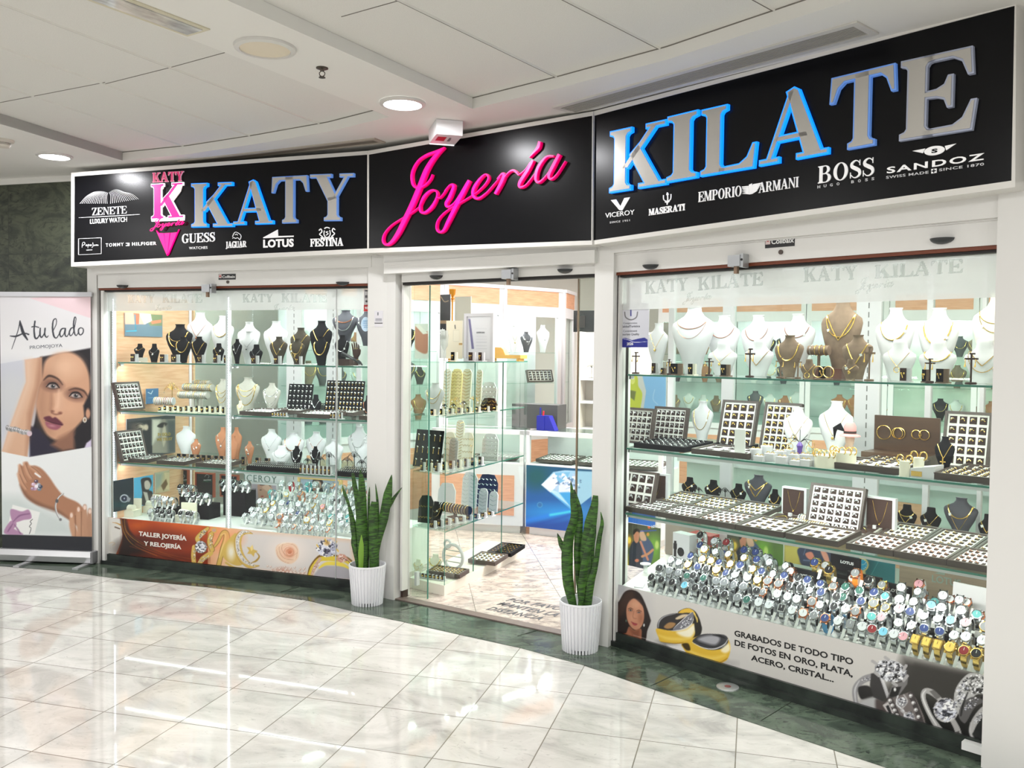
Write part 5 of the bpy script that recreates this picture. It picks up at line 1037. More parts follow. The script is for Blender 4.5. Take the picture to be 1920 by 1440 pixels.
def plant(q,potw,poth,leaves,zk,label):
    p=at(*q,0.0);D=float(p[1]);S=D/FP;R=potw*S/2;H=poth*S
    t=thing('potted_snake_plant',label,'plant',(p[0],p[1]+R* .8, .003),0);cy=p[1]+R* .8
    m=MB();m.lathe([(R* .80, .02),(R* .96,H- .012),(R* .93,H- .012),(R* .90,H* .8),(R* .80,H* .8)],40,cap=False);m.lathe([(R* .80, .03),(R* .05, .03)],40,cap=False)
    m.lathe([(R* .97,H- .014),(R,H- .010),(R,H),(R* .95,H),(R* .93,H- .014)],40,cap=False)
    pot=m.obj('pot',POT,t,smooth=True)
    r_=MB();n=34
    for i in range(n):
        a=2*math.pi*i/n;ca,sa=math.cos(a),math.sin(a);wv= .42*math.pi*R/n*1.35
        def pt(r,s_):return(ca*r-sa*s_,sa*r+ca*s_)
        vs=[]
        for z_,rr in((0,R* .795),(H- .012,R* .955)):
            for r,s_ in((rr- .004,-wv),(rr+ .006,-wv* .8),(rr+ .006,wv* .8),(rr- .004,wv)):vs.append((*pt(r,s_),z_))
        r_.add(vs,[(0,1,5,4),(1,2,6,5),(2,3,7,6),(0,3,2,1),(4,5,6,7)])
    r_.obj('rib',POT,t)
    MB().lathe([(R* .89,H* .78),(R* .3,H* .80),(.001,H* .80)],24).obj('soil',SOIL,t)
    for i,(path,wd,dy,light)in enumerate(leaves):
        P=[px(zk,*v)for v in path];P=catmull(P,5);n=len(P);ws=np.interp(np.linspace(0,1,n),np.linspace(0,1,len(wd)),wd)/Z[zk][2]/2
        y_=cy+dy;m=MB();rs=[]
        Q=[]
        for(x_,yy)in P:
            d=ray(x_,yy);k_=y_/d[1];Q.append(CP+d*k_)
        for k_ in range(n):
            a,b_=Q[max(k_-1,0)],Q[min(k_+1,n-1)];e=b_-a;e=e/(np.linalg.norm(e)+1e-9);nx=np.array([e[2],0,-e[0]]);w_=max(ws[k_]*y_/FP, .0012)
            tw= .35*math.sin(i*2.1+k_/n*2.0);nn=nx*math.cos(tw)+np.array([0,math.sin(tw),0]);bn=np.array([0,1,0])*math.cos(tw)-nx*math.sin(tw)
            o_=Q[k_]-np.array([p[0],cy, .003]);o_[2]=max(o_[2],H* .76)
            rs.append([tuple(o_+nn*w_*s_+bn*(w_* .34*(s_*s_)+th))for s_,th in((-1,0),(-.5,-.0015),(0,-.002),(.5,-.0015),(1,0),(.5, .002),(0, .003),(-.5, .002))])
        m.rings(rs);m.obj('leaf',LEAFL if light else LEAF,t,smooth=True)
    return t
plant((684,1139),70.5,76,[
    ([(300,1062),(296,800),(298,500),(292,250),(276,103)],[60,92,92,78,60,8],-.012,0),([(262,1060),(236,820),(215,650),(170,440),(130,330),(106,250)],[24,60,62,26,34,6], .0,0),
    ([(270,1062),(262,640),(240,380),(216,220),(204,135)],[30,60,54,44,26], .03,0),([(285,1060),(276,620),(272,400),(272,226)],[30,84,54,6],-.03,0),([(282,1050),(282,900),(284,800),(286,710)],[40,52,44,4],-.045,1),
    ([(340,1062),(350,760),(352,480),(356,350),(362,262)],[20,30,26,22,4], .03,0),([(392,1062),(400,740),(402,520),(416,402)],[60,90,92,68],-.02,0),
    ([(420,1030),(436,800),(490,560),(530,330),(568,150)],[30,60,90,84,6], .0,0),([(440,1030),(440,560),(432,380),(416,232)],[20,26,26,4], .03,0),([(440,900),(500,560),(570,400),(664,268)],[10,40,42,3], .02,0),([(250,1000),(226,860),(200,780),(204,690)],[20,44,24,4], .02,0),([(214,1060),(200,1010),(170,960),(120,925)],[4,4,3,2],-.03,0)],
      'L','potted snake plant in a white ribbed pot left of the entrance')
plant((1090,1229),82,96,[
    ([(452,1112),(404,900),(396,700),(410,560),(446,420),(436,300),(418,158)],[40,78,88,76,60,44,4],-.015,0),([(480,1000),(470,700),(474,560),(480,400),(462,300),(440,220)],[20,60,60,48,30,10], .03,0),
    ([(510,1114),(520,800),(524,640),(556,460),(584,340),(594,262)],[46,74,84,88,56,36], .0,0),([(470,1112),(492,1000),(500,900),(520,760),(560,600),(580,470)],[20,40,60,60,66,10],-.03,0),
    ([(540,1112),(560,900),(594,760),(622,560),(640,460),(630,378)],[46,60,40,34,26,3],-.01,0),([(420,900),(380,690),(350,610),(322,530)],[30,44,44,4], .0,0),([(560,800),(566,640),(582,540),(596,462)],[40,50,44,8], .035,0)],
      'K','potted snake plant in a white ribbed pot right of the entrance')
# ------------------------------------------------------------------ registry that words the labels
REG=[]
def reg(o,adj,noun,cat,place,x,name=None):
    REG.append((o,adj,noun,cat,place,x));o['category']=cat;return o
def word_labels():
    groups={}
    for r in REG:groups.setdefault((r[1],r[2],r[4]),[]).append(r)
    for(adj,noun,place),L in groups.items():
        L.sort(key=lambda r:r[5])
        nm=(adj+' '+noun).strip();plural=noun+('es' if noun.endswith(('ch','x'))else 's')
        for i,r in enumerate(L):
            if len(L)==1:r[0]['label']='%s, %s'%(nm,place)
            else:
                n_=len(L);o_='leftmost' if i==0 else('rightmost' if i==n_-1 else ORD[min(i,len(ORD)-1)]+' from left')
                r[0]['label']='%s, %s of its kind, %s'%(nm,o_,place);r[0]['group']='%s %s, %s'%(adj,plural,place)
P1L,P2L,P3L,P0L='top shelf of left window','second shelf of left window','third shelf of left window','floor of left window'
P1R,P2R,P3R,P0R='top shelf of right window','second shelf of right window','third shelf of right window','floor of right window'
ZS={P1L:1.516,P2L:1.151,P3L: .761,P0L: .331,P1R:1.509,P2R:1.101,P3R: .738,P0R: .331}
# ------------------------------------------------------------------ neck busts and necklaces
TALL=[(0, .34, .30, .12),(.06, .36, .30, .10),(.25, .52, .26, .04),(.45, .80, .24, .0),(.60, .95, .22, .0),(.69,1.0, .20, .03),(.75, .94, .19, .05),(.80, .70, .18, .07),(.85, .46, .18, .09),(.91, .33, .17, .10),(.97, .30, .17, .10),(.985, .34, .19, .10),(1.0, .34, .19, .10)]
SHORT=[(0, .50, .34, .10),(.05, .52, .32, .08),(.25, .70, .26, .03),(.45, .92, .22, .0),(.56,1.0, .20, .02),(.64, .94, .18, .05),(.72, .62, .18, .08),(.80, .44, .18, .10),(.90, .40, .18, .10),(.97, .40, .17, .10),(1.0, .34, .14, .10)]
def sec(P,z):
    z=min(max(z,0),1)
    for a,b in zip(P,P[1:]):
        if z<=b[0]:
            t=(z-a[0])/(b[0]-a[0]+1e-9);return[a[i]+(b[i]-a[i])*t for i in range(1,4)]
    return P[-1][1:]
def bust_mesh(P,W,H):
    rs=[];n=14;D=W* .62
    for z,hw,dp,yc in P:
        ring=[]
        for i in range(n+1):
            a=math.pi*i/n;x=-hw/2*math.cos(a);y=yc-dp*math.sin(a)** .8
            ring.append((x*W,y*D,z*H))
        for i in range(1,4):x=hw/2-hw*i/4;ring.append((x*W,(yc+ .05)*D,z*H))
        rs.append(ring)
    return MB().rings(rs)
def front_y(P,x,z,W,H):
    hw,dp,yc=sec(P,z/H);q=min(abs(x)/(hw/2*W+1e-9), .999);return(yc-dp*(1-q*q)** .4)*W* .62
def chain_path(P,W,H,zt,zb,spread,vee,n=26):
    pts=[]
    for i in range(n+1):
        t=-1+2*i/n;s_=abs(t)**(1.15 if vee else 2.2);x=spread*W*(t if vee else math.sin(t*math.pi/2));z=(zb+(zt-zb)*(s_ if vee else(1-math.cos(t*math.pi/2))))*H
        pts.append((x,front_y(P,x,z,W,H)- .0015,z))
    return pts
NECK={'thin':(.0011,0),'chain':(.002,0),'thick':(.0034,1),'beads':(.0026,2),'omega':(.0036,0)}
def chain_mesh(pts,style,pend=None,tagm=True):
    r,mode=NECK[style];m=MB()
    if mode==2:
        for i in range(0,len(pts)-1):
            a,b=Vector(pts[i]),Vector(pts[i+1]);m.ball(a,r,6);m.ball((a+b)/2,r* .8,5)
    elif mode==1:
        m.tube(pts,[r*(.75+ .35*(i%2))for i in range(len(pts))],6)
    else:m.tube(pts,r,5,flat=.7)
    lo=min(pts,key=lambda p:p[2])
    if pend=='drop':m.ball((lo[0],lo[1]- .003,lo[2]- .012), .007,8,sz=1.4)
    if pend=='disc':m.tube([(lo[0]+ .013*math.cos(a),lo[1]- .003,lo[2]- .016+ .013*math.sin(a))for a in np.linspace(0,2*math.pi,14)[:-1]], .0016,5,closed=True)
    if pend=='cross':m.box(lo[0]- .0025,lo[0]+ .0025,lo[1]- .005,lo[1]- .001,lo[2]- .04,lo[2]);m.box(lo[0]- .012,lo[0]+ .012,lo[1]- .005,lo[1]- .001,lo[2]- .018,lo[2]- .013)
    if pend=='hoop':m.tube([(lo[0]+ .02*math.cos(a),lo[1]- .003,lo[2]- .022+ .02*math.sin(a))for a in np.linspace(0,2*math.pi,18)[:-1]], .0035,6,closed=True)
    return m
BC={'w':(WHITEL,'white'),'k':(BLACKV,'black'),'b':(BROWNV,'taupe'),'g':(GREYL,'grey'),'G':(GREYV,'charcoal'),'t':(TANV,'tan'),'c':(CREAM,'cream'),'d':(DKTAUPE,'dark taupe')}
MT={'G':(GOLD,'gold'),'S':(SILVER,'silver'),'R':(ROSE,'rose gold')}
ORDN={}
def bust(F,place,k,xc,yt,wd,w,col,neck='',yaw=0.0,zb=None,riser=0.0,yb=None,prof=None):
    """neck bust: centre x, top y and width measured in zoom window k; w = distance behind the glass; neck e.g. 'Gthin:drop:v'"""
    zs=ZS.get(place,zb)if zb is None else zb
    kx,ky=px(k,xc,yt);u,zt=F.hit(kx,ky,w);sc_=Z[k][2]
    ua,_=F.hit(kx-wd/sc_/2,ky,w);ub,_=F.hit(kx+wd/sc_/2,ky,w);W_=ub-ua;zs2=zs+riser;H_=zt-zs2
    P=prof or(SHORT if H_< .165 else TALL);m_,cn=BC[col]
    q=F.W(u,w,zs2);t=empty('necklace_bust',q,F.ang+yaw)
    bust_mesh(P,W_,H_).obj('display_bust',m_,t,smooth=True)
    size='tall' if H_> .26 else('small' if H_< .15 else 'medium')
    reg(t,'%s %s'%(size,cn),'neck bust','bust',place,kx)
    if riser:reg(MB().box(-W_* .3,W_* .3,-.03, .05,0,riser).obj('display_block',ACRYL,None,F.W(u,w,zs),F.ang),'clear','bust block','block',place,kx)
    for nk in[s_ for s_ in neck.split('|')if s_]:
        pr_=nk.split(':');mt,st=pr_[0][0],pr_[0][1:];pend=pr_[1]if len(pr_)>1 and pr_[1]else None;vee='v' in pr_[2]if len(pr_)>2 else False;lv=float(pr_[3])if len(pr_)>3 else .45
        top_= .80 if P is TALL else .72
        pts=chain_path(P,W_,H_,top_,lv, .34 if lv> .3 else .38,vee)
        nt=empty('necklace',q,F.ang+yaw);me=chain_mesh(pts,st,pend);me.obj('chain',MT[mt][0],nt,smooth=True)
        if rnd.random()< .6:
            i=rnd.choice((4,6,20,22));a=pts[i];MB().add([(a[0]- .004,a[1]- .004,a[2]- .012),(a[0]+ .008,a[1]- .004,a[2]- .008),(a[0]+ .004,a[1]- .004,a[2]+ .004),(a[0]- .008,a[1]- .004,a[2])],[(0,1,2,3)]).obj('price_tag',TAG,nt)
        stn={'thin':'fine','chain':'plain','thick':'thick','beads':'beaded','omega':'flat'}[st]
        reg(nt,'%s %s'%(stn,MT[mt][1]),'necklace','necklace',place,kx+lv*2)
    return t
# ------------------------------------------------------------------ rings and trays
def ring_me(mt):
    key='ring_'+mt
    if key not in MATS:
        m=MB();m.tube([(.0085*math.cos(a),-.004, .0085*math.sin(a))for a in np.linspace(.2,math.pi- .2,8)], .0019,5);m.ball((0,-.004, .0105), .0032,6);m.add([(-.010,-.0045, .010),(-.004,-.0045, .015),(.006,-.0045, .011),(0,-.0045, .0055)],[(0,1,2,3)],1)
        MATS[key]=m.mesh('ring',[MT[mt][0],TAG],True)
    return MATS[key]
RB=[0];REST=MB()
RINGS=[]
def put_ring(M4,mt,label,group,sc_=1.0):RINGS.append((M4@Matrix.Scale(sc_,4),mt,label,group))
def place_rings():
    RINGS.sort(key=lambda r:(r[0].translation-Vector(CP)).length)
    for i,(Mx,mt,label,group)in enumerate(RINGS):
        me=ring_me(mt)
        if i<300:
            o=bpy.data.objects.new('ring',me);COL.objects.link(o);o.matrix_world=Mx;o['label']=label;o['category']='ring';o['group']=group
        else:REST.add([Mx@v.co for v in me.vertices],[tuple(p.vertices)for p in me.polygons],0 if mt=='G' else 1)
def tray(F,place,u,w,z,W_,H_,nx,ny,lean,yaw=0.0,mt='G',pads=True,x=0,words='',fill=1.0,dark=False,rs=1.0,th=.024):
    """lean = angle above the shelf in degrees (0 flat, ~75 upright); the tray lies in its own x-z plane, rotated back"""
    a=math.radians(90-lean)
    Mr=Matrix.Translation(F.W(u,w,z))@Matrix.Rotation(F.ang+yaw,4,'Z')@Matrix.Rotation(-a,4,'X')
    t=empty('jewellery_tray');t.matrix_world=Mr
    m=MB();f= .012
    for b in((0,f,0,H_),(W_-f,W_,0,H_),(f,W_-f,0,f),(f,W_-f,H_-f,H_)):m.box(b[0],b[1],-.004,th,b[2],b[3])
    m.box(f,W_-f, .010,th,f,H_-f);m.obj('frame',BLACKV if dark else TRAYF,t)
    MB().box(f,W_-f, .004, .010,f,H_-f).obj('liner',BLACKV if dark else TRAYW,t)
    cw,ch=(W_-2*f- .008)/nx,(H_-2*f- .008)/ny;pm=MB();ph= .36 if lean>30 else .24;rs=rs if lean>30 else rs* .8;L=words.replace(' from left','').replace('flat ','').replace('upright ','').replace(' of gold rings','').replace(' of right',', right').replace(' of left',', left').replace('the ','').replace('brown ','').replace(' shelf,',' shelf').replace(' in middle','').replace('tray of raised','raised').replace('rear tray of gold','rear').replace('tray of gold','tray of').replace('left of purple figure','near purple figure').replace(' beside right pillar',' by pillar')
    for i in range(nx):
        for j in range(ny):
            cx,cz2=f+ .004+(i+ .5)*cw,f+ .004+(j+ .5)*ch
            if pads:pm.box(cx-cw*ph,cx+cw*ph, .001, .004,cz2-ch*ph,cz2+ch*ph)
            if rnd.random()<fill:
                put_ring(Mr@Matrix.Translation((cx+rnd.uniform(-.002, .002), .002,cz2- .004))@Matrix.Rotation(rnd.uniform(-.3, .3),4,'Y')@Matrix.Rotation(math.radians(90)if lean<30 else 0,4,'X'),mt,'%s ring, %s row, %s column, %s'%({'G':'gold','S':'silver','R':'pink'}[mt],ORD[ny-1-j],ORD[i],L),'rings in the '+words,rs)
    if pads and not dark:pm.obj('velvet_pad',TRAYD,t)
    o=t;o['label']=words;o['category']='tray';return t
def tray_up(F,place,k,x0,x1,yt,w,nx,ny,words,lean=74,zs=None,**kw):
    zs=ZS[place]if zs is None else zs;u0,zt=F.hit(*px(k,x0,yt),w);u1,_=F.hit(*px(k,x1,yt),w);H_=(zt-zs)/math.sin(math.radians(lean))
    return tray(F,place,u0,w,zs+ .006,u1-u0,H_,nx,ny,lean,words=words,**kw)
# ------------------------------------------------------------------ watches
WB={}
DIALC={'blue':(44,60,112),'black':(26,26,30),'green':(40,90,80),'white':(196,198,202),'ice blue':(120,186,214),'gold':(226,190,96),'pink':(204,150,160),'red':(130,40,44),'teal':(86,158,158),'grey':(120,122,126)}
STRAPM={'silver':SILVER,'gold':GOLD,'rose':ROSE,'blue':mat('blue_rubber',(84,150,196), .5),'orange':mat('orange_rubber',(236,130,36), .5),'black':mat('black_rubber',(30,30,34), .5),'white':mat('white_rubber',(232,232,234), .5),'teal':mat('teal_rubber',(70,170,176), .5),'brown':mat('brown_strap',(130,78,50), .6),'red':mat('red_strap',(190,40,50), .6)}
CASEM={'silver':SILVER,'gold':GOLD,'rose':ROSE,'black':mat('black_case',(24,24,28), .3, .4)}
REDTAG=mat('red_tag',(196,36,48), .5);DISP=mat('clear_stand',(214,220,222), .15,alpha=.35)
def watch_meshes(strap,case,dial,square):
    key=(strap,case,dial,square)
    if key in WB:return WB[key]
    a0=math.radians(38) # dial faces up and outwards
    R_,B_r= .026, .034
    m=MB();n=22;rs=[]
    for i in range(n):
        a=2*math.pi*i/n;ca,sa=math.cos(a),math.sin(a);y,z=-R_*ca* .86,B_r*sa;hw= .0085 if math.cos(a-a0)< .55 else .0095
        nn=(-ca,sa);rs.append([(-hw,y,z),(hw,y,z),(hw,y+nn[0]* .0026,z+nn[1]* .0026),(-hw,y+nn[0]* .0026,z+nn[1]* .0026)])
    rs.append(rs[0]);m.rings(rs,cap=False)
    Mt=Matrix.Translation((0,-R_* .86*math.cos(a0),B_r*math.sin(a0)))@Matrix.Rotation(math.radians(90)-a0,4,'X')
    c=MB();d=MB();h=MB()
    if square:
        c.poly([(-.013,-.016),(.013,-.016),(.013, .016),(-.013, .016)],0, .008,'z');c.poly([(-.0145,-.012),(.0145,-.012),(.0145, .012),(-.0145, .012)], .0005, .0075,'z');d.poly([(-.0105,-.0125),(.0105,-.0125),(.0105, .0125),(-.0105, .0125)], .008, .0088,'z')
    else:
        c.lathe([(.0165,0),(.0185, .002),(.0185, .006),(.0170, .0085),(.0150, .0088),(.0148, .0080)],22);d.lathe([(.0148, .0080),(.0148, .0084),(.001, .0084)],22)
        c.cyl((.018,0, .004), .0022, .0035,8,axis='x');[c.box(s_* .011- .0025,s_* .011+ .0025,-.021, .021, .001, .005)for s_ in(-1,1)]
    h.box(-.0005, .0005,0, .010, .0092, .0096);h.box(-.0006, .0006,0, .0065, .0090, .0094);h.v=[(v[0],v[1],v[2])for v in h.v]
    for q in(c,d,h):q.xf(Mt)
    tg=MB().add([(.013,-.030,-.034),(.022,-.026,-.036),(.026,-.012, .0),(.017,-.016, .002)],[(0,1,2,3)]).add([(.013,-.029,-.034),(.022,-.025,-.036),(.026,-.011, .0),(.017,-.015, .002)],[(3,2,1,0)])
    s_=MB().box(-.007, .007,-.010, .014,-.034,-.026).tube([(0, .006,-.03),(0, .010,0),(0, .004, .026)], .005,6)
    dm=mat('dial_'+dial,DIALC[dial], .4,spec=.25)
    WB[key]=[('strap',m.mesh('strap',STRAPM[strap],True)),('case',c.mesh('case',CASEM[case],True)),('dial',d.mesh('dial',dm,False)),('hands',h.mesh('hands',TAG if dial in('black','blue','green','red','grey','teal')else STEELDK)),('price_tag',tg.mesh('tag',TAG)),('cuff_stand',s_.mesh('stand',DISP))]
    return WB[key]
def watch(F,place,u,w,z,strap='silver',case='silver',dial='black',square=False,yaw=0.0,s=1.0,notag=False,x=0,tilt=0.0):
    t=empty('wrist_watch',F.W(u,w,z+ .039*s),(tilt,0,F.ang+yaw),s*1.08)
    for nm,me in watch_meshes(strap,case,dial,square):
        if nm=='price_tag' and notag:continue
        link(nm,me,t)
    sh='square ' if square else ''
    reg(t,'%s%s'%(sh,'two-tone' if strap!=case and strap in('silver','gold','rose')else strap),'%s-dial watch'%dial,'watch',place,prj(F.W(u,w,z))[0]);return t
# ------------------------------------------------------------------ small stands
def card(F,place,k,xc,yt,yb_,wd,w,base='w',zs=None):
    """earring card: little block with a dark velvet front and a pair of earrings"""
    zs=ZS[place]if zs is None else zs;s_=Z[k][2];kx,ky=px(k,xc,yt);u,zt=F.hit(kx,ky,w);H_=min(max(zt-zs, .03), .062);wd*= .8;ua,_=F.hit(kx-wd/s_/2,ky,w);W_=2*(u-ua)
    t=empty('earring_stand',F.W(u,w,zs),F.ang+rnd.uniform(-.3, .3));MB().box(-W_/2,W_/2,-.012, .03,0, .006).box(W_* .1,W_/2,0, .012, .006,H_).obj('base_block',BC[base][0],t)
    MB().box(-W_/2,W_* .1,-.004, .004, .006,H_).obj('velvet_card',DKBROWN if base=='w' else BLACKV,t)
    m=MB();[m.ball((-W_* .34+i*W_* .26,-.007,H_* .62), .0042,6,sz=1.5)for i in range(2)];m.tube([(-W_* .3,-.006,H_* .55),(-W_* .2,-.006,H_* .3)], .0015,4);m.obj('earring',GOLD,t)
    reg(t,{'w':'white','b':'taupe','k':'black','c':'cream'}[base]+' based','earring stand','earring stand',place,kx)
def tbar(F,place,k,xc,yt,w,col=DKBROWN,wd=70,cn='brown',zs=None,lean=0.0):
    zs=ZS[place]if zs is None else zs;kx,ky=px(k,xc,yt);u,zt=F.hit(kx,ky,w);H_=zt-zs;W_=wd/Z[k][2]/FP*(F.W(u,w)[1])
    t=empty('earring_post',F.W(u,w,zs),F.ang+rnd.uniform(-.2, .2));MB().lathe([(W_* .42,0),(W_* .45, .004),(W_* .40, .009),(.004, .010)],20).obj('base',col,t,smooth=True)
    MB().tube([(0,0, .008),(lean* .02,0,H_* .95)], .004,8).obj('post',col,t);MB().box(-W_* .5,W_* .5,-.006, .006,H_* .78,H_* .84).box(-W_* .12,W_* .25,-.006, .006,H_* .95,H_).obj('crossbar',col,t)
    m=MB();[m.tube([(x_,-.007,H_* .8),(x_+ .001,-.009,H_* .66),(x_- .001,-.009,H_* .55)],[.0012, .002, .004],5)for x_ in(-W_* .42,W_* .38)];m.obj('earring',GOLD,t)
    reg(t,cn,'earring post','earring stand',place,kx)
def tree(F,place,k,xc,yt,w,n=6,col=None,cn='black',zs=None,fan=True):
    zs=ZS[place]if zs is None else zs;col=col or mat('black_wire',(22,22,24), .4);kx,ky=px(k,xc,yt);u,zt=F.hit(kx,ky,w);H_=max(zt-zs, .05)
    t=empty('earring_tree',F.W(u,w,zs),F.ang);MB().lathe([(H_* .22,0),(H_* .24, .003),(H_* .05, .007)],16).obj('base',col,t,smooth=True)
    m=MB().tube([(0,0, .005),(0,0,H_* .86)], .0028,6);m.obj('stem',col,t);m=MB()
    for i in range(n):
        a=math.pi*(i+ .5)/n;dx=math.cos(a)*H_* .34;m.tube([(0,0,H_* .7),(dx* .5,-.004,H_*(.78+ .22*math.sin(a))),(dx,-.004,H_*(.70+ .18*math.sin(a))),(dx*1.05,-.005,H_*(.6+ .2*math.sin(a)))], .0018,5)
    m.obj('branches',col,t);m=MB()
    for i in range(0,n,2):a=math.pi*(i+ .5)/n;dx=math.cos(a)*H_* .36;m.ball((dx,-.006,H_*(.56+ .2*math.sin(a))), .0038,6,sz=1.6)
    m.obj('earring',SILVER,t);reg(t,cn,'earring tree','earring stand',place,kx)
def roll(F,place,k,x0,x1,yc,rad,w,mtl,col,cn,n=12,zs=None,yaw=0.0,sup=True):
    """horizontal bracelet roll with bangles"""
    (ua,z),(ub,_)=F.hit(*px(k,x0,yc),w),F.hit(*px(k,x1,yc),w);L_=ub-ua;zs=ZS[place]if zs is None else zs;r=rad
    t=empty('bracelet_roll',F.W(ua,w,zs),F.ang+yaw);h=z-zs;MB().cyl((0,0,h),r,L_,20,axis='x').obj('roll',col,t,smooth=True)
    if sup and h>r+ .01:MB().box(L_* .46,L_* .54,-.008, .008, .006,h-r* .9).box(L_* .3,L_* .7,-.03, .03,0, .006).obj('stand',col,t)
    for i in range(n):
        x=L_*(i+ .7)/(n+ .4);b=MB().tube([(x+rnd.uniform(-.001, .001),(r+ .002)*math.cos(a),h+(r+ .002)*math.sin(a))for a in np.linspace(0,2*math.pi,22)[:-1]],rnd.choice((.0014, .002, .0028)),5,closed=True);b.obj('bangle',mtl if i%4 else(SILVER if mtl is GOLD else GOLD),t,smooth=True)
    reg(t,cn,'bracelet roll','bracelet stand',place,px(k,x0,yc)[0])
def poster(F,name,label,q0,q1,w,base,paint=None,key=None,res=.004,words=(),frame=None,lean=0.0,lit=0.0,th=.006):
    """flat printed card standing at w; q0 top-left, q1 bottom-right in full-picture pixels"""
    u0,z0=F.hit(*q0,w);u1,z1=F.hit(*q1,w);c=Canvas(F,u0,u1,z1,z0,w,res,base)
    if paint:c.z(key);paint(c)
    t=thing(name,label,'poster',F.W(u0,w,z1),F.ang);c.obj('printed_sheet',t, .35,emit=lit)
    MB().box(0,u1-u0, .002,th,0,z0-z1).obj('backing',WHITEL,t)
    if frame:
        fm,fw_=frame;m=MB();W_,H_=u1-u0,z0-z1
        for b in((-fw_,0,-fw_,H_+fw_),(W_,W_+fw_,-fw_,H_+fw_),(0,W_,-fw_,0),(0,W_,H_,H_+fw_)):m.box(b[0],b[1],-.012, .012,b[2],b[3])
        m.obj('frame',fm,t)
    for txt,a,b_,tp,m_,bold in words:
        (ua,za),(ub_,zb_),(_,zt3)=F.hit(*px(key,*a),w),F.hit(*px(key,*b_),w),F.hit(*px(key,*tp),w);m=MB();sans(m,txt,ua-u0,za-z1,ub_-u0,zb_-z1,zt3-za,-.0016,-.0003,bold);m.obj('lettering',m_,t)
    return t
def box_thing(F,name,label,cat,u,w,z,W_,D_,H_,m_,yaw=0.0,part='body',bev=0.0):
    t=thing(name,label,cat,F.W(u,w,z),F.ang+yaw);MB().box(-W_/2,W_/2,-D_/2,D_/2,0,H_).obj(part,m_,t);return t
def hand(F,place,k,xb,yb_,w,L_,lean,col,words,yaw=0.0,up=False):
    """display hand: palm, five separate fingers, wrist base"""
    zs=ZS[place];u,_=F.hit(*px(k,xb,yb_),w);t=thing('display_hand',words,'display hand',F.W(u,w,zs+ .002),F.ang+yaw)
    if up:Mx=Matrix.Rotation(math.radians(0),4,'X')
    else:Mx=Matrix.Translation((0,0,L_* .42))@Matrix.Rotation(math.radians(112),4,'Y')@Matrix.Rotation(math.radians(90),4,'Z')
    s_=L_;m=MB()
    m.rings([[(cx_*s_+hw*s_*math.cos(2*math.pi*i/12),th_*s_*math.sin(2*math.pi*i/12),z_*s_)for i in range(12)]for z_,hw,th_,cx_ in((0, .10, .08,0),(.15, .085, .07,0),(.3, .095, .055,0),(.42, .14, .045,0),(.52, .15, .04,0),(.58, .13, .03,0))])
    for i,(x_,ln)in enumerate(((-.115, .30),(-.04, .36),(.04, .33),(.11, .26))):
        m.tube([(x_*s_,0, .52*s_),(x_*1.1*s_,-.01*s_,(.52+ln* .4)*s_),(x_*1.2*s_,-.04*s_,(.52+ln* .75)*s_),(x_*1.2*s_,-.075*s_,(.52+ln* .98)*s_)],[.034*s_, .031*s_, .027*s_, .014*s_],8)
    m.tube([(.08*s_,-.01*s_, .34*s_),(.17*s_,-.04*s_, .44*s_),(.21*s_,-.07*s_, .54*s_),(.22*s_,-.09*s_, .60*s_)],[.045*s_, .038*s_, .03*s_, .016*s_],8)
    m.xf(Mx);mn=min(v[2]for v in m.v);m.v=[(v[0],v[1],v[2]-mn)for v in m.v];m.obj('hand_form',col,t,smooth=True)
    r_=MB()
    for x_,ln in((-.04, .36),(.04, .33)):r_.tube([(x_*1.06*s_+ .04*s_*math.cos(a), .04*s_*math.sin(a),(.52+ln* .3)*s_)for a in np.linspace(0,6.283,12)[:-1]], .008*s_,5,closed=True)
    r_.xf(Mx);r_.v=[(v[0],v[1],v[2]-mn)for v in r_.v];tag(r_.obj('finger_ring',GOLD,None,F.W(u,w,zs+ .002),F.ang+yaw),'pair of gold rings worn by the '+words.split(',')[0],'ring')
# ------------------------------------------------------------------ furniture of the two show windows
PLI=mat('white_display_floor',(236,236,234), .35)
def shelf(F,u0,u1,w0,w1,zt,label,sl=0.0):
    t=thing('glass_shelf',label,'shelf',F.W(u0,w0,zt- .009),F.ang,'glass shelves in the show windows');L_=u1-u0
    MB().poly([(0, .0015),(L_, .0015),(L_,w1-w0),(-sl,w1-w0)],0, .008,'z').obj('pane',SHELFG,t);MB().box(0,L_,-.0005, .0015,-.0005, .0085).obj('front_edge',GEDGE,t)
    if zt<1.3:MB().cyl((.03, .026,-.010), .006,L_- .06,8,axis='x').obj('light_tube',mat('shelf_tube_glow',(255,255,255), .4,emit=(246,250,255),es=14),t);MB().box(.02,L_- .02, .014, .04,-.004,-.001).box(.02,L_- .02, .014, .016,-.016,-.004).obj('tube_profile',ALU,t)
    MB().box(-.012,0, .03, .06,-.02, .006).box(L_,L_+ .012, .03, .06,-.02, .006).obj('bracket',ALU,t)
for pl,dp in((P1L, .50),(P2L, .86),(P3L, .86)):
    s_=pl.split(' ')[0];shelf(FL, .075,1.08, .07,dp,ZS[pl],'glass %s shelf in left half of the left window'%s_);shelf(FL,1.115,2.235, .07,dp,ZS[pl],'glass %s shelf in right half of the left window'%s_)
for pl,dp in((P1R, .50),(P2R, .86),(P3R, .88)):shelf(FR, .035,1.905, .045,dp,ZS[pl],'long glass %s shelf in the right window'%pl.split(' ')[0], .3*dp/ .86)
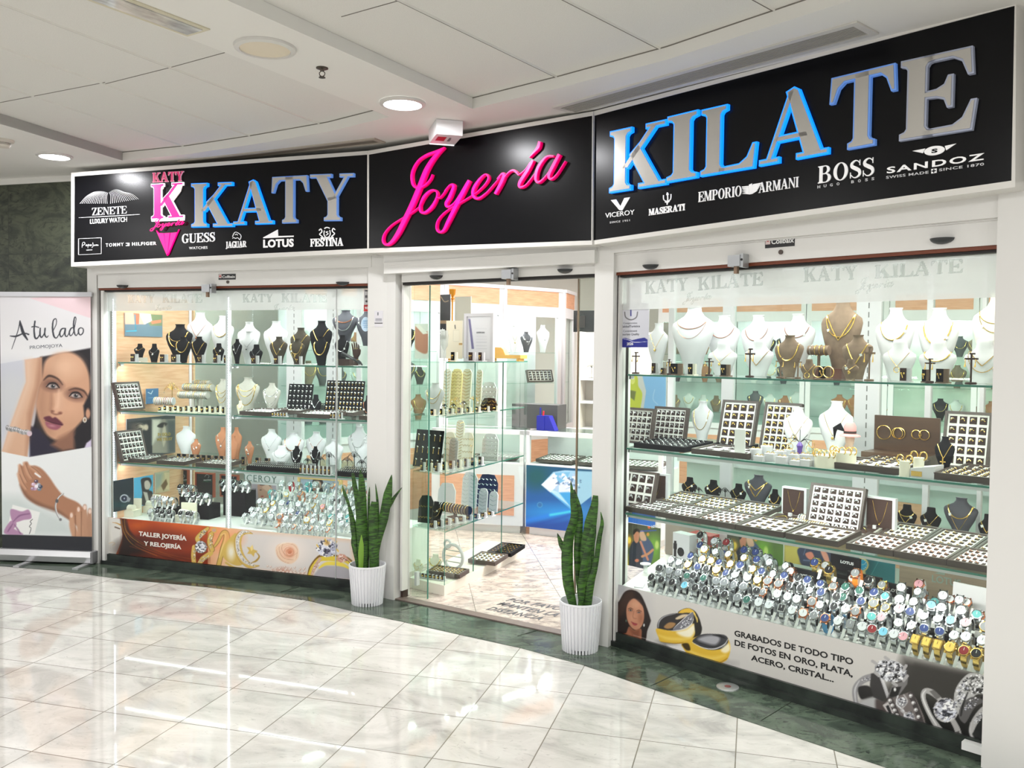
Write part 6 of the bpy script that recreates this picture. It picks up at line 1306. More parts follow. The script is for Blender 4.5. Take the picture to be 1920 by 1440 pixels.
for F_,a,b_,nm in((FL, .04,2.26,'left'),(FR, .03,1.92,'right')):
    t=thing('display_plinth','low white display plinth forming the floor of the %s window'%nm,'plinth',F_.W(a, .03, .006),F_.ang);MB().poly([(0,0),(b_-a,0),(b_-a, .86),(-.3 if F_ is FR else 0, .86)],0, .324,'z').obj('body',PLI,t)
t=thing('side_panel','pale beech panel closing the left side of the left window','panel',FL.W(.042, .05, .331),FL.ang);MB().box(0, .02,0, .86,0,1.70).obj('board',WOOD,t)
t=thing('side_panel','pale beech panel behind the left end of the left window','panel',FL.W(.065, .90, .331),FL.ang);MB().box(0, .02,0, .02,0,1.7).obj('board',WOOD,t)
def post(F,u,w,wd,z0,z1,label,led=False,slot=True):
    t=thing('display_post',label,'post',F.W(u,w,z0),F.ang,'white posts in the show windows');MB().box(0,wd,0, .03,0,z1-z0).obj('profile',WHITEL,t)
    if slot and wd> .05:m=MB();[m.box(wd* .5- .003,wd* .5+ .003,-.0008,0, .05+k_* .05, .08+k_* .05)for k_ in range(int((z1-z0)/ .05)-2)];m.obj('slot_row',mat('slot_grey',(120,120,118), .6),t)
    if led:
        m=MB();[m.box(wd* .9,wd* .9+ .007,-.004,-.0005, .01+k_* .018, .018+k_* .018)for k_ in range(int((z1-z0)/ .018)-1)];m.obj('led_strip',LEDM,t)
post(FL,1.072, .035, .026, .331,2.02,'slim white post with a strip of lights in the middle of the left window',True);post(FL, .052, .035, .014, .331,2.02,'narrow light strip post at the left end of the left window',True,False)
for i,(a,b_)in enumerate(((333,350),(537,565),(612,637),(668,676))):
    ua,_=FL.hit(a,700, .87);ub,_=FL.hit(b_,700, .87);post(FL,max(ua, .07), .87,ub-max(ua, .07), .331,2.25,ORD[i]+' white back post from the left in the left window')
for i,(a,b_)in enumerate(((1252,1262),(1353,1374),(1603,1650),(1735,1746),(1838,1846))):
    ua,_=FR.hit(a,700, .9);ub,_=FR.hit(b_,700, .9);post(FR,ua, .9,ub-ua, .331,2.25,ORD[i]+' white back post from the left in the right window',slot=(i==2))
for F_,a,b_,n_ in((FL, .09,2.25,13),(FR,-.30,1.9,14)):fobj(F_,MB().box(a,b_, .885 if F_ is FL else .915, .89 if F_ is FL else .92, .331,2.2),'window_%d'%n_,glass_mat('back_glass',(240,249,246), .98))['kind']='structure'
TUBE=mat('tube_lamp_glow',(255,255,255), .4,emit=(250,252,255),es=16)
for F_,a,b_,nm in((FL, .1,1.0,'left half of the left'),(FL,1.2,2.15,'right half of the left'),(FR, .1, .9,'left half of the right'),(FR,1.05,1.85,'right half of the right')):
    t=thing('tube_lamp','tube lamp above the %s window'%nm,'lamp',F_.W(a, .20,2.19),F_.ang,'tube lamps above the show windows')
    MB().cyl((0,0,0), .013,b_-a,10,axis='x').obj('tube',TUBE,t);MB().box(-.02,b_-a+ .02,-.02, .02, .016, .05).obj('batten',WHITEL,t)
# the same light seen as rows of tubes in the polished floor: fittings deeper in the windows
B=bust
# ---- left window, top shelf
B(FL,P1L,'a',1330,590,330, .42,'w','Rbeads:drop:v:.52');B(FL,P1L,'a',1070,740,340, .36,'k','Gbeads:::.55|Gthick:::.40');B(FL,P1L,'a',1625,630,290, .42,'w','Gomega:::.55')
B(FL,P1L,'a',1120,905,220, .24,'k','Gomega:::.4');B(FL,P1L,'a',1320,900,210, .22,'k','Gchain::v:.3');B(FL,P1L,'a',1575,985,150, .16,'k','Gthin:drop:v:.4',riser=.02);B(FL,P1L,'a',560,990,140, .2,'k','Gthin::v:.5',riser=.035);B(FL,P1L,'a',745,990,140, .2,'k','Sthin:drop::.5')
B(FL,P1L,'b',180,710,290, .42,'w','Sthin:::.6');B(FL,P1L,'b',180,830,250, .3,'w','Sthin:drop:v:.5');B(FL,P1L,'b',30,930,130, .16,'k','Sthin::v:.4');B(FL,P1L,'b',275,1000,170, .2,'k','Sthin:drop:v:.4')
B(FL,P1L,'b',525,700,310, .42,'w','Gthin:drop:v:.45');B(FL,P1L,'b',565,900,230, .24,'d','Gchain::v:.35');B(FL,P1L,'b',845,785,260, .36,'d','Gthick::v:.5');B(FL,P1L,'b',800,925,200, .24,'d','Gchain:drop::.4|Gthin:::.25')
B(FL,P1L,'b',1110,695,290, .40,'k','Gchain:drop:v:.5');B(FL,P1L,'b',1110,900,230, .28,'k','Gomega:::.35');B(FL,P1L,'b',1380,880,190, .36,'k','Schain:::.45');B(FL,P1L,'b',1420,560,330, .44,'G','Romega:::.6|Sthick:::.35',riser=.17);B(FL,P1L,'b',1700,560,280, .44,'G','Sthick:::.5',riser=.14)
for k_,x_,y_ in(('a',490,1110),('a',870,1105),('a',1020,1110),('a',1350,1110),('a',1550,1112),('a',1690,1110),('b',260,1120),('b',550,1120),('b',820,1130)):card(FL,P1L,k_,x_,y_,1200,110, .11,'w')
hand(FL,P1L,'b',1380,1200, .2, .2,0,mat('black_display_hand',(26,26,30), .45),'black display hand pointing left, top shelf of left window', .1);hand(FL,P1L,'b',1560,1200, .24, .19,0,mat('brown_display_hand',(70,40,30), .5),'brown upright display hand, top shelf of left window',0,True)
hand(FL,P1L,'b',1780,1200, .2, .17,0,mat('brown_display_hand',(70,40,30), .5),'brown display hand pointing left beside the pillar, top shelf of left window', .1)
box_thing(FL,'jewellery_box','dark brown box between the display hands, top shelf of left window','box',FL.hit(*px('b',1430,1200), .32)[0], .32,ZS[P1L], .09, .06, .045,DKBROWN)
def pa(c):
    c.poly([(560,580),(850,580),(850,760),(700,760)],(120,132,96),6);c.poly([(370,590),(700,590),(640,740),(370,740)],(232,180,160),6);c.poly([(560,600),(700,600),(720,700),(620,740)],(250,246,240),5);c.poly([(480,590),(560,600),(550,740),(500,740)],(196,110,84),5);c.line([(500,620),(510,820)],14,(60,140,170),3);c.poly([(700,700),(840,680),(840,720),(720,740)],(206,130,96),4);c.line([(390,830),(520,825)],10,(40,180,220),4)
FS=Facet(FL.W(.064, .06)[:2],FL.W(.064, .9)[:2])
poster(FS,'wall_poster','small blue-grey poster with a white sleeve on the beech side panel',px('a',372,590),px('a',855,905),-.006,(104,128,146),pa,'a')
# ---- left window, second shelf
FS2=Facet(FL.W(.066, .06)[:2],FL.W(.066, .9)[:2])
tray_up(FS2,P2L,'c',235,560,335,-.09,6,5,'small upright tray of rings at left end, second shelf of left window',mt='S',fill=1)
poster(FS2,'leaflet','blue leaflet beside the upright ring tray, second shelf of left window',px('c',575,405),px('c',735,590),-.03,(66,108,150),lambda c:(c.line([(600,450),(640,470),(660,430)],8,(220,230,240),2),c.line([(600,520),(720,520)],5,(120,150,190))),'c')
roll(FL,P2L,'c',1060,1430,380, .026, .42,GOLD,GREYL,'high grey',15);roll(FL,P2L,'c',1000,1370,480, .025, .34,SILVER,GREYL,'low grey',15);roll(FL,P2L,'c',1180,1400,322, .016, .5,GOLD,GREYL,'narrow rear grey',9)
roll(FL,P2L,'c',690,900,560, .03, .34,ROSE,WHITEL,'white ramp',10,yaw=.2)
B(FL,P2L,'c',1560,275,200, .42,'g','Gchain:::.55|Gchain:::.4|Gchain:::.25');B(FL,P2L,'d',165,258,310, .40,'g','Gchain:::.6|Gchain:::.45|Gthick:::.2');B(FL,P2L,'d',475,330,230, .40,'g','Schain:::.55|Sthin:::.3|Sthin:::.2');B(FL,P2L,'d',1040,480,150, .36,'k','Schain::v:.35');B(FL,P2L,'d',1715,490,140, .36,'k','Rchain:::.2')
def tag_board(F,place,k,x0,x1,yt,w,nx,ny,words,mt=GOLD,lean=80,m_=BLACKV,yb=None,curved=False):
    zs=ZS[place];u0,zt=F.hit(*px(k,x0,yt),w);u1,_=F.hit(*px(k,x1,yt),w);H_=zt-zs;W_=u1-u0
    t=thing('earring_board',words,'earring board',F.W(u0,w,zs),(math.radians(lean-90),0,F.ang));MB().box(0,W_,0, .008,0,H_).obj('board',m_,t)
    g_=MB();tg=MB()
    for j in range(ny):
        for i in range(nx):
            x=W_*(i+ .5)/nx;z=H_*(j+ .62)/ny;a=rnd.uniform(-.5, .3);c_,s_=math.cos(a),math.sin(a)
            tg.add([(x+dx*c_-dz*s_,-.003,z+dx*s_+dz*c_)for dx,dz in((-.005,-.004),(.009,-.004),(.009, .003),(-.005, .003))],[(0,1,2,3)]);g_.tube([(x,-.002,z- .003),(x+ .002,-.003,z- .5*H_/ny)],[.0012, .0022],5)
    g_.obj('hanging_earrings',mt,t)['kind']='stuff';tg.obj('price_tags',TAG,t)['kind']='stuff';return t
tag_board(FL,P2L,'d',665,975,335, .44,6,6,'smaller black board of tagged earrings, second shelf of left window',SILVER);tag_board(FL,P2L,'d',1150,1635,290, .46,11,7,'larger black board of tagged earrings, second shelf of left window')
def flat(F,place,k,x,y,W_,D_,nx,ny,words,mt='G',yaw=0.0,dz=0.0,pads=True,lean=3,fill=.9,dark=False,dw=.02,sh=0.0,rs=1.0,w=None):
    """flat tray whose front left corner is seen at (x, y)"""
    zs=ZS[place];u,w_=F.loc(*px(k,x,y),zs+ .026);w_=max(w_+dw, .055)if w is None else w;u,_=F.hit(*px(k,x,y),w_)
    return tray(F,place,u+sh,w_,zs+ .0265+dz,W_,D_,nx,ny,lean,yaw,mt,pads,words=words,fill=fill,dark=dark,rs=rs)
for i,(x_,y_,W_,D_,wd)in enumerate(((60,740, .26, .22,'left'),(800,765, .26, .22,'middle'),(1595,795, .2, .2,'right'))):
    flat(FL,P2L,'d',x_,y_,W_,D_,7,4,'flat brown ring tray, front %s, second shelf of left window'%wd,'S',pads=False,w=.075)
for x_,wd in((470,'left'),(1130,'right')):flat(FL,P2L,'d',x_,700, .25, .16,7,3,'rear flat ring tray, %s one, second shelf of left window'%wd,'S',pads=False,w=.31)
for i in range(13):
    x_=760+i*68;card(FL,P2L,'c',x_,640-(i%2)*14,700,56, .14+ .05*(i%2),'c')
for i in range(9):card(FL,P2L,'d',500+i*38+(i>4)*560,712,760,36, .085,'w')
tree(FL,P2L,'c',910,320, .42,7,GOLD,'gold');B(FL,P2L,'d',70,560,90, .2,'c','Gthin:::.4')
# ---- left window, third shelf
tray_up(FS2,P3L,'c',275,605,965,-.10,6,5,'small upright tray of rings at left end, third shelf of left window',mt='S')
def pg(c):
    c.poly([(330,830),(650,800),(650,1230),(330,1230)],(34,36,40),2);c.ell(490,900,70,50,(206,186,166),14, .9);c.ell(575,900,30,40,(214,190,170),10, .9);c.ell(430,890,60,50,(70,62,58),20, .9);c.ell(500,915,24,8,(30,26,26),3);c.line([(440,880),(490,858),(530,868)],9,(40,32,30),3,1,True)
    c.poly([(655,800),(955,790),(955,1230),(655,1230)],(150,140,130),2);c.poly([(655,800),(760,800),(740,1000),(655,1120)],(216,206,196),24);c.poly([(720,880),(780,840),(850,850),(800,900),(740,900)],(50,42,42),8,1,True);c.poly([(810,860),(840,1000),(800,1150),(780,1000)],(206,188,170),10, .8,True);c.poly([(840,800),(955,800),(955,1230),(860,1230)],(74,78,84),26, .8)
poster(FS2,'gold_poster','grey portrait poster with gold capitals, third shelf of left window',px('c',325,795),px('c',952,1225),-.012,(60,62,66),pg,'c',words=(('IN GOLD',(726,1010),(890,1005),(726,972),GOLD, .03),('WE TRUST',(710,1078),(912,1064),(710,1040),GOLD, .03)))
B(FL,P3L,'c',1085,885,250, .46,'w','');B(FL,P3L,'d',470,925,260, .5,'w','Sthin:drop:v:.45');B(FL,P3L,'d',755,965,290, .46,'w','Romega:::.45');B(FL,P3L,'d',600,1135,250, .38,'w','Sthin:::.4');B(FL,P3L,'d',1045,955,260, .5,'w','Rthin:drop:v:.5');B(FL,P3L,'d',1280,1060,240, .42,'w','');B(FL,P3L,'d',1600,885,290, .5,'w','Sthin:::.5|Sthin::v:.35');B(FL,P3L,'d',1700,1090,240, .40,'w','')
B(FL,P3L,'d',795,1140,150, .28,'k','Schain:drop::.4');B(FL,P3L,'d',1035,1145,130, .32,'k','Schain:::.45');B(FL,P3L,'c',1560,900,190, .4,'t','Sthin:drop:v:.5');B(FL,P3L,'c',1215,1050,130, .36,'t','Sthin::v:.5');B(FL,P3L,'d',190,1080,120, .4,'t','Sthin:drop:v:.5');B(FL,P3L,'c',1700,1010,110, .3,'t','');B(FL,P3L,'d',20,900,150, .44,'t','')
for x_,y_ in((1010,1190),(1080,1180),(1180,1170),(1260,1190),(1330,1160),(1400,1150),(1490,1160),(1560,1190)):card(FL,P3L,'c',x_,y_,1240,80, .27,'b')
for x_,y_ in((120,1180),(300,1170),(420,1210)):card(FL,P3L,'d',x_,y_,1260,70, .3,'b')
for x_,y_ in((940,1290),(1100,1265),(1215,1210),(1450,1275),(1540,1205),(1635,1310),(1745,1240)):tree(FL,P3L,'d',x_,y_, .24+(x_%3)* .02,7)
for i,x_ in enumerate((630,880,1030,1280)):box_thing(FL,'picture_stand','small grey display frame, %s from left, third shelf of left window'%ORD[i],'frame',FL.hit(*px('d',x_,1320), .25)[0], .22,ZS[P3L], .05, .012, .055,mat('grey_glass_frame',(140,142,142), .4))
for i,(x_,y_,wd)in enumerate(((240,1345,'left'),(708,1375,'middle'),(1210,1400,'right'))):flat(FL,P3L,'c',x_,y_, .25, .22,7,4,'flat brown ring tray, front %s, third shelf of left window'%wd,'S',pads=True,w=.08)
for nm,x0,n_ in(('long black tray of tagged jewels, third shelf of left window',150,26),('second black tray of tagged jewels beside the pillar, third shelf of left window',1290,18)):
    u0,_=FL.hit(*px('d',x0,1400), .08);W_= .028*n_* .6
    t=thing('black_tray',nm,'tray',FL.W(u0, .08,ZS[P3L]),FL.ang);MB().box(0,W_,0, .16,0, .03).obj('base',BLACKV,t);a_=MB();b_=MB()
    for i in range(n_):
        for j in range(3):
            x=W_*(i+ .5)/n_;y= .02+j* .05;z= .031+j* .006;a_.tube([(x- .006,y,z),(x,y+ .004,z+ .014),(x+ .006,y+ .004,z)], .003,5);b_.add([(x- .006,y- .006,z+ .004),(x+ .004,y- .006,z+ .014),(x+ .009,y- .002,z+ .012),(x- .002,y- .002,z+ .001)],[(0,1,2,3)])
    a_.obj('ring_rolls',BLACKV,t)['kind']='stuff';b_.obj('price_tags',TAG,t)['kind']='stuff'
for i in range(8):card(FL,P3L,'d',860+i*52,1350,1400,46, .075,'w')
# ---- left window, floor
def w_(k,x,y):return px(k,x,y)
def pd(c):c.ell(270,530,52,48,(196,200,210),4);c.ell(270,530,38,36,(30,34,60),3);c.ell(270,530,8,8,(200,200,220),2);c.poly([(300,500),(345,530),(330,570),(300,570)],(150,150,160),4);c.poly([(140,560),(380,600),(380,640),(140,640)],(26,70,76),30, .8)
def pb(c):c.poly([(470,300),(560,285),(590,330),(585,380),(560,430),(600,460),(600,600),(470,600),(480,480),(470,380)],(58,52,54),4,1,True);c.poly([(510,330),(550,320),(578,370),(560,420),(520,420),(505,380)],(196,180,172),5,1,True);c.poly([(490,450),(540,460),(560,560),(530,580)],(190,178,172),5);c.poly([(380,550),(440,545),(440,600),(380,600)],(24,60,90),3)
def ps(c):c.poly([(630,240),(720,230),(700,380),(630,440)],(150,160,156),20, .8);c.poly([(740,230),(800,225),(800,430),(760,420)],(222,196,160),6);c.poly([(700,380),(760,300),(780,360),(730,440)],(120,92,66),6)
FS2=Facet(FL.W(.066, .06)[:2],FL.W(.066, .9)[:2])
poster(FS2,'watch_poster','dark poster of a blue watch leaning on the beech side panel',px('e',142,325),px('e',378,640),-.006,(30,42,50),pd,'e');poster(FS2,'portrait_poster','bright blue poster with a man in profile on the beech side panel',px('e',384,290),px('e',608,590),-.006,(84,166,208),pb,'e');poster(FS2,'sepia_poster','small sepia poster at the back of the beech side panel',px('e',632,228),px('e',800,440),-.006,(196,176,146),ps,'e')
REDW=mat('red_wood_frame',(150,74,52), .4)
for i,(a,b_,c_,d__)in enumerate(((818,172,1030,450),(1104,222,1330,500),(1396,245,1612,505))):
    poster(FL,'framed_display_board','red-framed black board with pale emblem, %s of three, floor of left window'%('left','middle','right')[i],px('e',a+18,b_+14),px('e',c_-14,d__), .80,(22,28,34),(lambda X:(lambda c:(c.line([(X+10,275),(X+30,250),(X+60,262),(X+50,290)],4,(190,196,196),1,1,True),c.line([(X,315),(X+80,312)],12,(150,158,158),2),c.line([(X-10,332),(X+90,330)],5,(40,110,70),1))))(a+100),'e',frame=(REDW, .012))
for i,(x_,y_,dy)in enumerate(((350,600,770),(580,545,620),(1000,660,810),(1200,615,700))):
    u,_=FL.hit(*px('e',x_,dy), .2+ .2*(i%2));t=thing('open_watch_box','open cream watch box, %s from left, floor of left window'%ORD[i],'box',FL.W(u, .2+ .2*(i%2),ZS[P0L]+ .0),FL.ang+ .15)
    MB().box(-.06, .06,-.06, .03,0, .05).obj('body',CREAM,t);MB().box(-.062, .062, .03, .045, .0, .13).obj('lid',CREAM,t);MB().cyl((-.04,-.02, .062), .028, .08,14,axis='x').obj('cushion',CREAM,t,smooth=True)
for i,(u,w0,h)in enumerate(((.36, .30, .07),(.50, .42, .15),(.62, .36, .11),(.80, .56, .19))):
    box_thing(FL,'display_step','black display step, %s from left, floor of left window'%ORD[i],'step',u,w0,ZS[P0L], .20, .14,h,BLACKV)
k_=0
for u,w0,z,n_ in((.27, .27, .07,4),(.41, .40, .15,3),(.54, .33, .11,4),(.70, .53, .19,5),(.36, .14, .0,4),(.62, .16, .0,3)):
    for j in range(n_):watch(FL,'left part of left window floor',u+j* .055,w0- .03+(j%2)* .012,ZS[P0L]+z,'silver','silver',rnd.choice(('black','white','black','grey')),yaw=rnd.uniform(-.3, .1),s=1.15)
def pv(c):c.poly([(330,330),(450,330),(480,420),(440,520),(340,520),(320,430)],(206,160,140),8,1,True);c.poly([(330,345),(360,330),(450,335),(470,400),(440,360),(350,360)],(60,44,42),5);c.poly([(370,380),(430,350),(490,420),(460,450),(400,410)],(230,190,170),5,1,True);c.ell(352,412,12,5,(60,44,44),2);c.ell(370,484,16,7,(176,70,76),2)
poster(FL,'watch_brand_board','white-framed board with a woman touching her forehead, floor of left window',px('f',165,335),px('f',535,560), .78,(190,176,190),pv,'f',frame=(WHITEL, .014),words=(('ICEROY',(170,412),(305,414),(170,394),DARK,0),))
u0,z0=FL.hit(*px('f',150,315), .77);u1,_=FL.hit(*px('f',600,315), .77);t=thing('header_board','white header board with wide capitals over the woman portrait, floor of left window','board',FL.W(u0, .79,z0),FL.ang);MB().box(0,u1-u0,0, .012,0, .10).obj('board',WHITEL,t)
m=MB();(a,b_),(c_,d__)=FL.hit(*px('f',165,308), .788),FL.hit(*px('f',530,300), .788);sans(m,'ICEROY',a-u0,b_-z0,c_-u0,b_-z0, .052,-.003,0,0,0,1.2);m.obj('lettering',mat('green_grey_ink',(110,130,124), .5),t)
def py(c):
    c.poly([(940,300),(1000,285),(1050,310),(1056,380),(1030,420),(950,400)],(44,34,32),4,1,True);c.poly([(945,320),(1000,310),(1032,340),(1024,400),(996,440),(960,420),(944,370)],(218,178,158),5,1,True);c.poly([(880,420),(960,400),(1080,410),(1110,470),(1060,520),(900,500)],(50,52,58),5,1,True);c.ell(968,382,8,4,(50,36,34),1);c.ell(1002,382,8,4,(50,36,34),1);c.ell(985,432,12,6,(190,50,50),2)
poster(FL,'portrait_board','yellow-framed board with a woman leaning on her hand, floor of left window',px('f',800,282),px('f',1240,560), .78,(170,184,206),py,'f',frame=(mat('yellow_frame',(232,190,120), .5), .02))
poster(FL,'small_watch_card','small white card with a dark photograph, right end of left window floor',px('f',1150,478),px('f',1285,640), .5,(240,240,240),lambda c:c.poly([(1165,515),(1245,515),(1245,620),(1165,620)],(70,50,60),2),'f')
poster(FL,'portrait_board','white board with a woman portrait beside the pillar, floor of left window',px('f',1330,310),px('f',1600,540), .78,(222,226,230),lambda c:(c.poly([(1330,350),(1420,350),(1420,520),(1330,520)],(140,116,108),4),c.ell(1590,400,26,60,(70,50,46),5),c.ell(1590,470,22,34,(222,180,160),5)),'f')
for w0,z,u0,n_ in((.60, .20,1.13,13),(.48, .14,1.12,15),(.37, .09,1.10,15),(.27, .05,1.10,15),(.17, .02,1.12,14)):
    box_thing(FL,'display_step','white display step under the %s of watches, left window'%{.6:'fifth row', .48:'fourth row', .37:'third row', .27:'second row', .17:'front row'}[w0],'step',(u0+2.05)/2,w0+ .045,ZS[P0L],2.1-u0, .09,max(z, .004),PLI)
    for i in range(n_):watch(FL,{.6:'fifth row', .48:'fourth row', .37:'third row', .27:'second row', .17:'front row'}[w0]+' of left window',u0+ .03+i*(1.0/n_)+rnd.uniform(-.012, .012),w0+rnd.uniform(.0, .02),ZS[P0L]+max(z, .004),*rnd.choice((('silver','silver','white'),)*7+(('silver','gold','white'),('white','rose','white'),('white','silver','white'),('silver','silver','blue'),('red','silver','white'),('rose','rose','grey'),('teal','silver','teal'),('silver','rose','pink'))),yaw=rnd.uniform(-.6, .4),s=rnd.uniform(.95,1.2))
for i in range(10):u=1.5+i* .045;watch(FL,'very front of left window',u, .07,ZS[P0L]+ .002,'white','rose' if i%3==0 else 'silver','white',yaw=-.4,s=.9)

# ================================================================== right window
B(FR,P1R,'m',560,755,230, .44,'w','Gthin:drop:v:.5',yb=1300);B(FR,P1R,'m',960,562,480, .40,'w','Rchain:::.66|Rthin:::.52');B(FR,P1R,'m',1300,668,370, .46,'w','Rbeads:::.62');B(FR,P1R,'m',1290,965,330, .34,'w','Gthin:drop:v:.4',prof=SHORT)
B(FR,P1R,'n',125,665,370, .46,'w','Rbeads:::.58');B(FR,P1R,'n',140,935,330, .34,'w','Gbeads::v:.3',prof=SHORT);B(FR,P1R,'n',575,648,400, .44,'w','Rbeads:::.62');B(FR,P1R,'n',480,892,330, .28,'b','Gomega:::.4');B(FR,P1R,'n',1075,480,470, .42,'b','Gthick:::.52|Gthick::v:.48');B(FR,P1R,'n',1250,888,350, .30,'b','Gthick:drop:v:.35')
B(FR,P1R,'n',700,1160,190, .2,'b','Gthin:disc:v:.35',prof=SHORT);B(FR,P1R,'n',1170,1160,190, .16,'b','Gthin:drop:v:.5',prof=SHORT)
B(FR,P1R,'o',200,705,380, .44,'w','Gomega:::.55');B(FR,P1R,'o',620,705,400, .46,'w','Gthick:::.5');B(FR,P1R,'o',240,1010,330, .32,'w','Gthin:disc:v:.35',prof=SHORT);B(FR,P1R,'o',610,1020,370, .34,'w','Gomega:::.5',prof=SHORT);B(FR,P1R,'o',1190,565,500, .48,'c','Gchain:::.66|Gbeads:::.56');B(FR,P1R,'o',1060,1010,400, .32,'w','Gbeads::v:.4|Gbeads:::.25',prof=SHORT);B(FR,P1R,'o',1200,1180,120, .18,'b','Gthin:::.6')
for k_,x_,y_,wd,bs in(('m',530,1150,110,'w'),('m',770,1160,150,'b'),('m',945,1160,100,'c'),('m',1320,1185,120,'b'),('n',880,1110,160,'b'),('o',300,1185,130,'w'),('o',655,1200,150,'b'),('o',490,1300,80,'b'),('m',620,1260,60,'b')):card(FR,P1R,k_,x_,y_,1300,wd, .13,bs)
for k_,x_,y_,wd in(('m',315,1080,100),('m',690,1160,50),('m',1140,1150,100),('m',1600,1040,110),('n',385,1140,110),('n',580,1150,80),('n',1385,1020,120),('o',535,1195,90),('o',935,1140,120)):tbar(FR,P1R,k_,x_,y_, .10,BROWNV if k_=='n' else DKBROWN,wd*1.0)
for k_,x_ in(('n',805,),('n',920)):
    u,z=FR.hit(*px(k_,x_,1260), .11);t=empty('hoop_stand',FR.W(u, .11,ZS[P1R]),FR.ang);MB().lathe([(.02,0),(.021, .005),(.004, .008)],16).obj('base',BROWNV,t,smooth=True);MB().tube([(.026*math.cos(a),0, .036+ .026*math.sin(a))for a in np.linspace(0,6.283,26)[:-1]], .0025,6,closed=True).obj('hoop',GOLD,t,smooth=True);reg(t,'gold','hoop stand','earring stand',P1R,px(k_,x_,0)[0])
roll(FR,P1R,'n',700,930,1060, .024, .36,GOLD,BROWNV,'taupe',4);box_thing(FR,'jewellery_box','red-brown box behind the gold hoops, top shelf of right window','box',FR.hit(*px('n',900,1300), .34)[0], .33,ZS[P1R], .2, .08, .05,mat('mahogany_box',(96,50,34), .4))
# ---- second shelf
tray_up(FR,P2R,'p',135,555,515, .22,6,5,'left of twin upright ring trays, second shelf of right window',mt='R',lean=80);tray_up(FR,P2R,'p',560,985,505, .40,6,5,'right of twin upright ring trays, second shelf of right window',mt='R',lean=80)
tray_up(FR,P2R,'p',1400,1860,425, .42,4,5,'upright tray of gold charms beside the small bust, second shelf of right window',lean=76);tray_up(FR,P2R,'q',165,640,455, .42,5,6,'upright tray of gold charms left of the purple figure, second shelf of right window',lean=76)
tray_up(FR,P2R,'r',790,1350,520, .50,4,5,'upright tray of gold crosses, second shelf of right window',lean=80);tray_up(FR,P2R,'r',1395,1740,540, .44,3,5,'upright tray of gold charms beside the right pillar, second shelf of right window',lean=80)
B(FR,P2R,'p',1215,425,280, .50,'w','Gchain:::.35');B(FR,P2R,'q',660,505,380, .34,'w','Gthin:drop:v:.45');B(FR,P2R,'q',1150,425,450, .40,'w','Gthin:drop:v:.42');B(FR,P2R,'r',825,805,240, .24,'k','Gchain:cross:v:.45')
FSR=Facet(FR.W(-.05, .90)[:2],FR.W(.6, .90)[:2])
poster(FR,'figure_poster','poster of a yellow-green figure against white and blue, second shelf of right window',px('p',208,95),px('p',740,640), .80,(206,210,206),lambda c:(c.poly([(440,95),(745,95),(745,640),(440,640),(490,300)],(132,186,232),6),c.poly([(230,80),(320,60),(380,120),(390,230),(440,330),(420,500),(400,640),(200,640),(220,400),(215,200)],(196,206,60),6,1,True),c.poly([(280,110),(340,110),(345,180),(310,210),(285,170)],(222,226,120),5,1,True),c.poly([(270,280),(360,300),(340,420),(290,380)],(96,104,60),6, .8),c.line([(600,280),(580,400),(640,470)],6,(190,220,244),3,1,True)),'p')
flat(FR,P2R,'p',330,1015, .33, .28,8,6,'flat black tray of tagged ring rolls, second shelf of right window','S',yaw=.02,dark=True,pads=True,w=.06,sh=0,rs=1.3);flat(FR,P2R,'p',1070,1085, .33, .20,3,2,'flat brown tray with six brown pads, second shelf of right window','S',w=.06);flat(FR,P2R,'q',1085,1255, .32, .22,4,3,'flat tray of raised gold rings in the middle, second shelf of right window','G',w=.075,rs=1.4);flat(FR,P2R,'r',690,1255, .25, .20,6,5,'flat tray of gold rings at the right end, second shelf of right window','G',w=.07);flat(FR,P2R,'r',930,1100, .2, .15,4,2,'rear flat tray of gold charms at the right end, second shelf of right window','G',w=.30)
flat(FR,P2R,'q',1500,1120, .26, .14,6,3,'rear flat tray behind the raised rings, second shelf of right window','G',w=.33);flat(FR,P2R,'p',1330,870, .22, .12,5,2,'narrow black tray of tags behind the brown pads, second shelf of right window','S',dark=True,w=.36)
# bangle case
u0,zt_=FR.hit(*px('r',0,550), .62);u1,_=FR.hit(*px('r',760,585), .62);zs=ZS[P2R];t=thing('bangle_case','open dark brown case with gold bangles, second shelf of right window','case',FR.W(u0, .62,zs),FR.ang+ .03);W_=u1-u0;BRC=mat('brown_case',(92,66,48), .4,noise=(3,(70,48,34),(.5,1,8)))
m=MB();m.box(0,W_,0, .014, .02,zt_-zs);m.obj('lid',BRC,t);MB().box(0,W_,-.16,0,0, .05).obj('body',BRC,t)
for cx_,r_ in((.16, .035),(.37, .026),(.40, .028),(.66, .022),(.78, .024)):MB().tube([(W_*cx_+r_*math.cos(a),-.006,(zt_-zs)* .62+r_*math.sin(a))for a in np.linspace(0,6.283,28)[:-1]], .0022,5,closed=True).obj('bangle',GOLD,t,smooth=True)
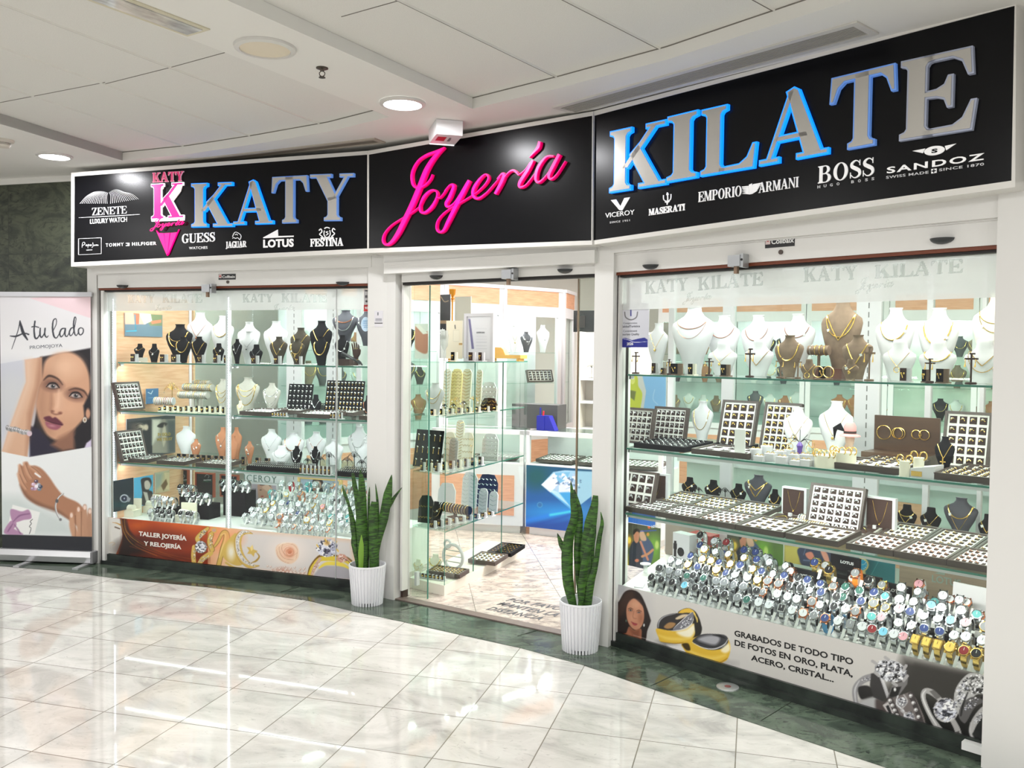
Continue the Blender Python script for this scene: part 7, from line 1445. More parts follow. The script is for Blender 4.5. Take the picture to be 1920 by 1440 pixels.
# purple figure stand, hat doll, white blocks with rings
u,z=FR.hit(*px('q',685,920), .2);t=thing('figure_stand','purple dress-shaped jewellery tree with wire branches, second shelf of right window','jewellery stand',FR.W(u, .2,ZS[P2R]),FR.ang);H_=FR.hit(*px('q',685,790), .2)[1]-ZS[P2R]
MB().lathe([(.03,0),(.026, .008),(.012, .02),(.012,H_* .4),(.016,H_* .5),(.007,H_* .6),(.004,H_* .62)],18).obj('dress',mat('purple_resin',(104,72,160), .35),t,smooth=True)
m=MB();[m.tube([(0,0,H_* .6),(dx* .5,0,H_* .72),(dx,0,H_*zz)], .0016,5)for dx,zz in((0,1.0),(-.04, .85),(.04, .86),(-.06, .7),(.062, .68),(-.05, .56),(.05, .54))];m.obj('branches',STEELDK,t);m=MB();[m.tube([(dx+ .016*math.cos(a),-.003,H_*zz- .014+ .016*math.sin(a))for a in np.linspace(0,6.283,14)[:-1]], .0014,5,closed=True)for dx,zz in((-.06, .68),(.062, .66),(-.05, .54),(.05, .52),(-.03, .8))];m.obj('hoop_earring',GOLD,t)
u,z=FR.hit(*px('q',1325,980), .22);H_=FR.hit(*px('q',1330,695), .22)[1]-ZS[P2R];t=thing('hat_stand_doll','earring holder wearing a pink hat with a black feather, second shelf of right window','jewellery stand',FR.W(u, .22,ZS[P2R]),FR.ang)
MB().lathe([(.026,0),(.024, .006),(.007, .014),(.006,H_* .3),(.012,H_* .4),(.02,H_* .56),(.022,H_* .68),(.018,H_* .76)],16).obj('head',mat('doll_beige',(206,176,160), .5),t,smooth=True);MB().lathe([(.048,H_* .68),(.046,H_* .70),(.027,H_* .74),(.028,H_* .9),(.018,H_* .99),(.002,H_)],24).obj('hat',mat('pink_felt',(222,150,150), .8),t,smooth=True);MB().lathe([(.0285,H_* .745),(.029,H_* .80)],24,cap=False).obj('hat_band',mat('dark_band',(60,44,40), .6),t)
m=MB();[m.tube([(-.02,-.02,H_* .8),(-.04- .006*i,-.02,H_*(.95- .02*i)),(-.06- .004*i,-.01+ .004*i,H_*(.85- .06*i))],[.003, .006, .001],5)for i in range(6)];m.obj('feather',BLACKV,t)
for i,(x_,y_,w0)in enumerate(((120,1040, .12),(260,1000, .2),(170,1130, .075),(310,1100, .1),(460,1140, .07),(430,1070, .14),(620,1110, .1),(770,1180, .065),(760,1110, .12),(890,1120, .1),(640,1190, .06),(540,1050, .2))):
    u,z=FR.hit(*px('q',x_,y_),w0);H_=max(z-ZS[P2R], .012);t=empty('ring_block',FR.W(u,w0,ZS[P2R]),FR.ang);MB().cyl((0,0,0), .030,H_,20).obj('block',WHITEL,t,smooth=True)if i<2 else MB().box(-.025, .025,-.02, .02,0,H_).obj('block',WHITEL,t)
    m=MB();[m.tube([(dx+ .009*math.cos(a),0,H_+ .009*math.sin(a))for a in np.linspace(.1,3.04,9)], .0018,5)for dx in(-.014, .010)];m.obj('ring',GOLD,t);reg(t,'white','ring block','ring block',P2R,px('q',x_,0)[0])
for k_,x_,y_,w0,r_,n_ in(('q',1030,1120, .10, .055,7),('q',1250,1080, .14, .055,6),('r',355,1090, .07, .022,2),('r',520,1050, .12, .022,2)):
    u,z=FR.hit(*px(k_,x_,y_),w0);H_=z-ZS[P2R];t=empty('hoop_drum',FR.W(u,w0,ZS[P2R]),FR.ang);MB().cyl((0,0,0),r_,H_,28).obj('drum',CREAM,t,smooth=True)
    for i in range(n_):a=math.pi*(1.05+ .9*i/max(n_-1,1));MB().tube([(r_* .9*math.cos(a)+ .004*math.cos(b_),r_* .9*math.sin(a)- .006,H_+ .004+ .016*math.sin(b_)*1.0)if False else(r_* .9*math.cos(a)+ .015*math.cos(b_),r_* .9*math.sin(a),H_+ .008+ .018*math.sin(b_))for b_ in np.linspace(0,6.283,14)[:-1]], .0026,6,closed=True).obj('hoop_earring',GOLD,t,smooth=True)
    reg(t,'large cream' if r_> .04 else 'small cream','hoop drum','earring stand',P2R,px(k_,x_,0)[0])
u,_=FR.hit(*px('r',560,1240), .075);t=thing('white_box','small white gift box with a gold panel, second shelf of right window','box',FR.W(u, .09,ZS[P2R]),FR.ang);MB().poly([(-.05,0),(.05,0),(.05, .055),(-.05, .038)],-.02, .09).obj('box',WHITEL,t);MB().box(-.045, .0,-.0215,-.02, .006, .028).obj('gold_panel',GOLD,t)
u,zt_=FR.hit(*px('p',1700,790), .1);box_thing(FR,'price_card','small white price card standing in front of the charms, second shelf of right window','card',u, .1,ZS[P2R], .06, .004,zt_-ZS[P2R],TAG)
# ---- third shelf
tray_up(FR,P3R,'s',115,545,140, .24,4,3,'upright tray of twelve rings at left end, third shelf of right window',lean=76,mt='R',rs=1.4);tray_up(FR,P3R,'t',720,1400,320, .36,6,6,'upright white ring tray in the middle, third shelf of right window',lean=74,mt='S')
for i,(k_,a,b_,yt,w0)in enumerate((('s',495,720,170, .40),('t',435,740,335, .50),('t',1460,1830,450, .46))):
    u0,zt_=FR.hit(*px(k_,a,yt),w0);u1,_=FR.hit(*px(k_,b_,yt),w0);H_=zt_-ZS[P3R];t=thing('necklace_box','open white box lined in dark brown, %s from left, third shelf of right window'%ORD[i],'box',FR.W(u0,w0,ZS[P3R]),FR.ang+(.1 if i==0 else-.02));W_=u1-u0
    MB().box(0,W_, .0, .03,0,H_).obj('box',WHITEL,t);MB().box(.008,W_- .014,-.002,0, .01,H_- .01).obj('velvet_panel',DKBROWN,t);m=MB();m.tube([(W_* .25+W_* .5*s_,-.004,H_*(.9- .55*math.sin(math.pi*s_)))for s_ in np.linspace(0,1,16)], .0013,5);m.ball((W_* .5,-.006,H_* .32), .005,6);tag(m.obj('necklace',GOLD,None,FR.W(u0,w0,ZS[P3R]),FR.ang),'gold necklace in the %s white box, third shelf of right window'%ORD[i],'necklace')
for k_,x_,y_,wd,nk in(('s',1000,228,190,'Gthin:disc:v:.5'),('s',1290,262,210,'Gchain::v:.45'),('s',1600,308,200,'Gthin:drop:v:.4'),('t',140,200,340,'Gthick::v:.35|Gthick::v:.55'),('t',345,375,165,'Gbeads:drop::.35'),('u',395,432,255,'Gchain:::.55|Gchain::v:.3'),('u',690,467,265,'Gthin:hoop:v:.35'),('u',1060,348,430,'Gthick:::.5|Gthin::v:.2'),('u',1390,550,240,'Gchain:drop:v:.35')):
    B(FR,P3R,k_,x_,y_,wd, .74,'G' if wd>300 else 'k',nk)
for k_,x_,y_ in(('s',1115,345),('s',1440,350)):tree(FR,P3R,k_,x_,y_, .70,7)
TR=[('s',215,630, .072,6,4),('s',600,715, .072,6,4),('s',1045,800, .072,6,4),('s',1560,880, .072,4,4),('t',470,985, .072,4,3),('t',1210,1105, .072,5,4),('u',230,1060, .072,6,4),('u',880,1160, .072,6,4)]
us=[]
for i,(k_,x_,y_,w0,nx,ny)in enumerate(TR):us.append(FR.hit(*px(k_,x_,y_),w0)[0])
us.append(1.905);ends=us[1:]
for i,(k_,x_,y_,w0,nx,ny)in enumerate(TR):tray(FR,P3R,us[i]+ .002,w0,ZS[P3R]+ .0265,min(ends[i]-us[i]- .004, .262), .25,nx,ny,4,0.0,'R' if nx>4 else 'G',words='flat ring tray, %s from left, front row, third shelf of right window'%ORD[i],fill=.9)
TB=[('s',580,545,6,4),('s',970,625,6,4),('s',1390,700,6,4),('u',20,860,6,4),('u',570,940,5,5),('u',1200,1030,5,4)]
ub=[FR.hit(*px(k_,x_,y_), .34)[0]for k_,x_,y_,a,b_ in TB];en=[ub[1],ub[2],ub[2]+ .23,ub[4],ub[5],1.9]
for i,(k_,x_,y_,nx,ny)in enumerate(TB):tray(FR,P3R,ub[i]+ .002, .338,ZS[P3R]+ .034,min(en[i]-ub[i]- .004, .25), .26,nx,ny,6,0.0,'G',words='flat ring tray, %s from left, rear row, third shelf of right window'%ORD[i],fill=.85)
roll(FR,P3R,'t',530,990,790, .026, .34,GOLD,WHITEL,'front white',16,sup=True);roll(FR,P3R,'t',650,1120,740, .026, .43,GOLD,WHITEL,'rear white',16)
for i,(k_,x_,y_)in enumerate((('t',240,745),('t',1180,880))):
    u,_=FR.hit(*px(k_,x_,y_), .35);t=thing('open_jewel_box','open pale grey box with brown lining, %s one, third shelf of right window'%('left','right')[i],'box',FR.W(u, .33,ZS[P3R]),(math.radians(8),0,FR.ang));MB().box(0, .15,0, .13,0.002, .03).obj('box',GREYL,t);MB().box(.012, .138, .012, .118, .03, .032).obj('velvet_panel',DKBROWN,t);MB().tube([(.04+ .07*s_, .03+ .05*math.sin(3*s_), .034)for s_ in np.linspace(0,1,10)], .0025,5).obj('necklace_chain',GOLD,t)
for k_,x_,y_ in(('t',500,640),('t',1535,790)):card(FR,P3R,k_,x_,y_,800,120, .42,'w')
# ---- floor of the right window: posters and boxes at the back
def lotus(k,dx,dy,s):
    def f(c):
        P=lambda q:[(dx+(x-175)*s,dy+(y-760)*s)for x,y in q]
        c.grad((dx,dy),(70,64,66),(dx+400*s,dy+640*s),(96,140,50));c.ell(*P([(230,1010)])[0],60*s,70*s,(214,150,50),30*s);c.ell(*P([(260,1000)])[0],22*s,40*s,(250,220,90),5*s);c.ell(*P([(505,835)])[0],18*s,26*s,(236,110,60),3);c.ell(*P([(490,930)])[0],18*s,22*s,(240,150,50),3);c.ell(*P([(560,1080)])[0],90*s,150*s,(130,190,60),50*s, .8);c.ell(*P([(600,1060)])[0],24*s,50*s,(200,224,120),8*s)
        c.poly(P([(180,1180),(240,1180),(280,1420),(180,1420)]),(214,186,40),20*s);c.poly(P([(290,1040),(340,1010),(420,1060),(470,1200),(460,1330),(400,1440),(270,1440),(260,1160)]),(40,48,66),6*s,1,True);c.poly(P([(400,1000),(470,960),(550,1060),(560,1150),(520,1300),(440,1320),(420,1150)]),(70,90,126),6*s,1,True)
        c.poly(P([(315,900),(360,890),(385,930),(375,1010),(345,1035),(318,990)]),(206,140,110),5*s,1,True);c.poly(P([(305,920),(320,870),(370,860),(392,900),(350,895),(320,930)]),(44,34,34),4*s,1,True);c.poly(P([(385,920),(420,880),(460,940),(470,1000),(430,1010),(400,990)]),(222,180,150),6*s,1,True);c.line(P([(400,1020),(440,1120),(490,1240)]),26*s,(214,140,116),4*s,1,True);c.line(P([(420,1200),(490,1170),(550,1120)]),30*s,(214,150,110),4*s,1,True);c.ell(*P([(355,1250)])[0],26*s,20*s,(214,130,100),4*s);c.line(P([(400,890),(590,880)]),12*s,(60,90,190),3)
    return f
poster(FR,'couple_poster','colourful poster of a couple hugging, left end of right window floor',px('s',178,770),px('s',632,1395), .80,(90,90,70),lotus('s',175,760,1.0),'s',words=(('LOTUS',(535,850),(630,838),(535,820),TAG, .03),))
poster(FR,'couple_poster','colourful poster of a couple hugging, half hidden by watches, right window floor',px('t',-240,930),px('t',440,1440), .80,(90,90,70),lotus('t',-240,800,1.12),'t');
poster(FR,'jeans_poster','enlarged poster detail of folded hands and blue jeans, right window floor',px('w',425,0),px('w',950,300), .82,(150,134,90),lambda c:(c.poly([(420,20),(600,20),(600,250),(430,250)],(196,180,90),20),c.poly([(600,40),(940,60),(1000,250),(950,310),(660,260),(590,160)],(52,60,86),6,1,True),c.poly([(660,110),(730,90),(760,160),(700,170)],(214,130,110),4,1,True),c.poly([(830,70),(900,100),(930,200),(880,190)],(222,150,130),4,1,True),c.line([(640,180),(740,200),(800,280)],8,(130,146,180),4,1,True),c.line([(640,120),(660,60)],8,(110,126,160),4)),'w')
box_thing(FR,'stone_step','pale grey stone-look step behind the black watch boxes, right window floor','step',FR.hit(*px('w',680,330), .7)[0], .72,ZS[P0R], .36, .12, .10,mat('stone_look',(176,172,156), .5,noise=(8,(140,138,126),(1,1,5))))
poster(FR,'watch_poster','teal poster of a gold watch with a blue dial, right window floor',px('w',1130,130),px('w',1660,640), .82,(30,96,104),lambda c:(c.poly([(1440,180),(1700,180),(1700,700),(1300,700)],(40,120,126),30, .7),c.line([(1490,180),(1360,430)],4,(90,170,170),2),c.poly([(1270,150),(1340,160),(1330,200),(1280,190)],(214,206,150),3),c.ell(1295,235,78,76,(222,196,120),3),c.ell(1292,235,64,62,(40,160,206),2),c.line([(1292,235),(1330,225)],4,(250,240,200),1),c.line([(1292,235),(1270,215)],4,(250,240,200),1),c.poly([(1260,305),(1335,300),(1340,380),(1290,370)],(222,206,150),3),[c.ell(1292+52*math.cos(i* .524),235+50*math.sin(i* .524),4,4,(240,250,250),1)for i in range(12)]),'w')
WB2=mat('greige_wood_board',(150,132,112), .5,noise=(4,(128,110,92),(.6,1,9)))
u0,zt_=FR.hit(*px('x',275,10), .84);u1,_=FR.hit(*px('x',1345,100), .84);t=thing('wood_board','greige wood board with a faint watch logo, right end of right window floor','board',FR.W(u0, .845,ZS[P0R]),FR.ang);MB().box(0,u1-u0,0, .02,0, .38).obj('board',WB2,t)
m=MB();(a,b_),(c_,d__)=FR.hit(*px('x',640,185), .84),FR.hit(*px('x',965,225), .84);sans(m,'LOTUS',a-u0,b_-ZS[P0R],c_-u0,b_-ZS[P0R], .035,-.002,0, .02);m.poly([(a-u0+ .01,b_+ .045-ZS[P0R]),(a-u0+ .06,b_+ .068-ZS[P0R]),(a-u0+ .062,b_+ .045-ZS[P0R])],-.002,0);m.obj('lettering',mat('sage_ink',(134,148,136), .5),t)
def wbox(k,x,y,w0,s,words,wt=('gold','gold','blue'),lid=True,m_=BLACKV,z=0.0,logo=False):
    u,_=FR.hit(*px(k,x,y),w0);t=thing('watch_box',words,'box',FR.W(u,w0,ZS[P0R]+z),FR.ang- .1);W_= .075*s;MB().box(-W_,W_,-.05, .05,0, .06*s).obj('body',m_,t)
    if lid:MB().poly([(-W_, .06*s),(W_, .06*s),(W_, .13*s),(-W_, .13*s)], .035, .05).obj('lid',m_,t)
    if logo:m=MB();sans(m,'LOTUS',-W_* .3, .095*s,W_* .6, .095*s, .014, .0335, .035, .03);m.obj('lettering',TAG,t)
    if wt:watch(FR,'black boxes of right window',u- .02,w0- .012,ZS[P0R]+z+ .06*s,*wt,s=1.15)
wbox('w',570,560, .36,1.1,'open black watch box with a rose watch, left one on right window floor',('rose','rose','white'),z=.05,logo=True);wbox('w',1060,400, .60,1.1,'large black watch box with pale lettering on lid, right window floor',None,z=.10,logo=True);wbox('w',960,480, .46, .9,'low black watch box holding gold watches, right window floor',('gold','gold','white'),False,z=.10);wbox('w',1270,560, .44,1.2,'open black watch box beside the teal poster, right window floor',('rose','rose','white'),z=.05);wbox('x',170,430, .42,1.1,'open black watch box with a gold and blue watch, right window floor',('rose','rose','blue'),z=.05,logo=True);wbox('x',1260,720, .40, .9,'low black watch box beside the right pillar, right window floor',('white','rose','pink'),False,z=.02)
for nm,k_,x_,y_,w0,W_,D_,H_,m_ in(('long white riser under the clasp box, right end of right window floor','x',620,760, .40, .50, .26, .06,PLI),('white riser in the middle of right window floor','v',1600,430, .42, .46, .22, .05,PLI),('white riser at the left end of right window floor','v',1050,400, .50, .30, .22, .035,PLI)):box_thing(FR,'display_riser',nm,'riser',FR.hit(*px(k_,x_,y_),w0)[0],w0+ .17,ZS[P0R],W_,D_,H_,m_)
u,_=FR.hit(*px('x',970,600), .40);t=thing('white_watch_box','open white watch box full of pale watches, right window floor','box',FR.W(u, .42,ZS[P0R]+ .062),FR.ang- .08);MB().box(-.075, .075,-.05, .05,0, .075).obj('body',WHITEL,t);MB().poly([(-.07, .07),(.078, .07),(.085, .19),(-.066, .19)], .05, .058).obj('lid',WHITEL,t);MB().box(-.03, .0,-.0515,-.05, .02, .06).box(-.022,-.008,-.0525,-.0515, .03, .05).obj('clasp_logo',DARK,t);MB().cyl((-.06,0, .085), .026, .10,16,axis='x').obj('cushion',GREYL,t,smooth=True)
for i in range(3):watch(FR,'white box of right window',u- .04+i* .035, .40,ZS[P0R]+ .13,'silver','rose','white',s=1)
t=thing('smartwatch_box','white upright box with a picture of a black smartwatch, left part of right window floor','box',FR.W(FR.hit(*px('v',815,340), .62)[0], .62,ZS[P0R]+ .006),FR.ang- .12);MB().box(-.065, .065,0, .07,0, .20).obj('box',WHITEL,t)
m=MB();m.poly([(-.055, .02),(-.035, .02),(-.037, .15),(-.053, .15)],-.002,0);m.box(-.058,-.032,-.003,0, .10, .135);m.poly([(.0+ .026*math.cos(a), .09+ .028*math.sin(a))for a in np.linspace(0,6.1,10)],-.003,0);m.obj('watch_picture',mat('black_print',(26,26,28), .3),t)
box_thing(FR,'red_box','dull red box behind the watches, left part of right window floor','box',FR.hit(*px('s',1190,1200), .78)[0], .76,ZS[P0R]+ .0, .16, .1, .20,mat('dull_red',(170,60,56), .5));box_thing(FR,'grey_board','grey-beige panel behind the smartwatch box, right window floor','panel',FR.hit(*px('s',920,1000), .86)[0], .86,ZS[P0R], .26, .012, .36,mat('greige',(160,150,138), .6))
u,_=FR.hit(*px('v',350,380), .3);t=thing('magnifier_stand','round clear display dish at the left end of right window floor','dish',FR.W(u, .36,ZS[P0R]),FR.ang);MB().cyl((0,0,0), .012, .05,12).obj('stem',ACRYL,t);MB().cyl((0,0, .05), .032, .006,24).obj('disc',WHITEL,t)
# earphones leaflets on left, then the rows of watches
for i in range(4):box_thing(FR,'leaflet','dark leaflet lying at the left end of right window floor, %s from left'%ORD[i],'leaflet', .10+i* .05, .10+ .05*(i%2),ZS[P0R], .05, .09, .004,STEELDK if i%2 else WHITEL,yaw=.5+ .2*i)
SV=('silver','silver')
FRONT=[(528,500,SV+('black',)),(640,520,SV+('black',)),(760,560,SV+('black',)),(900,580,SV+('ice blue',)),(1020,590,SV+('black',)),(1135,600,SV+('black',)),(1245,640,SV+('black',)),(1350,660,SV+('black',)),(1495,690,SV+('grey',)),(1600,740,SV+('green',))]
for x_,y_,v in FRONT:watch(FR,'front row of right window',FR.hit(*px('v',x_,y_), .075)[0], .075,ZS[P0R],*v,yaw=-.1,s=1.2)
for x_,v,sq in((160,SV+('white',),0),(290,SV+('white',),0),(420,SV+('black',),1),(545,SV+('white',),0),(660,('silver','rose','white'),0),(800,SV+('grey',),0),(920,('blue','rose','blue'),0),(1070,SV+('white',),0),(1200,SV+('grey',),1),(1330,SV+('white',),0),(1440,SV+('red',),0)):watch(FR,'front row of right window',FR.hit(*px('w',x_,900), .072)[0], .072,ZS[P0R],*v,square=bool(sq),yaw=rnd.uniform(-.25, .1),s=1.2)
for x_,v,sq in((130,SV+('ice blue',),0),(250,SV+('white',),0),(355,SV+('pink',),0),(490,('gold','gold','gold'),1),(615,('gold','gold','gold'),1),(740,('gold','gold','gold'),1),(880,('gold','gold','gold'),0),(1040,('gold','gold','red'),0),(1180,('gold','gold','black'),0)):watch(FR,'front row of right window',FR.hit(*px('x',x_,1000), .07)[0], .07,ZS[P0R],*v,square=bool(sq),yaw=-.12,s=1.2)
ROWS=[('second row', .15, .035, .18,1.88,29),('third row', .225, .07, .20,1.86,28),('fourth row', .30, .10, .28,1.80,24),('fifth row', .38, .13, .30,1.72,17)]
for nm,w0,z,a,b_,n_ in ROWS:
    box_thing(FR,'display_step','%s display step under the %s of watches, right window'%('black' if z< .08 else 'white',nm),'step',(a+b_)/2,w0+ .03,ZS[P0R],b_-a+ .06, .072,z,BLACKV if z< .08 else PLI)
    for i in range(n_):
        u=a+(b_-a)*(i+ .5)/n_+rnd.uniform(-.012, .012);fr=(u-a)/(b_-a)
        if nm=='fifth row' and .42<fr< .62:continue
        if fr< .35:v=rnd.choice((('gold','gold','white'),SV+('white',),('silver','gold','white'),SV+('blue',),SV+('black',),('rose','rose','pink')))if w0> .2 else SV+(rnd.choice(('grey','black','green')),)
        elif fr< .7:v=rnd.choice((SV+('black',),SV+('green',),SV+('white',),SV+('blue',),('silver','rose','grey'),SV+('white',)))
        else:v=rnd.choice((SV+('ice blue',),SV+('pink',),SV+('teal',),SV+('white',),SV+('white',),SV+('white',),('silver','gold','grey'),('rose','rose','pink')if fr> .88 else SV+('blue',)))
        watch(FR,nm+' of right window',u,w0+rnd.uniform(0, .012),ZS[P0R]+z,*v,yaw=rnd.uniform(-.3, .2),s=rnd.uniform(1.08,1.25),notag=rnd.random()< .3)
for k_,x_,y_,w0,z,v in(('v',1065,200, .56, .10,SV+('blue',)),('v',1065,110, .60, .15,SV+('black',)),('v',1200,220, .56, .08,('gold','gold','black')),('v',1225,150, .6, .13,SV+('white',)),('v',1360,150, .58, .14,SV+('red',)),('v',1325,260, .54, .08,SV+('blue',)),('v',1365,310, .50, .05,('gold','gold','black')),('v',1560,200, .56, .12,SV+('blue',)),('w',130,230, .56, .12,SV+('blue',)),('w',245,260, .52, .11,SV+('white',)),('w',790,470, .42, .16,('gold','gold','blue')),('w',950,510, .40, .14,('gold','gold','black')),('w',1245,600, .36, .16,('orange','rose','grey')),('x',520,360, .5, .13,('white','rose','pink')),('x',555,450, .44, .10,('silver','rose','white')),('x',700,500, .42, .08,SV+('teal',))):
    watch(FR,'raised stands of right window',FR.hit(*px(k_,x_,y_),w0)[0],w0,ZS[P0R]+z,*v,s=1.25);u,_=FR.hit(*px(k_,x_,y_),w0);reg(MB().box(-.02, .02,-.012, .03,0,z).obj('watch_stand',BLACKV if z> .09 else WHITEL,None,FR.W(u,w0,ZS[P0R]),FR.ang),'black' if z> .09 else 'white','watch block','stand',P0R,px(k_,x_,y_)[0])
# ------------------------------------------------------------------ glass cabinet at the entrance
VT,V1,V2,V3,V0='on top of entrance cabinet','upper shelf of entrance cabinet','middle shelf of entrance cabinet','lower shelf of entrance cabinet','base of entrance cabinet'
ZS.update({VT:1.557,V1:1.195,V2: .811,V3: .433,V0: .076})
P1_,P2_,P3_=at(768,1103)[:2],at(833,1119)[:2],at(985,1042)[:2];FV=Facet(P2_,P3_);o1=P1_-P2_;a1=(float(o1@FV.u),float(o1@FV.n));LV=FV.len
t=thing('glass_cabinet','tall glass display cabinet on a low white plinth inside the entrance','cabinet',FV.W(0,0, .006),FV.ang)
pv_=[(0,0),(LV,0),(LV+ .06,a1[1]+ .05),(a1[0],a1[1])]
MB().poly(pv_,0, .068,'z').obj('plinth',mat('cream_plinth',(232,226,214), .4),t)
ins=[(.03, .012),(LV- .03, .012),(LV- .01,a1[1]),(a1[0]+ .02,a1[1]- .01)]
for z in(.43, .808,1.192):MB().poly(ins,z- .014,z- .006,'z').obj('shelf',SHELFG,t);MB().box(.03,LV- .03, .0105, .012,z- .0145,z- .0055).obj('shelf_edge',GEDGE,t)
MB().poly(pv_,1.540,1.549,'z').obj('top_glass',SHELFG,t);MB().box(0,LV,-.0005, .0005,1.5395,1.5495).obj('top_edge',GEDGE,t)
cuts=[0, .42, .88,LV]
for a,b_ in zip(cuts,cuts[1:]):MB().box(a+ .002,b_- .002, .0, .005, .07,1.54).obj('pane',GLASS,t)
for a in cuts[1:-1]:MB().box(a- .002,a+ .002,-.001, .006, .07,1.54).obj('pane_edge',GEDGE,t)
MB().poly([(0.0, .005),(.006, .003),(a1[0]+ .005,a1[1]),(a1[0],a1[1])], .07,1.54,'z').obj('pane',GLASS,t);MB().box(-.002, .001,-.002, .001, .07,1.54).obj('pane_edge',GEDGE,t)
def vw(k,x):X=px(k,x,0)[0];return .40+max(0,X-815)/165* .95
def vb(place,k,x,y,wd,c_,nk='',dw=0.0):B(FM,place,k,x,y,wd,vw(k,x)+dw,c_,nk)
vb(V1,'i',470,300,230,'w','Gchain:::.5|Gbeads:::.35',-.1)
def strip(place,k,x0,x1,yt,words,m_,g_=GOLD,n=6,dw=0.0,cols=1):
    w0=vw(k,(x0+x1)/2)+dw;u0,zt_=FM.hit(*px(k,x0,yt),w0);u1,_=FM.hit(*px(k,x1,yt),w0);H_=zt_-ZS[place];W_=u1-u0;t=thing('jewellery_strip',words+', '+place,'display strip',FM.W(u0,w0,ZS[place]),(-.12,0,FM.ang+ .15))
    m=MB();m.poly([(0,0),(W_,0),(W_,H_-W_* .4),(W_* .8,H_- .004),(W_* .5,H_),(W_* .2,H_- .004),(0,H_-W_* .4)],0, .012);m.obj('board',m_,t);g=MB()
    for j in range(n):
        for i in range(cols):x=W_*(i+ .5)/cols;z=H_*(j+ .5)/(n+ .6);g.tube([(x-W_* .4/cols,-.003,z+ .008),(x,-.004,z- .004),(x+W_* .4/cols,-.003,z+ .008)], .0018,4)
    g.obj('jewellery',g_,t);return t
YEL=mat('pale_yellow_linen',(244,226,150), .7)
strip(V1,'i',555,630,130,'tall cream strip of earrings, leftmost',CREAM,n=12,dw=.25);strip(V1,'i',645,758,130,'tall yellow board of chains',YEL,n=12,dw=.2,cols=3);strip(V1,'i',775,872,130,'tall cream strip of earrings beside the yellow board',CREAM,n=12,dw=.15);strip(V1,'i',940,1000,140,'narrow cream strip of earrings',CREAM,n=12,dw=.1);strip(V1,'i',1005,1170,285,'leaning white board of earrings',WHITEL,SILVER,5, .1,4)
strip(V1,'i',1005,1185,470,'dark bracelet stand',DKBROWN,GOLD,3,-.12,3)
for x_,y_ in((590,545),(695,540),(815,510),(720,460),(930,450),(1180,520)):tree(FM,V1,'i',x_,y_,vw('i',x_)- .14,6,BLACKV if y_>500 else GOLD,'dark' if y_>500 else 'gold')
for i in range(8):card(FM,V1,'i',450+i*105,610-i*6,650,60,vw('i',450+i*105)- .20,'c')
tag_board(FM,V2,'i',215,530,840, .42,5,3,'black board of tagged gold pendants, middle shelf of entrance cabinet')
strip(V2,'i',700,785,735,'tall pale strip of chains',CREAM,n=14,dw=.2);strip(V2,'i',570,680,872,'short cream strip of chains',CREAM,n=5,dw=.1,cols=3);strip(V2,'i',785,900,880,'leaning cream strip of long chains',CREAM,n=4,dw=.1,cols=4);strip(V2,'i',1020,1190,890,'triangular white earring board',WHITEL,SILVER,6, .05,4);strip(V2,'i',630,720,940,'grey strip of bracelets',GREYL,SILVER,8, .0)
for i in range(9):card(FM,V2,'i',330+i*85,1200-i*6,1300,60,vw('i',330+i*85)- .16,'c' if i%2 else 'w')
strip(V3,'k',690,830,80,'tall white board of silver necklaces',WHITEL,SILVER,9, .25,2);strip(V3,'k',440,600,190,'white box lid',WHITEL,SILVER,1, .2);strip(V3,'k',850,1040,100,'dark violet earring board',mat('violet_velvet',(44,36,66), .8),SILVER,6, .15,5);strip(V3,'k',865,945,250,'small white strip of chains',WHITEL,SILVER,7,-.05);strip(V3,'k',975,1055,280,'plain white strip with a chain',WHITEL,SILVER,4,-.05)
roll(FM,V3,'k',490,800,440, .032, .66,GOLD,BLACKV,'black velvet',10,yaw=-.1);vb(V3,'k',430,390,130,'k','Gchain::v:.5|Gchain:::.3');strip(V3,'k',240,370,320,'dark board of long gold chains',BLACKV,GOLD,2,-.05,5)
for i in range(9):card(FM,V3,'k',400+i*75,590-i*12,640,66,vw('k',400+i*75)- .16,'w')
vb(V0,'k',245,990,110,'c','Gthin:::.5|Gthin::v:.2',-.04);vb(V0,'k',420,935,140,'c','Gthick:::.3', .08)
u,z=FM.hit(*px('k',605,1110), .55);t=thing('round_earring_display','round white openwork earring display on the base of the entrance cabinet','earring stand',FM.W(u, .55,ZS[V0]),FM.ang)
MB().tube([(.085*math.cos(a),0, .10+ .085*math.sin(a))for a in np.linspace(0,6.283,36)[:-1]], .012,8,closed=True).obj('ring_frame',WHITEL,t,smooth=True);MB().tube([(-.05+ .026*math.cos(a),0, .185+ .026*math.sin(a))for a in np.linspace(0,6.283,20)[:-1]], .009,6,closed=True).obj('small_ring_frame',WHITEL,t,smooth=True);m=MB();[m.box(-.08, .08,-.004, .004,z_,z_+ .005)for z_ in(.06, .1, .14)];m.obj('bar',ALU,t)
def vflat(k,x,y,W_,D_,nx,ny,words,w0,m_=0,**kw):u,_=FM.hit(*px(k,x,y),w0);return tray(FM,V0,u,w0,ZS[V0]+ .03,W_,D_,nx,ny,4, .15,words=words+', base of entrance cabinet',**kw)
vflat('k',330,1180, .26, .14,8,4,'white tray heaped with gold rings', .34,rs=1.3);vflat('k',760,1090, .22, .22,5,4,'brown tray with white ring pads', .78);vflat('k',960,960, .2, .26,6,5,'black tray of tagged rings',1.08,dark=True)
for i in range(7):card(FM,V0,'k',260+i*40,1210+i*4,1250,50, .27+i* .004,'w')
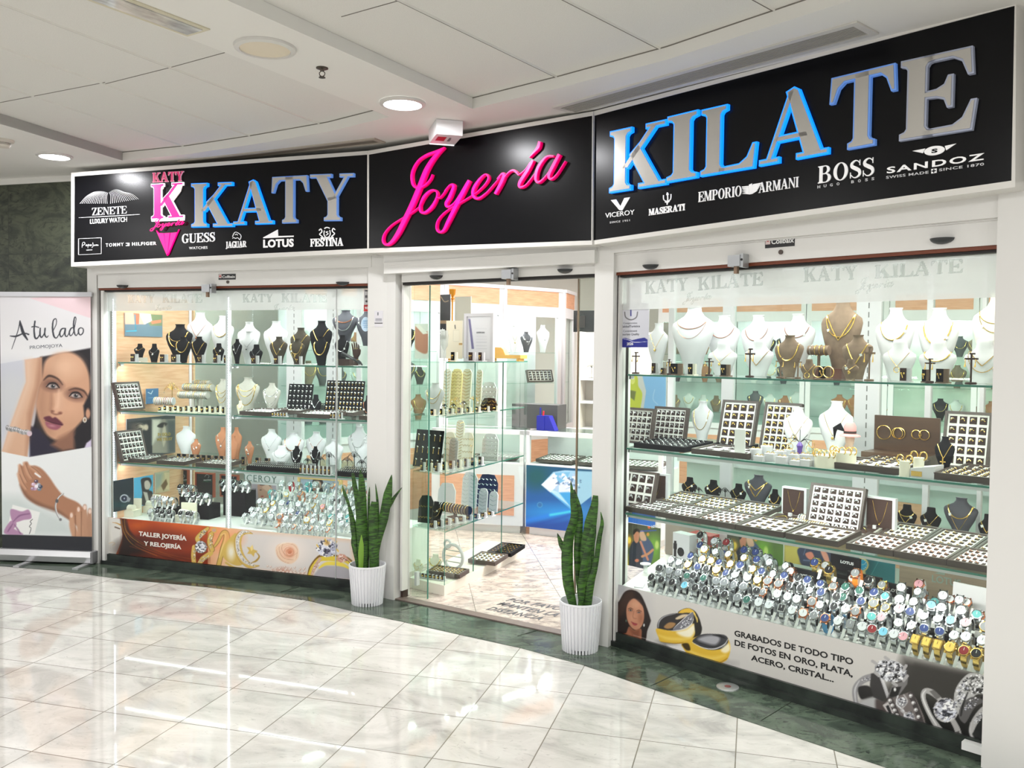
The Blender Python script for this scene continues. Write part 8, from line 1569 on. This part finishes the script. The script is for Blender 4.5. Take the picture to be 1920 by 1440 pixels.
# things standing on top
def vposter(name,label,k,x0,x1,y0,y1,w0,base,paint=None,frame=None,words=()):return poster(FM,name,label,px(k,x0,y0),px(k,x1,y1),w0,base,paint,k,frame=frame,words=words)
vposter('framed_certificate','white-framed certificate leaning on top of the entrance cabinet','g',1025,1315,745,1262, .62,(236,236,240),lambda c:(c.poly([(1035,770),(1060,775),(1105,1140),(1075,1140)],(96,90,140),3, .8),[c.line([(1130,y),(1260,y)],4,(190,192,200),1, .8)for y in(890,990,1020,1060,1100,1140)]),(WHITEL, .022),(('CERTIFICADO',(1135,950),(1235,950),(1135,930),GREYI,0),))
vposter('paper_sign','cream paper tent sign on top of the entrance cabinet','g',765,960,795,1262, .5,(238,228,206),lambda c:(c.line([(870,850),(875,890)],12,(80,76,72),2),c.poly([(850,910),(925,910),(925,1050),(850,1050)],(214,208,190),1),c.poly([(853,913),(922,913),(922,1047),(853,1047)],(240,232,212),1),c.poly([(920,1070),(970,1070),(970,1092),(920,1092)],(190,150,90),1)))
vposter('frame_back','grey back of a picture frame standing behind the certificate','g',870,1060,500,1255, .95,(190,186,170));vposter('dark_bag','black quilted panel with a chain behind the paper sign','g',690,808,475,1255, .92,(30,26,24),lambda c:(c.poly([(690,790),(808,790),(808,830),(690,830)],(150,120,90),2),c.line([(700,500),(740,560),(790,550)],8,(180,150,110),2,1,True),c.poly([(690,830),(812,830),(812,1020),(690,1020)],(32,28,34),2),c.poly([(690,1020),(812,1020),(812,1262),(690,1262)],(220,220,216),2)),words=(('sta',(560+130,962),(712+40,962),(700,870),TAG, .03),))
vposter('skin_poster','small poster of a bare shoulder at the left end of the entrance cabinet top','g',378,538,832,1262, .36,(206,216,206),lambda c:(c.poly([(390,850),(470,940),(540,940),(530,1190),(400,1150),(378,1050)],(176,122,96),8,1,True),c.poly([(378,850),(430,840),(540,950),(480,960)],(222,226,214),4)))
u,z=FM.hit(*px('g',780,500), .9);t=thing('brass_goblet','small brass goblet above the dark quilted panel','goblet',FM.W(u, .96,ZS[VT]),FM.ang);H_=FM.hit(*px('g',780,410), .96)[1]-ZS[VT]
MB().lathe([(.03,0),(.03, .01),(.006, .02),(.006,H_- .08),(.022,H_- .075),(.006,H_- .06),(.022,H_- .04),(.026,H_),(.022,H_- .004)],20).obj('body',mat('brass',(206,140,50), .3, .9),t,smooth=True)
u,z=FM.hit(*px('g',740,1200), .42);t=thing('stemmed_glass','clear stemmed glass beside the paper sign','glass',FM.W(u, .42,ZS[VT]),FM.ang);MB().lathe([(.03,0),(.004, .006),(.004, .07),(.026, .11),(.030, .17),(.024, .21)],20,cap=False).obj('bowl',ACRYL,t,smooth=True)
u,_=FM.hit(*px('g',1470,1200), .95);t=thing('gold_tray_stand','gold bench-shaped display on top of the entrance cabinet','display stand',FM.W(u, .95,ZS[VT]),FM.ang);MUS=mat('mustard_leather',(222,178,92), .5);MB().box(-.13, .17,-.04, .05, .02, .045).obj('seat',MUS,t);MB().poly([(-.13, .045),(.02, .045),(.0, .085),(-.02, .10),(-.13, .10)],-.01, .04).obj('back',MUS,t);MB().box(-.11,-.09,-.03, .04,0, .02).obj('foot',MUS,t);MB().box(.13, .15,-.03, .04,0, .02).obj('foot',MUS,t)
for x_,y_,w0 in((860,1060, .36),(1080,1140, .45),(1195,1110, .5)):card(FM,VT,'g',x_,y_,1250,90,w0,'c' if x_<1000 else 'w')
# ------------------------------------------------------------------ wall cabinets, counters and other fittings of the shop
def cabinet(F,u0,u1,label,w0=0.0,zt_=2.26,fascia=True,shelves=(1.29,1.61, .95),dp=.45):
    t=thing('display_cabinet',label,'cabinet',F.W(u0,w0, .006),F.ang,'wall cabinets of the shop');W_=u1-u0
    m=MB();m.box(0,W_, .02,dp,0, .80);m.obj('base',WHITEL,t)
    m=MB();m.box(.0, .05,0, .05,0,zt_);m.box(W_- .05,W_,0, .05,0,zt_);m.box(.05,W_- .05,0, .04,1.99,2.10);m.box(.05,W_- .05,0, .04, .78, .84);m.box(-.0,W_,-.015,dp,zt_,zt_+ .035);m.box(0,W_,dp- .02,dp, .8,zt_);m.obj('frame',WHITEL,t)
    if fascia:MB().box(.05,W_- .05,-.004, .02,2.10,zt_).obj('fascia',WOODH,t)
    for z in shelves:MB().box(.02,W_- .02, .05,dp- .03,z,z+ .008).obj('shelf',SHELFG,t)
    MB().box(.05,W_- .05, .015, .02, .84,1.99).obj('door_glass',GLASS,t);MB().box(.08,W_- .08, .016, .022, .12, .70).obj('base_panel',WOODH,t);area('cabinet_fill_light',F.W((u0+u1)/2,w0+ .2,2.08),(0,0,F.ang),W_* .7, .15,5)  # area light is an added fill to brighten the cabinet inside, no real fitting
FC=Facet((-1.83,7.56),(.53,9.45))
for i,(a,b_)in enumerate(((0, .75),(.75,1.5),(1.5,2.22),(2.22,3.02))):cabinet(FC,a+ .002,b_- .002,['white wall cabinet behind the left window, left one','white wall cabinet behind the left window, right one','white wall cabinet behind the certificate on the entrance cabinet','white wall cabinet with necklace busts above the counter'][i])
FC2=Facet((.56,9.46),(.72,10.0));cabinet(FC2, .01, .5,'narrow angled end of the wall cabinets beside the black unit',dp=.08)
FC3=Facet((1.7,10.3),(6.2,8.1))
for i in range(6):cabinet(FC3,i* .83,i* .83+ .82,'white wall cabinet far behind the right window, %s from left'%ORD[i])
CB='cabinet above the counter';ZS[CB]=1.625
for x_,c_,nk,y_ in((150,'w','Gthin:drop:v:.4',850),(310,'G','Schain:::.5|Schain::v:.35',930),(515,'w','Sthin:drop:v:.5',848)):B(FC,CB,'h',x_,y_,150, .2,c_,nk)
ZS['lower shelf of cabinet above the counter']=1.305;tray_up(FC,'lower shelf of cabinet above the counter','j',195,490,155, .12,6,4,'upright ring tray in the wall cabinet above the counter',mt='S',rs=1.6)
for j,(F_,u_,n_)in enumerate(((FC, .4,4),(FC,1.1,4),(FC3, .4,4),(FC3,1.3,4),(FC3,2.2,4),(FC3,3.2,4))):
    for z in(1.625,1.305, .965):
        for i in range(n_):
            uu=u_- .22+i* .16+rnd.uniform(-.02, .02);H_=rnd.uniform(.15, .26);P=SHORT if H_< .2 else TALL;q=F_.W(uu, .2,z);c_=rnd.choice('wwkGbt');t=empty('necklace_bust',q,F_.ang);bust_mesh(P,H_* .75,H_).obj('display_bust',BC[c_][0],t,smooth=True);chain_mesh(chain_path(P,H_* .75,H_, .75, .4, .34,False,14),'thick',None).obj('necklace_chain',GOLD,t);reg(t,'background '+BC[c_][1],'neck bust','bust','%s cabinet shelf behind %s window'%({1.625:'top',1.305:'middle', .965:'low'}[z],'left' if F_ is FC else 'right'),prj(q)[0])
def counter(F,L_,label,poster_=None,wood=False,dp=.5,trays=3):
    t=thing('glass_counter',label,'counter',F.W(0,0, .006),F.ang,'counters of the shop');m=MB();m.box(.03,L_- .03, .03,dp,0, .07);m.box(0,L_,0,dp, .07, .63);m.box(0, .035,0, .035, .63, .92);m.box(L_- .035,L_,0, .035, .63, .92);m.box(0,L_,0, .04, .885, .925);m.box(0,L_,dp- .03,dp, .63, .925);m.obj('body',WHITEL,t)
    MB().box(0,L_, .04,dp, .915, .923).obj('glass_top',SHELFG,t);MB().box(.035,L_- .035, .012, .018, .64, .885).obj('front_glass',GLASS,t)
    if wood:MB().box(.08,L_- .08,-.004,0, .16, .52).obj('wood_panel',WOODH,t)
    for i in range(trays):tray(F,'c', .06+i*(L_- .1)/trays, .08, .672,(L_- .14)/trays- .02,dp- .18,7,5,3,words='flat ring tray, %s from left, inside %s'%(ORD[i],'left wood-panelled counter' if wood else 'counter with the blue poster'),mt='S',fill=.7,rs=1.2)
    return t
q0,q1=at(984,1003)[:2],at(1062,1012)[:2];FK=Facet(q0,q1);counter(FK,1.25,'glass counter with a blue diamond poster on its front')
def pdm(c):
    c.grad((330,40),(22,74,110),(330,500),(24,96,190));c.ell(400,130,90,80,(20,80,80),50, .8);c.ell(560,380,260,50,(40,150,220),40, .7);c.line([(330,440),(640,370)],26,(30,120,220),16, .8);c.line([(330,490),(640,400)],22,(20,70,160),14, .8);c.line([(500,400),(640,376)],14,(70,210,220),8, .9);c.poly([(330,470),(640,430),(640,520),(330,520)],(18,60,140),20, .7)
    c.poly([(436,185),(520,95),(600,82),(860,95),(840,230),(660,370),(560,290)],(150,190,220),3);c.poly([(436,185),(530,100),(560,180),(500,240)],(222,226,238),3);c.poly([(530,100),(640,95),(610,160),(560,180)],(110,170,210),3);c.poly([(560,180),(640,130),(660,230),(560,240)],(206,214,232),3);c.poly([(500,240),(660,240),(650,360)],(60,150,210),4);c.poly([(470,210),(560,240),(650,350)],(190,220,232),3, .8);c.sparkle(600,170,130,60,40,31,((240,244,250),(90,120,160),(170,190,220)));c.ell(425,328,20,20,(90,150,190),3, .8);c.ell(425,328,15,15,(40,100,160),3)
(ua,za)=FK.hit(*px('l',330,44),-.006);(_,zb_)=FK.hit(*px('l',330,482),-.006);c=Canvas(FK,ua,1.2,zb_,za,-.006, .006,(24,90,160)).z('l');pdm(c);t=thing('diamond_poster','blue poster of a large cut diamond on the counter front','poster',FK.W(ua,-.006,zb_),FK.ang);c.obj('printed_sheet',t, .4)
FK2=Facet((-.72,7.95),(q0[0]- .02,q0[1]+ .01));counter(FK2,FK2.len,'glass counter with wood panels to the left of the blue poster',wood=True,trays=2,dp=.34)
u,_=FK.hit(*px('j',400,800), .15);t=thing('gift_bag','deep blue paper bag box on the counter','bag',FK.W(u, .15, .93),FK.ang);NB=mat('deep_blue_card',(30,34,140), .4);MB().box(-.075, .0,-.04, .05,0, .13).obj('box',NB,t);MB().poly([(0,0),(.10,0),(.04, .13),(0, .13)],-.035, .05).obj('flap',NB,t);MB().tube([(-.03,0, .12),(-.025, .0, .17)], .008,6).obj('red_pen',mat('red_pen',(200,30,40), .4),t);MB().box(-.06,-.05,-.01, .0, .13, .20).obj('pen',NB,t)
box_thing(FK,'office_machine','dark grey office machine behind the blue bag on the counter','machine',u- .16, .34, .93, .46, .2, .22,mat('machine_grey',(70,70,70), .5),part='housing')
q=at(1098,600,1.95);D_=8.7;q=CP+ray(1100,600)*(D_/ray(1100,600)[1]);t=thing('black_wall_unit','black wall unit high up beside the angled wall cabinet','wall unit',(q[0]- .13,q[1],1.83),-.4);MB().box(0, .55,0, .3,0, .21).obj('housing',mat('gloss_black',(24,22,24), .25),t);MB().box(.03, .12,-.01,0, .04, .16).obj('grille',DARK,t)
FU=Facet((q[0]- .12,q[1]- .35),(q[0]+ .6,q[1]- .55));t=thing('shelf_unit','pale shelf unit seen through the right edge of the entrance','shelf',FU.W(0,0, .006),FU.ang)
m=MB();m.box(0, .04,0, .3,0,1.82);m.box(.7, .74,0, .3,0,1.82);m.box(.04, .7, .28, .3,0,1.82);m.box(.04, .7,0, .3,0, .06);m.obj('frame',mat('pale_frame',(222,214,204), .5),t);[MB().box(.04, .7,0, .28,z,z+ .02).obj('shelf',WHITEL,t)for z in(.35, .62, .88,1.14,1.36)]
ZS['shelf unit at right of entrance']=1.386;tree(FU,'shelf unit at right of entrance','j',935,70, .1,6,STEELDK,'grey wire')
box_thing(FU,'pink_purse','small pink purse on the shelf unit','purse', .30, .1,1.386, .08, .05, .07,mat('pink_leather',(224,60,110), .5));box_thing(FU,'yellow_bowl','yellow crumpled bowl on the shelf unit','bowl', .26, .12, .906, .12, .08, .06,mat('yellow_plastic',(236,226,110), .5));box_thing(FU,'coral_box','coral coloured box on the shelf unit','box', .30, .1,1.166, .12, .06, .05,mat('coral',(226,120,96), .5))
# sliding glass door leaf standing open at the right of the entrance
u0,_=FM.hit(1081,900, .07);t=thing('sliding_door','open glass door leaf with a thin brown edge at the right of the entrance','door',FM.W(u0, .07, .008),FM.ang);MB().box(0,1.56-u0,0, .01,0,2.04).obj('pane',GLASS,t);MB().box(-.008,0,-.002, .012,0,2.04).obj('edge_strip',mat('brown_strip',(136,116,96), .5),t)
u0,_=FM.hit(803,560, .30);MB()
t=thing('door_leaf_left','narrow glass leaf with an aluminium edge at the left of the entrance','door',FM.W(.175, .075, .008),FM.ang);t.name='glass_door_leaf';MB().box(0, .13,0, .01,0,2.04).obj('pane',GLASS,t);MB().box(.13, .133,-.001, .011,0,2.04).obj('edge_strip',GEDGE,t)
u0,_=FM.hit(1088,1130, .10);box_thing(FM,'black_bin','black box on the floor behind the right snake plant','bin',u0, .14, .006, .14, .1, .19,mat('matt_black',(26,24,26), .6))
box_thing(FM,'hinge_box','small white hinge box at the foot of the entrance cabinet','hinge', .182, .12, .07, .02, .03, .09,WHITEL)
# display table behind the right window
FT=Facet(FR.W(-.6,1.45)[:2],FR.W(2.6,1.45)[:2]);t=thing('display_table','long white display table behind the right window','table',FT.W(0,0, .006),FT.ang);MB().box(0,3.2,0, .6, .85, .90).obj('table_top',WHITEL,t);MB().box(.05,3.15, .05, .55,0, .85).obj('base',mat('pale_green_grey',(196,206,200), .5),t);MB().box(.9,1.7, .045, .05, .35, .75).obj('wood_panel',WOODH,t);MB().box(2.1,2.7, .045, .05, .35, .75).obj('wood_panel',WOODH,t)
for i in range(6):tray(FT,'c', .3+i* .42, .08, .933, .38, .34,6,4,3,words='flat white tray, %s from left, on table behind right window'%ORD[i],mt='S',fill=.3)
place_rings()
word_labels()
if REST.v:
    o=REST.obj('rings_in_far_trays',[GOLD,SILVER]);tag(o,'many more small rings set in the remaining trays of both windows','rings',kind='stuff')
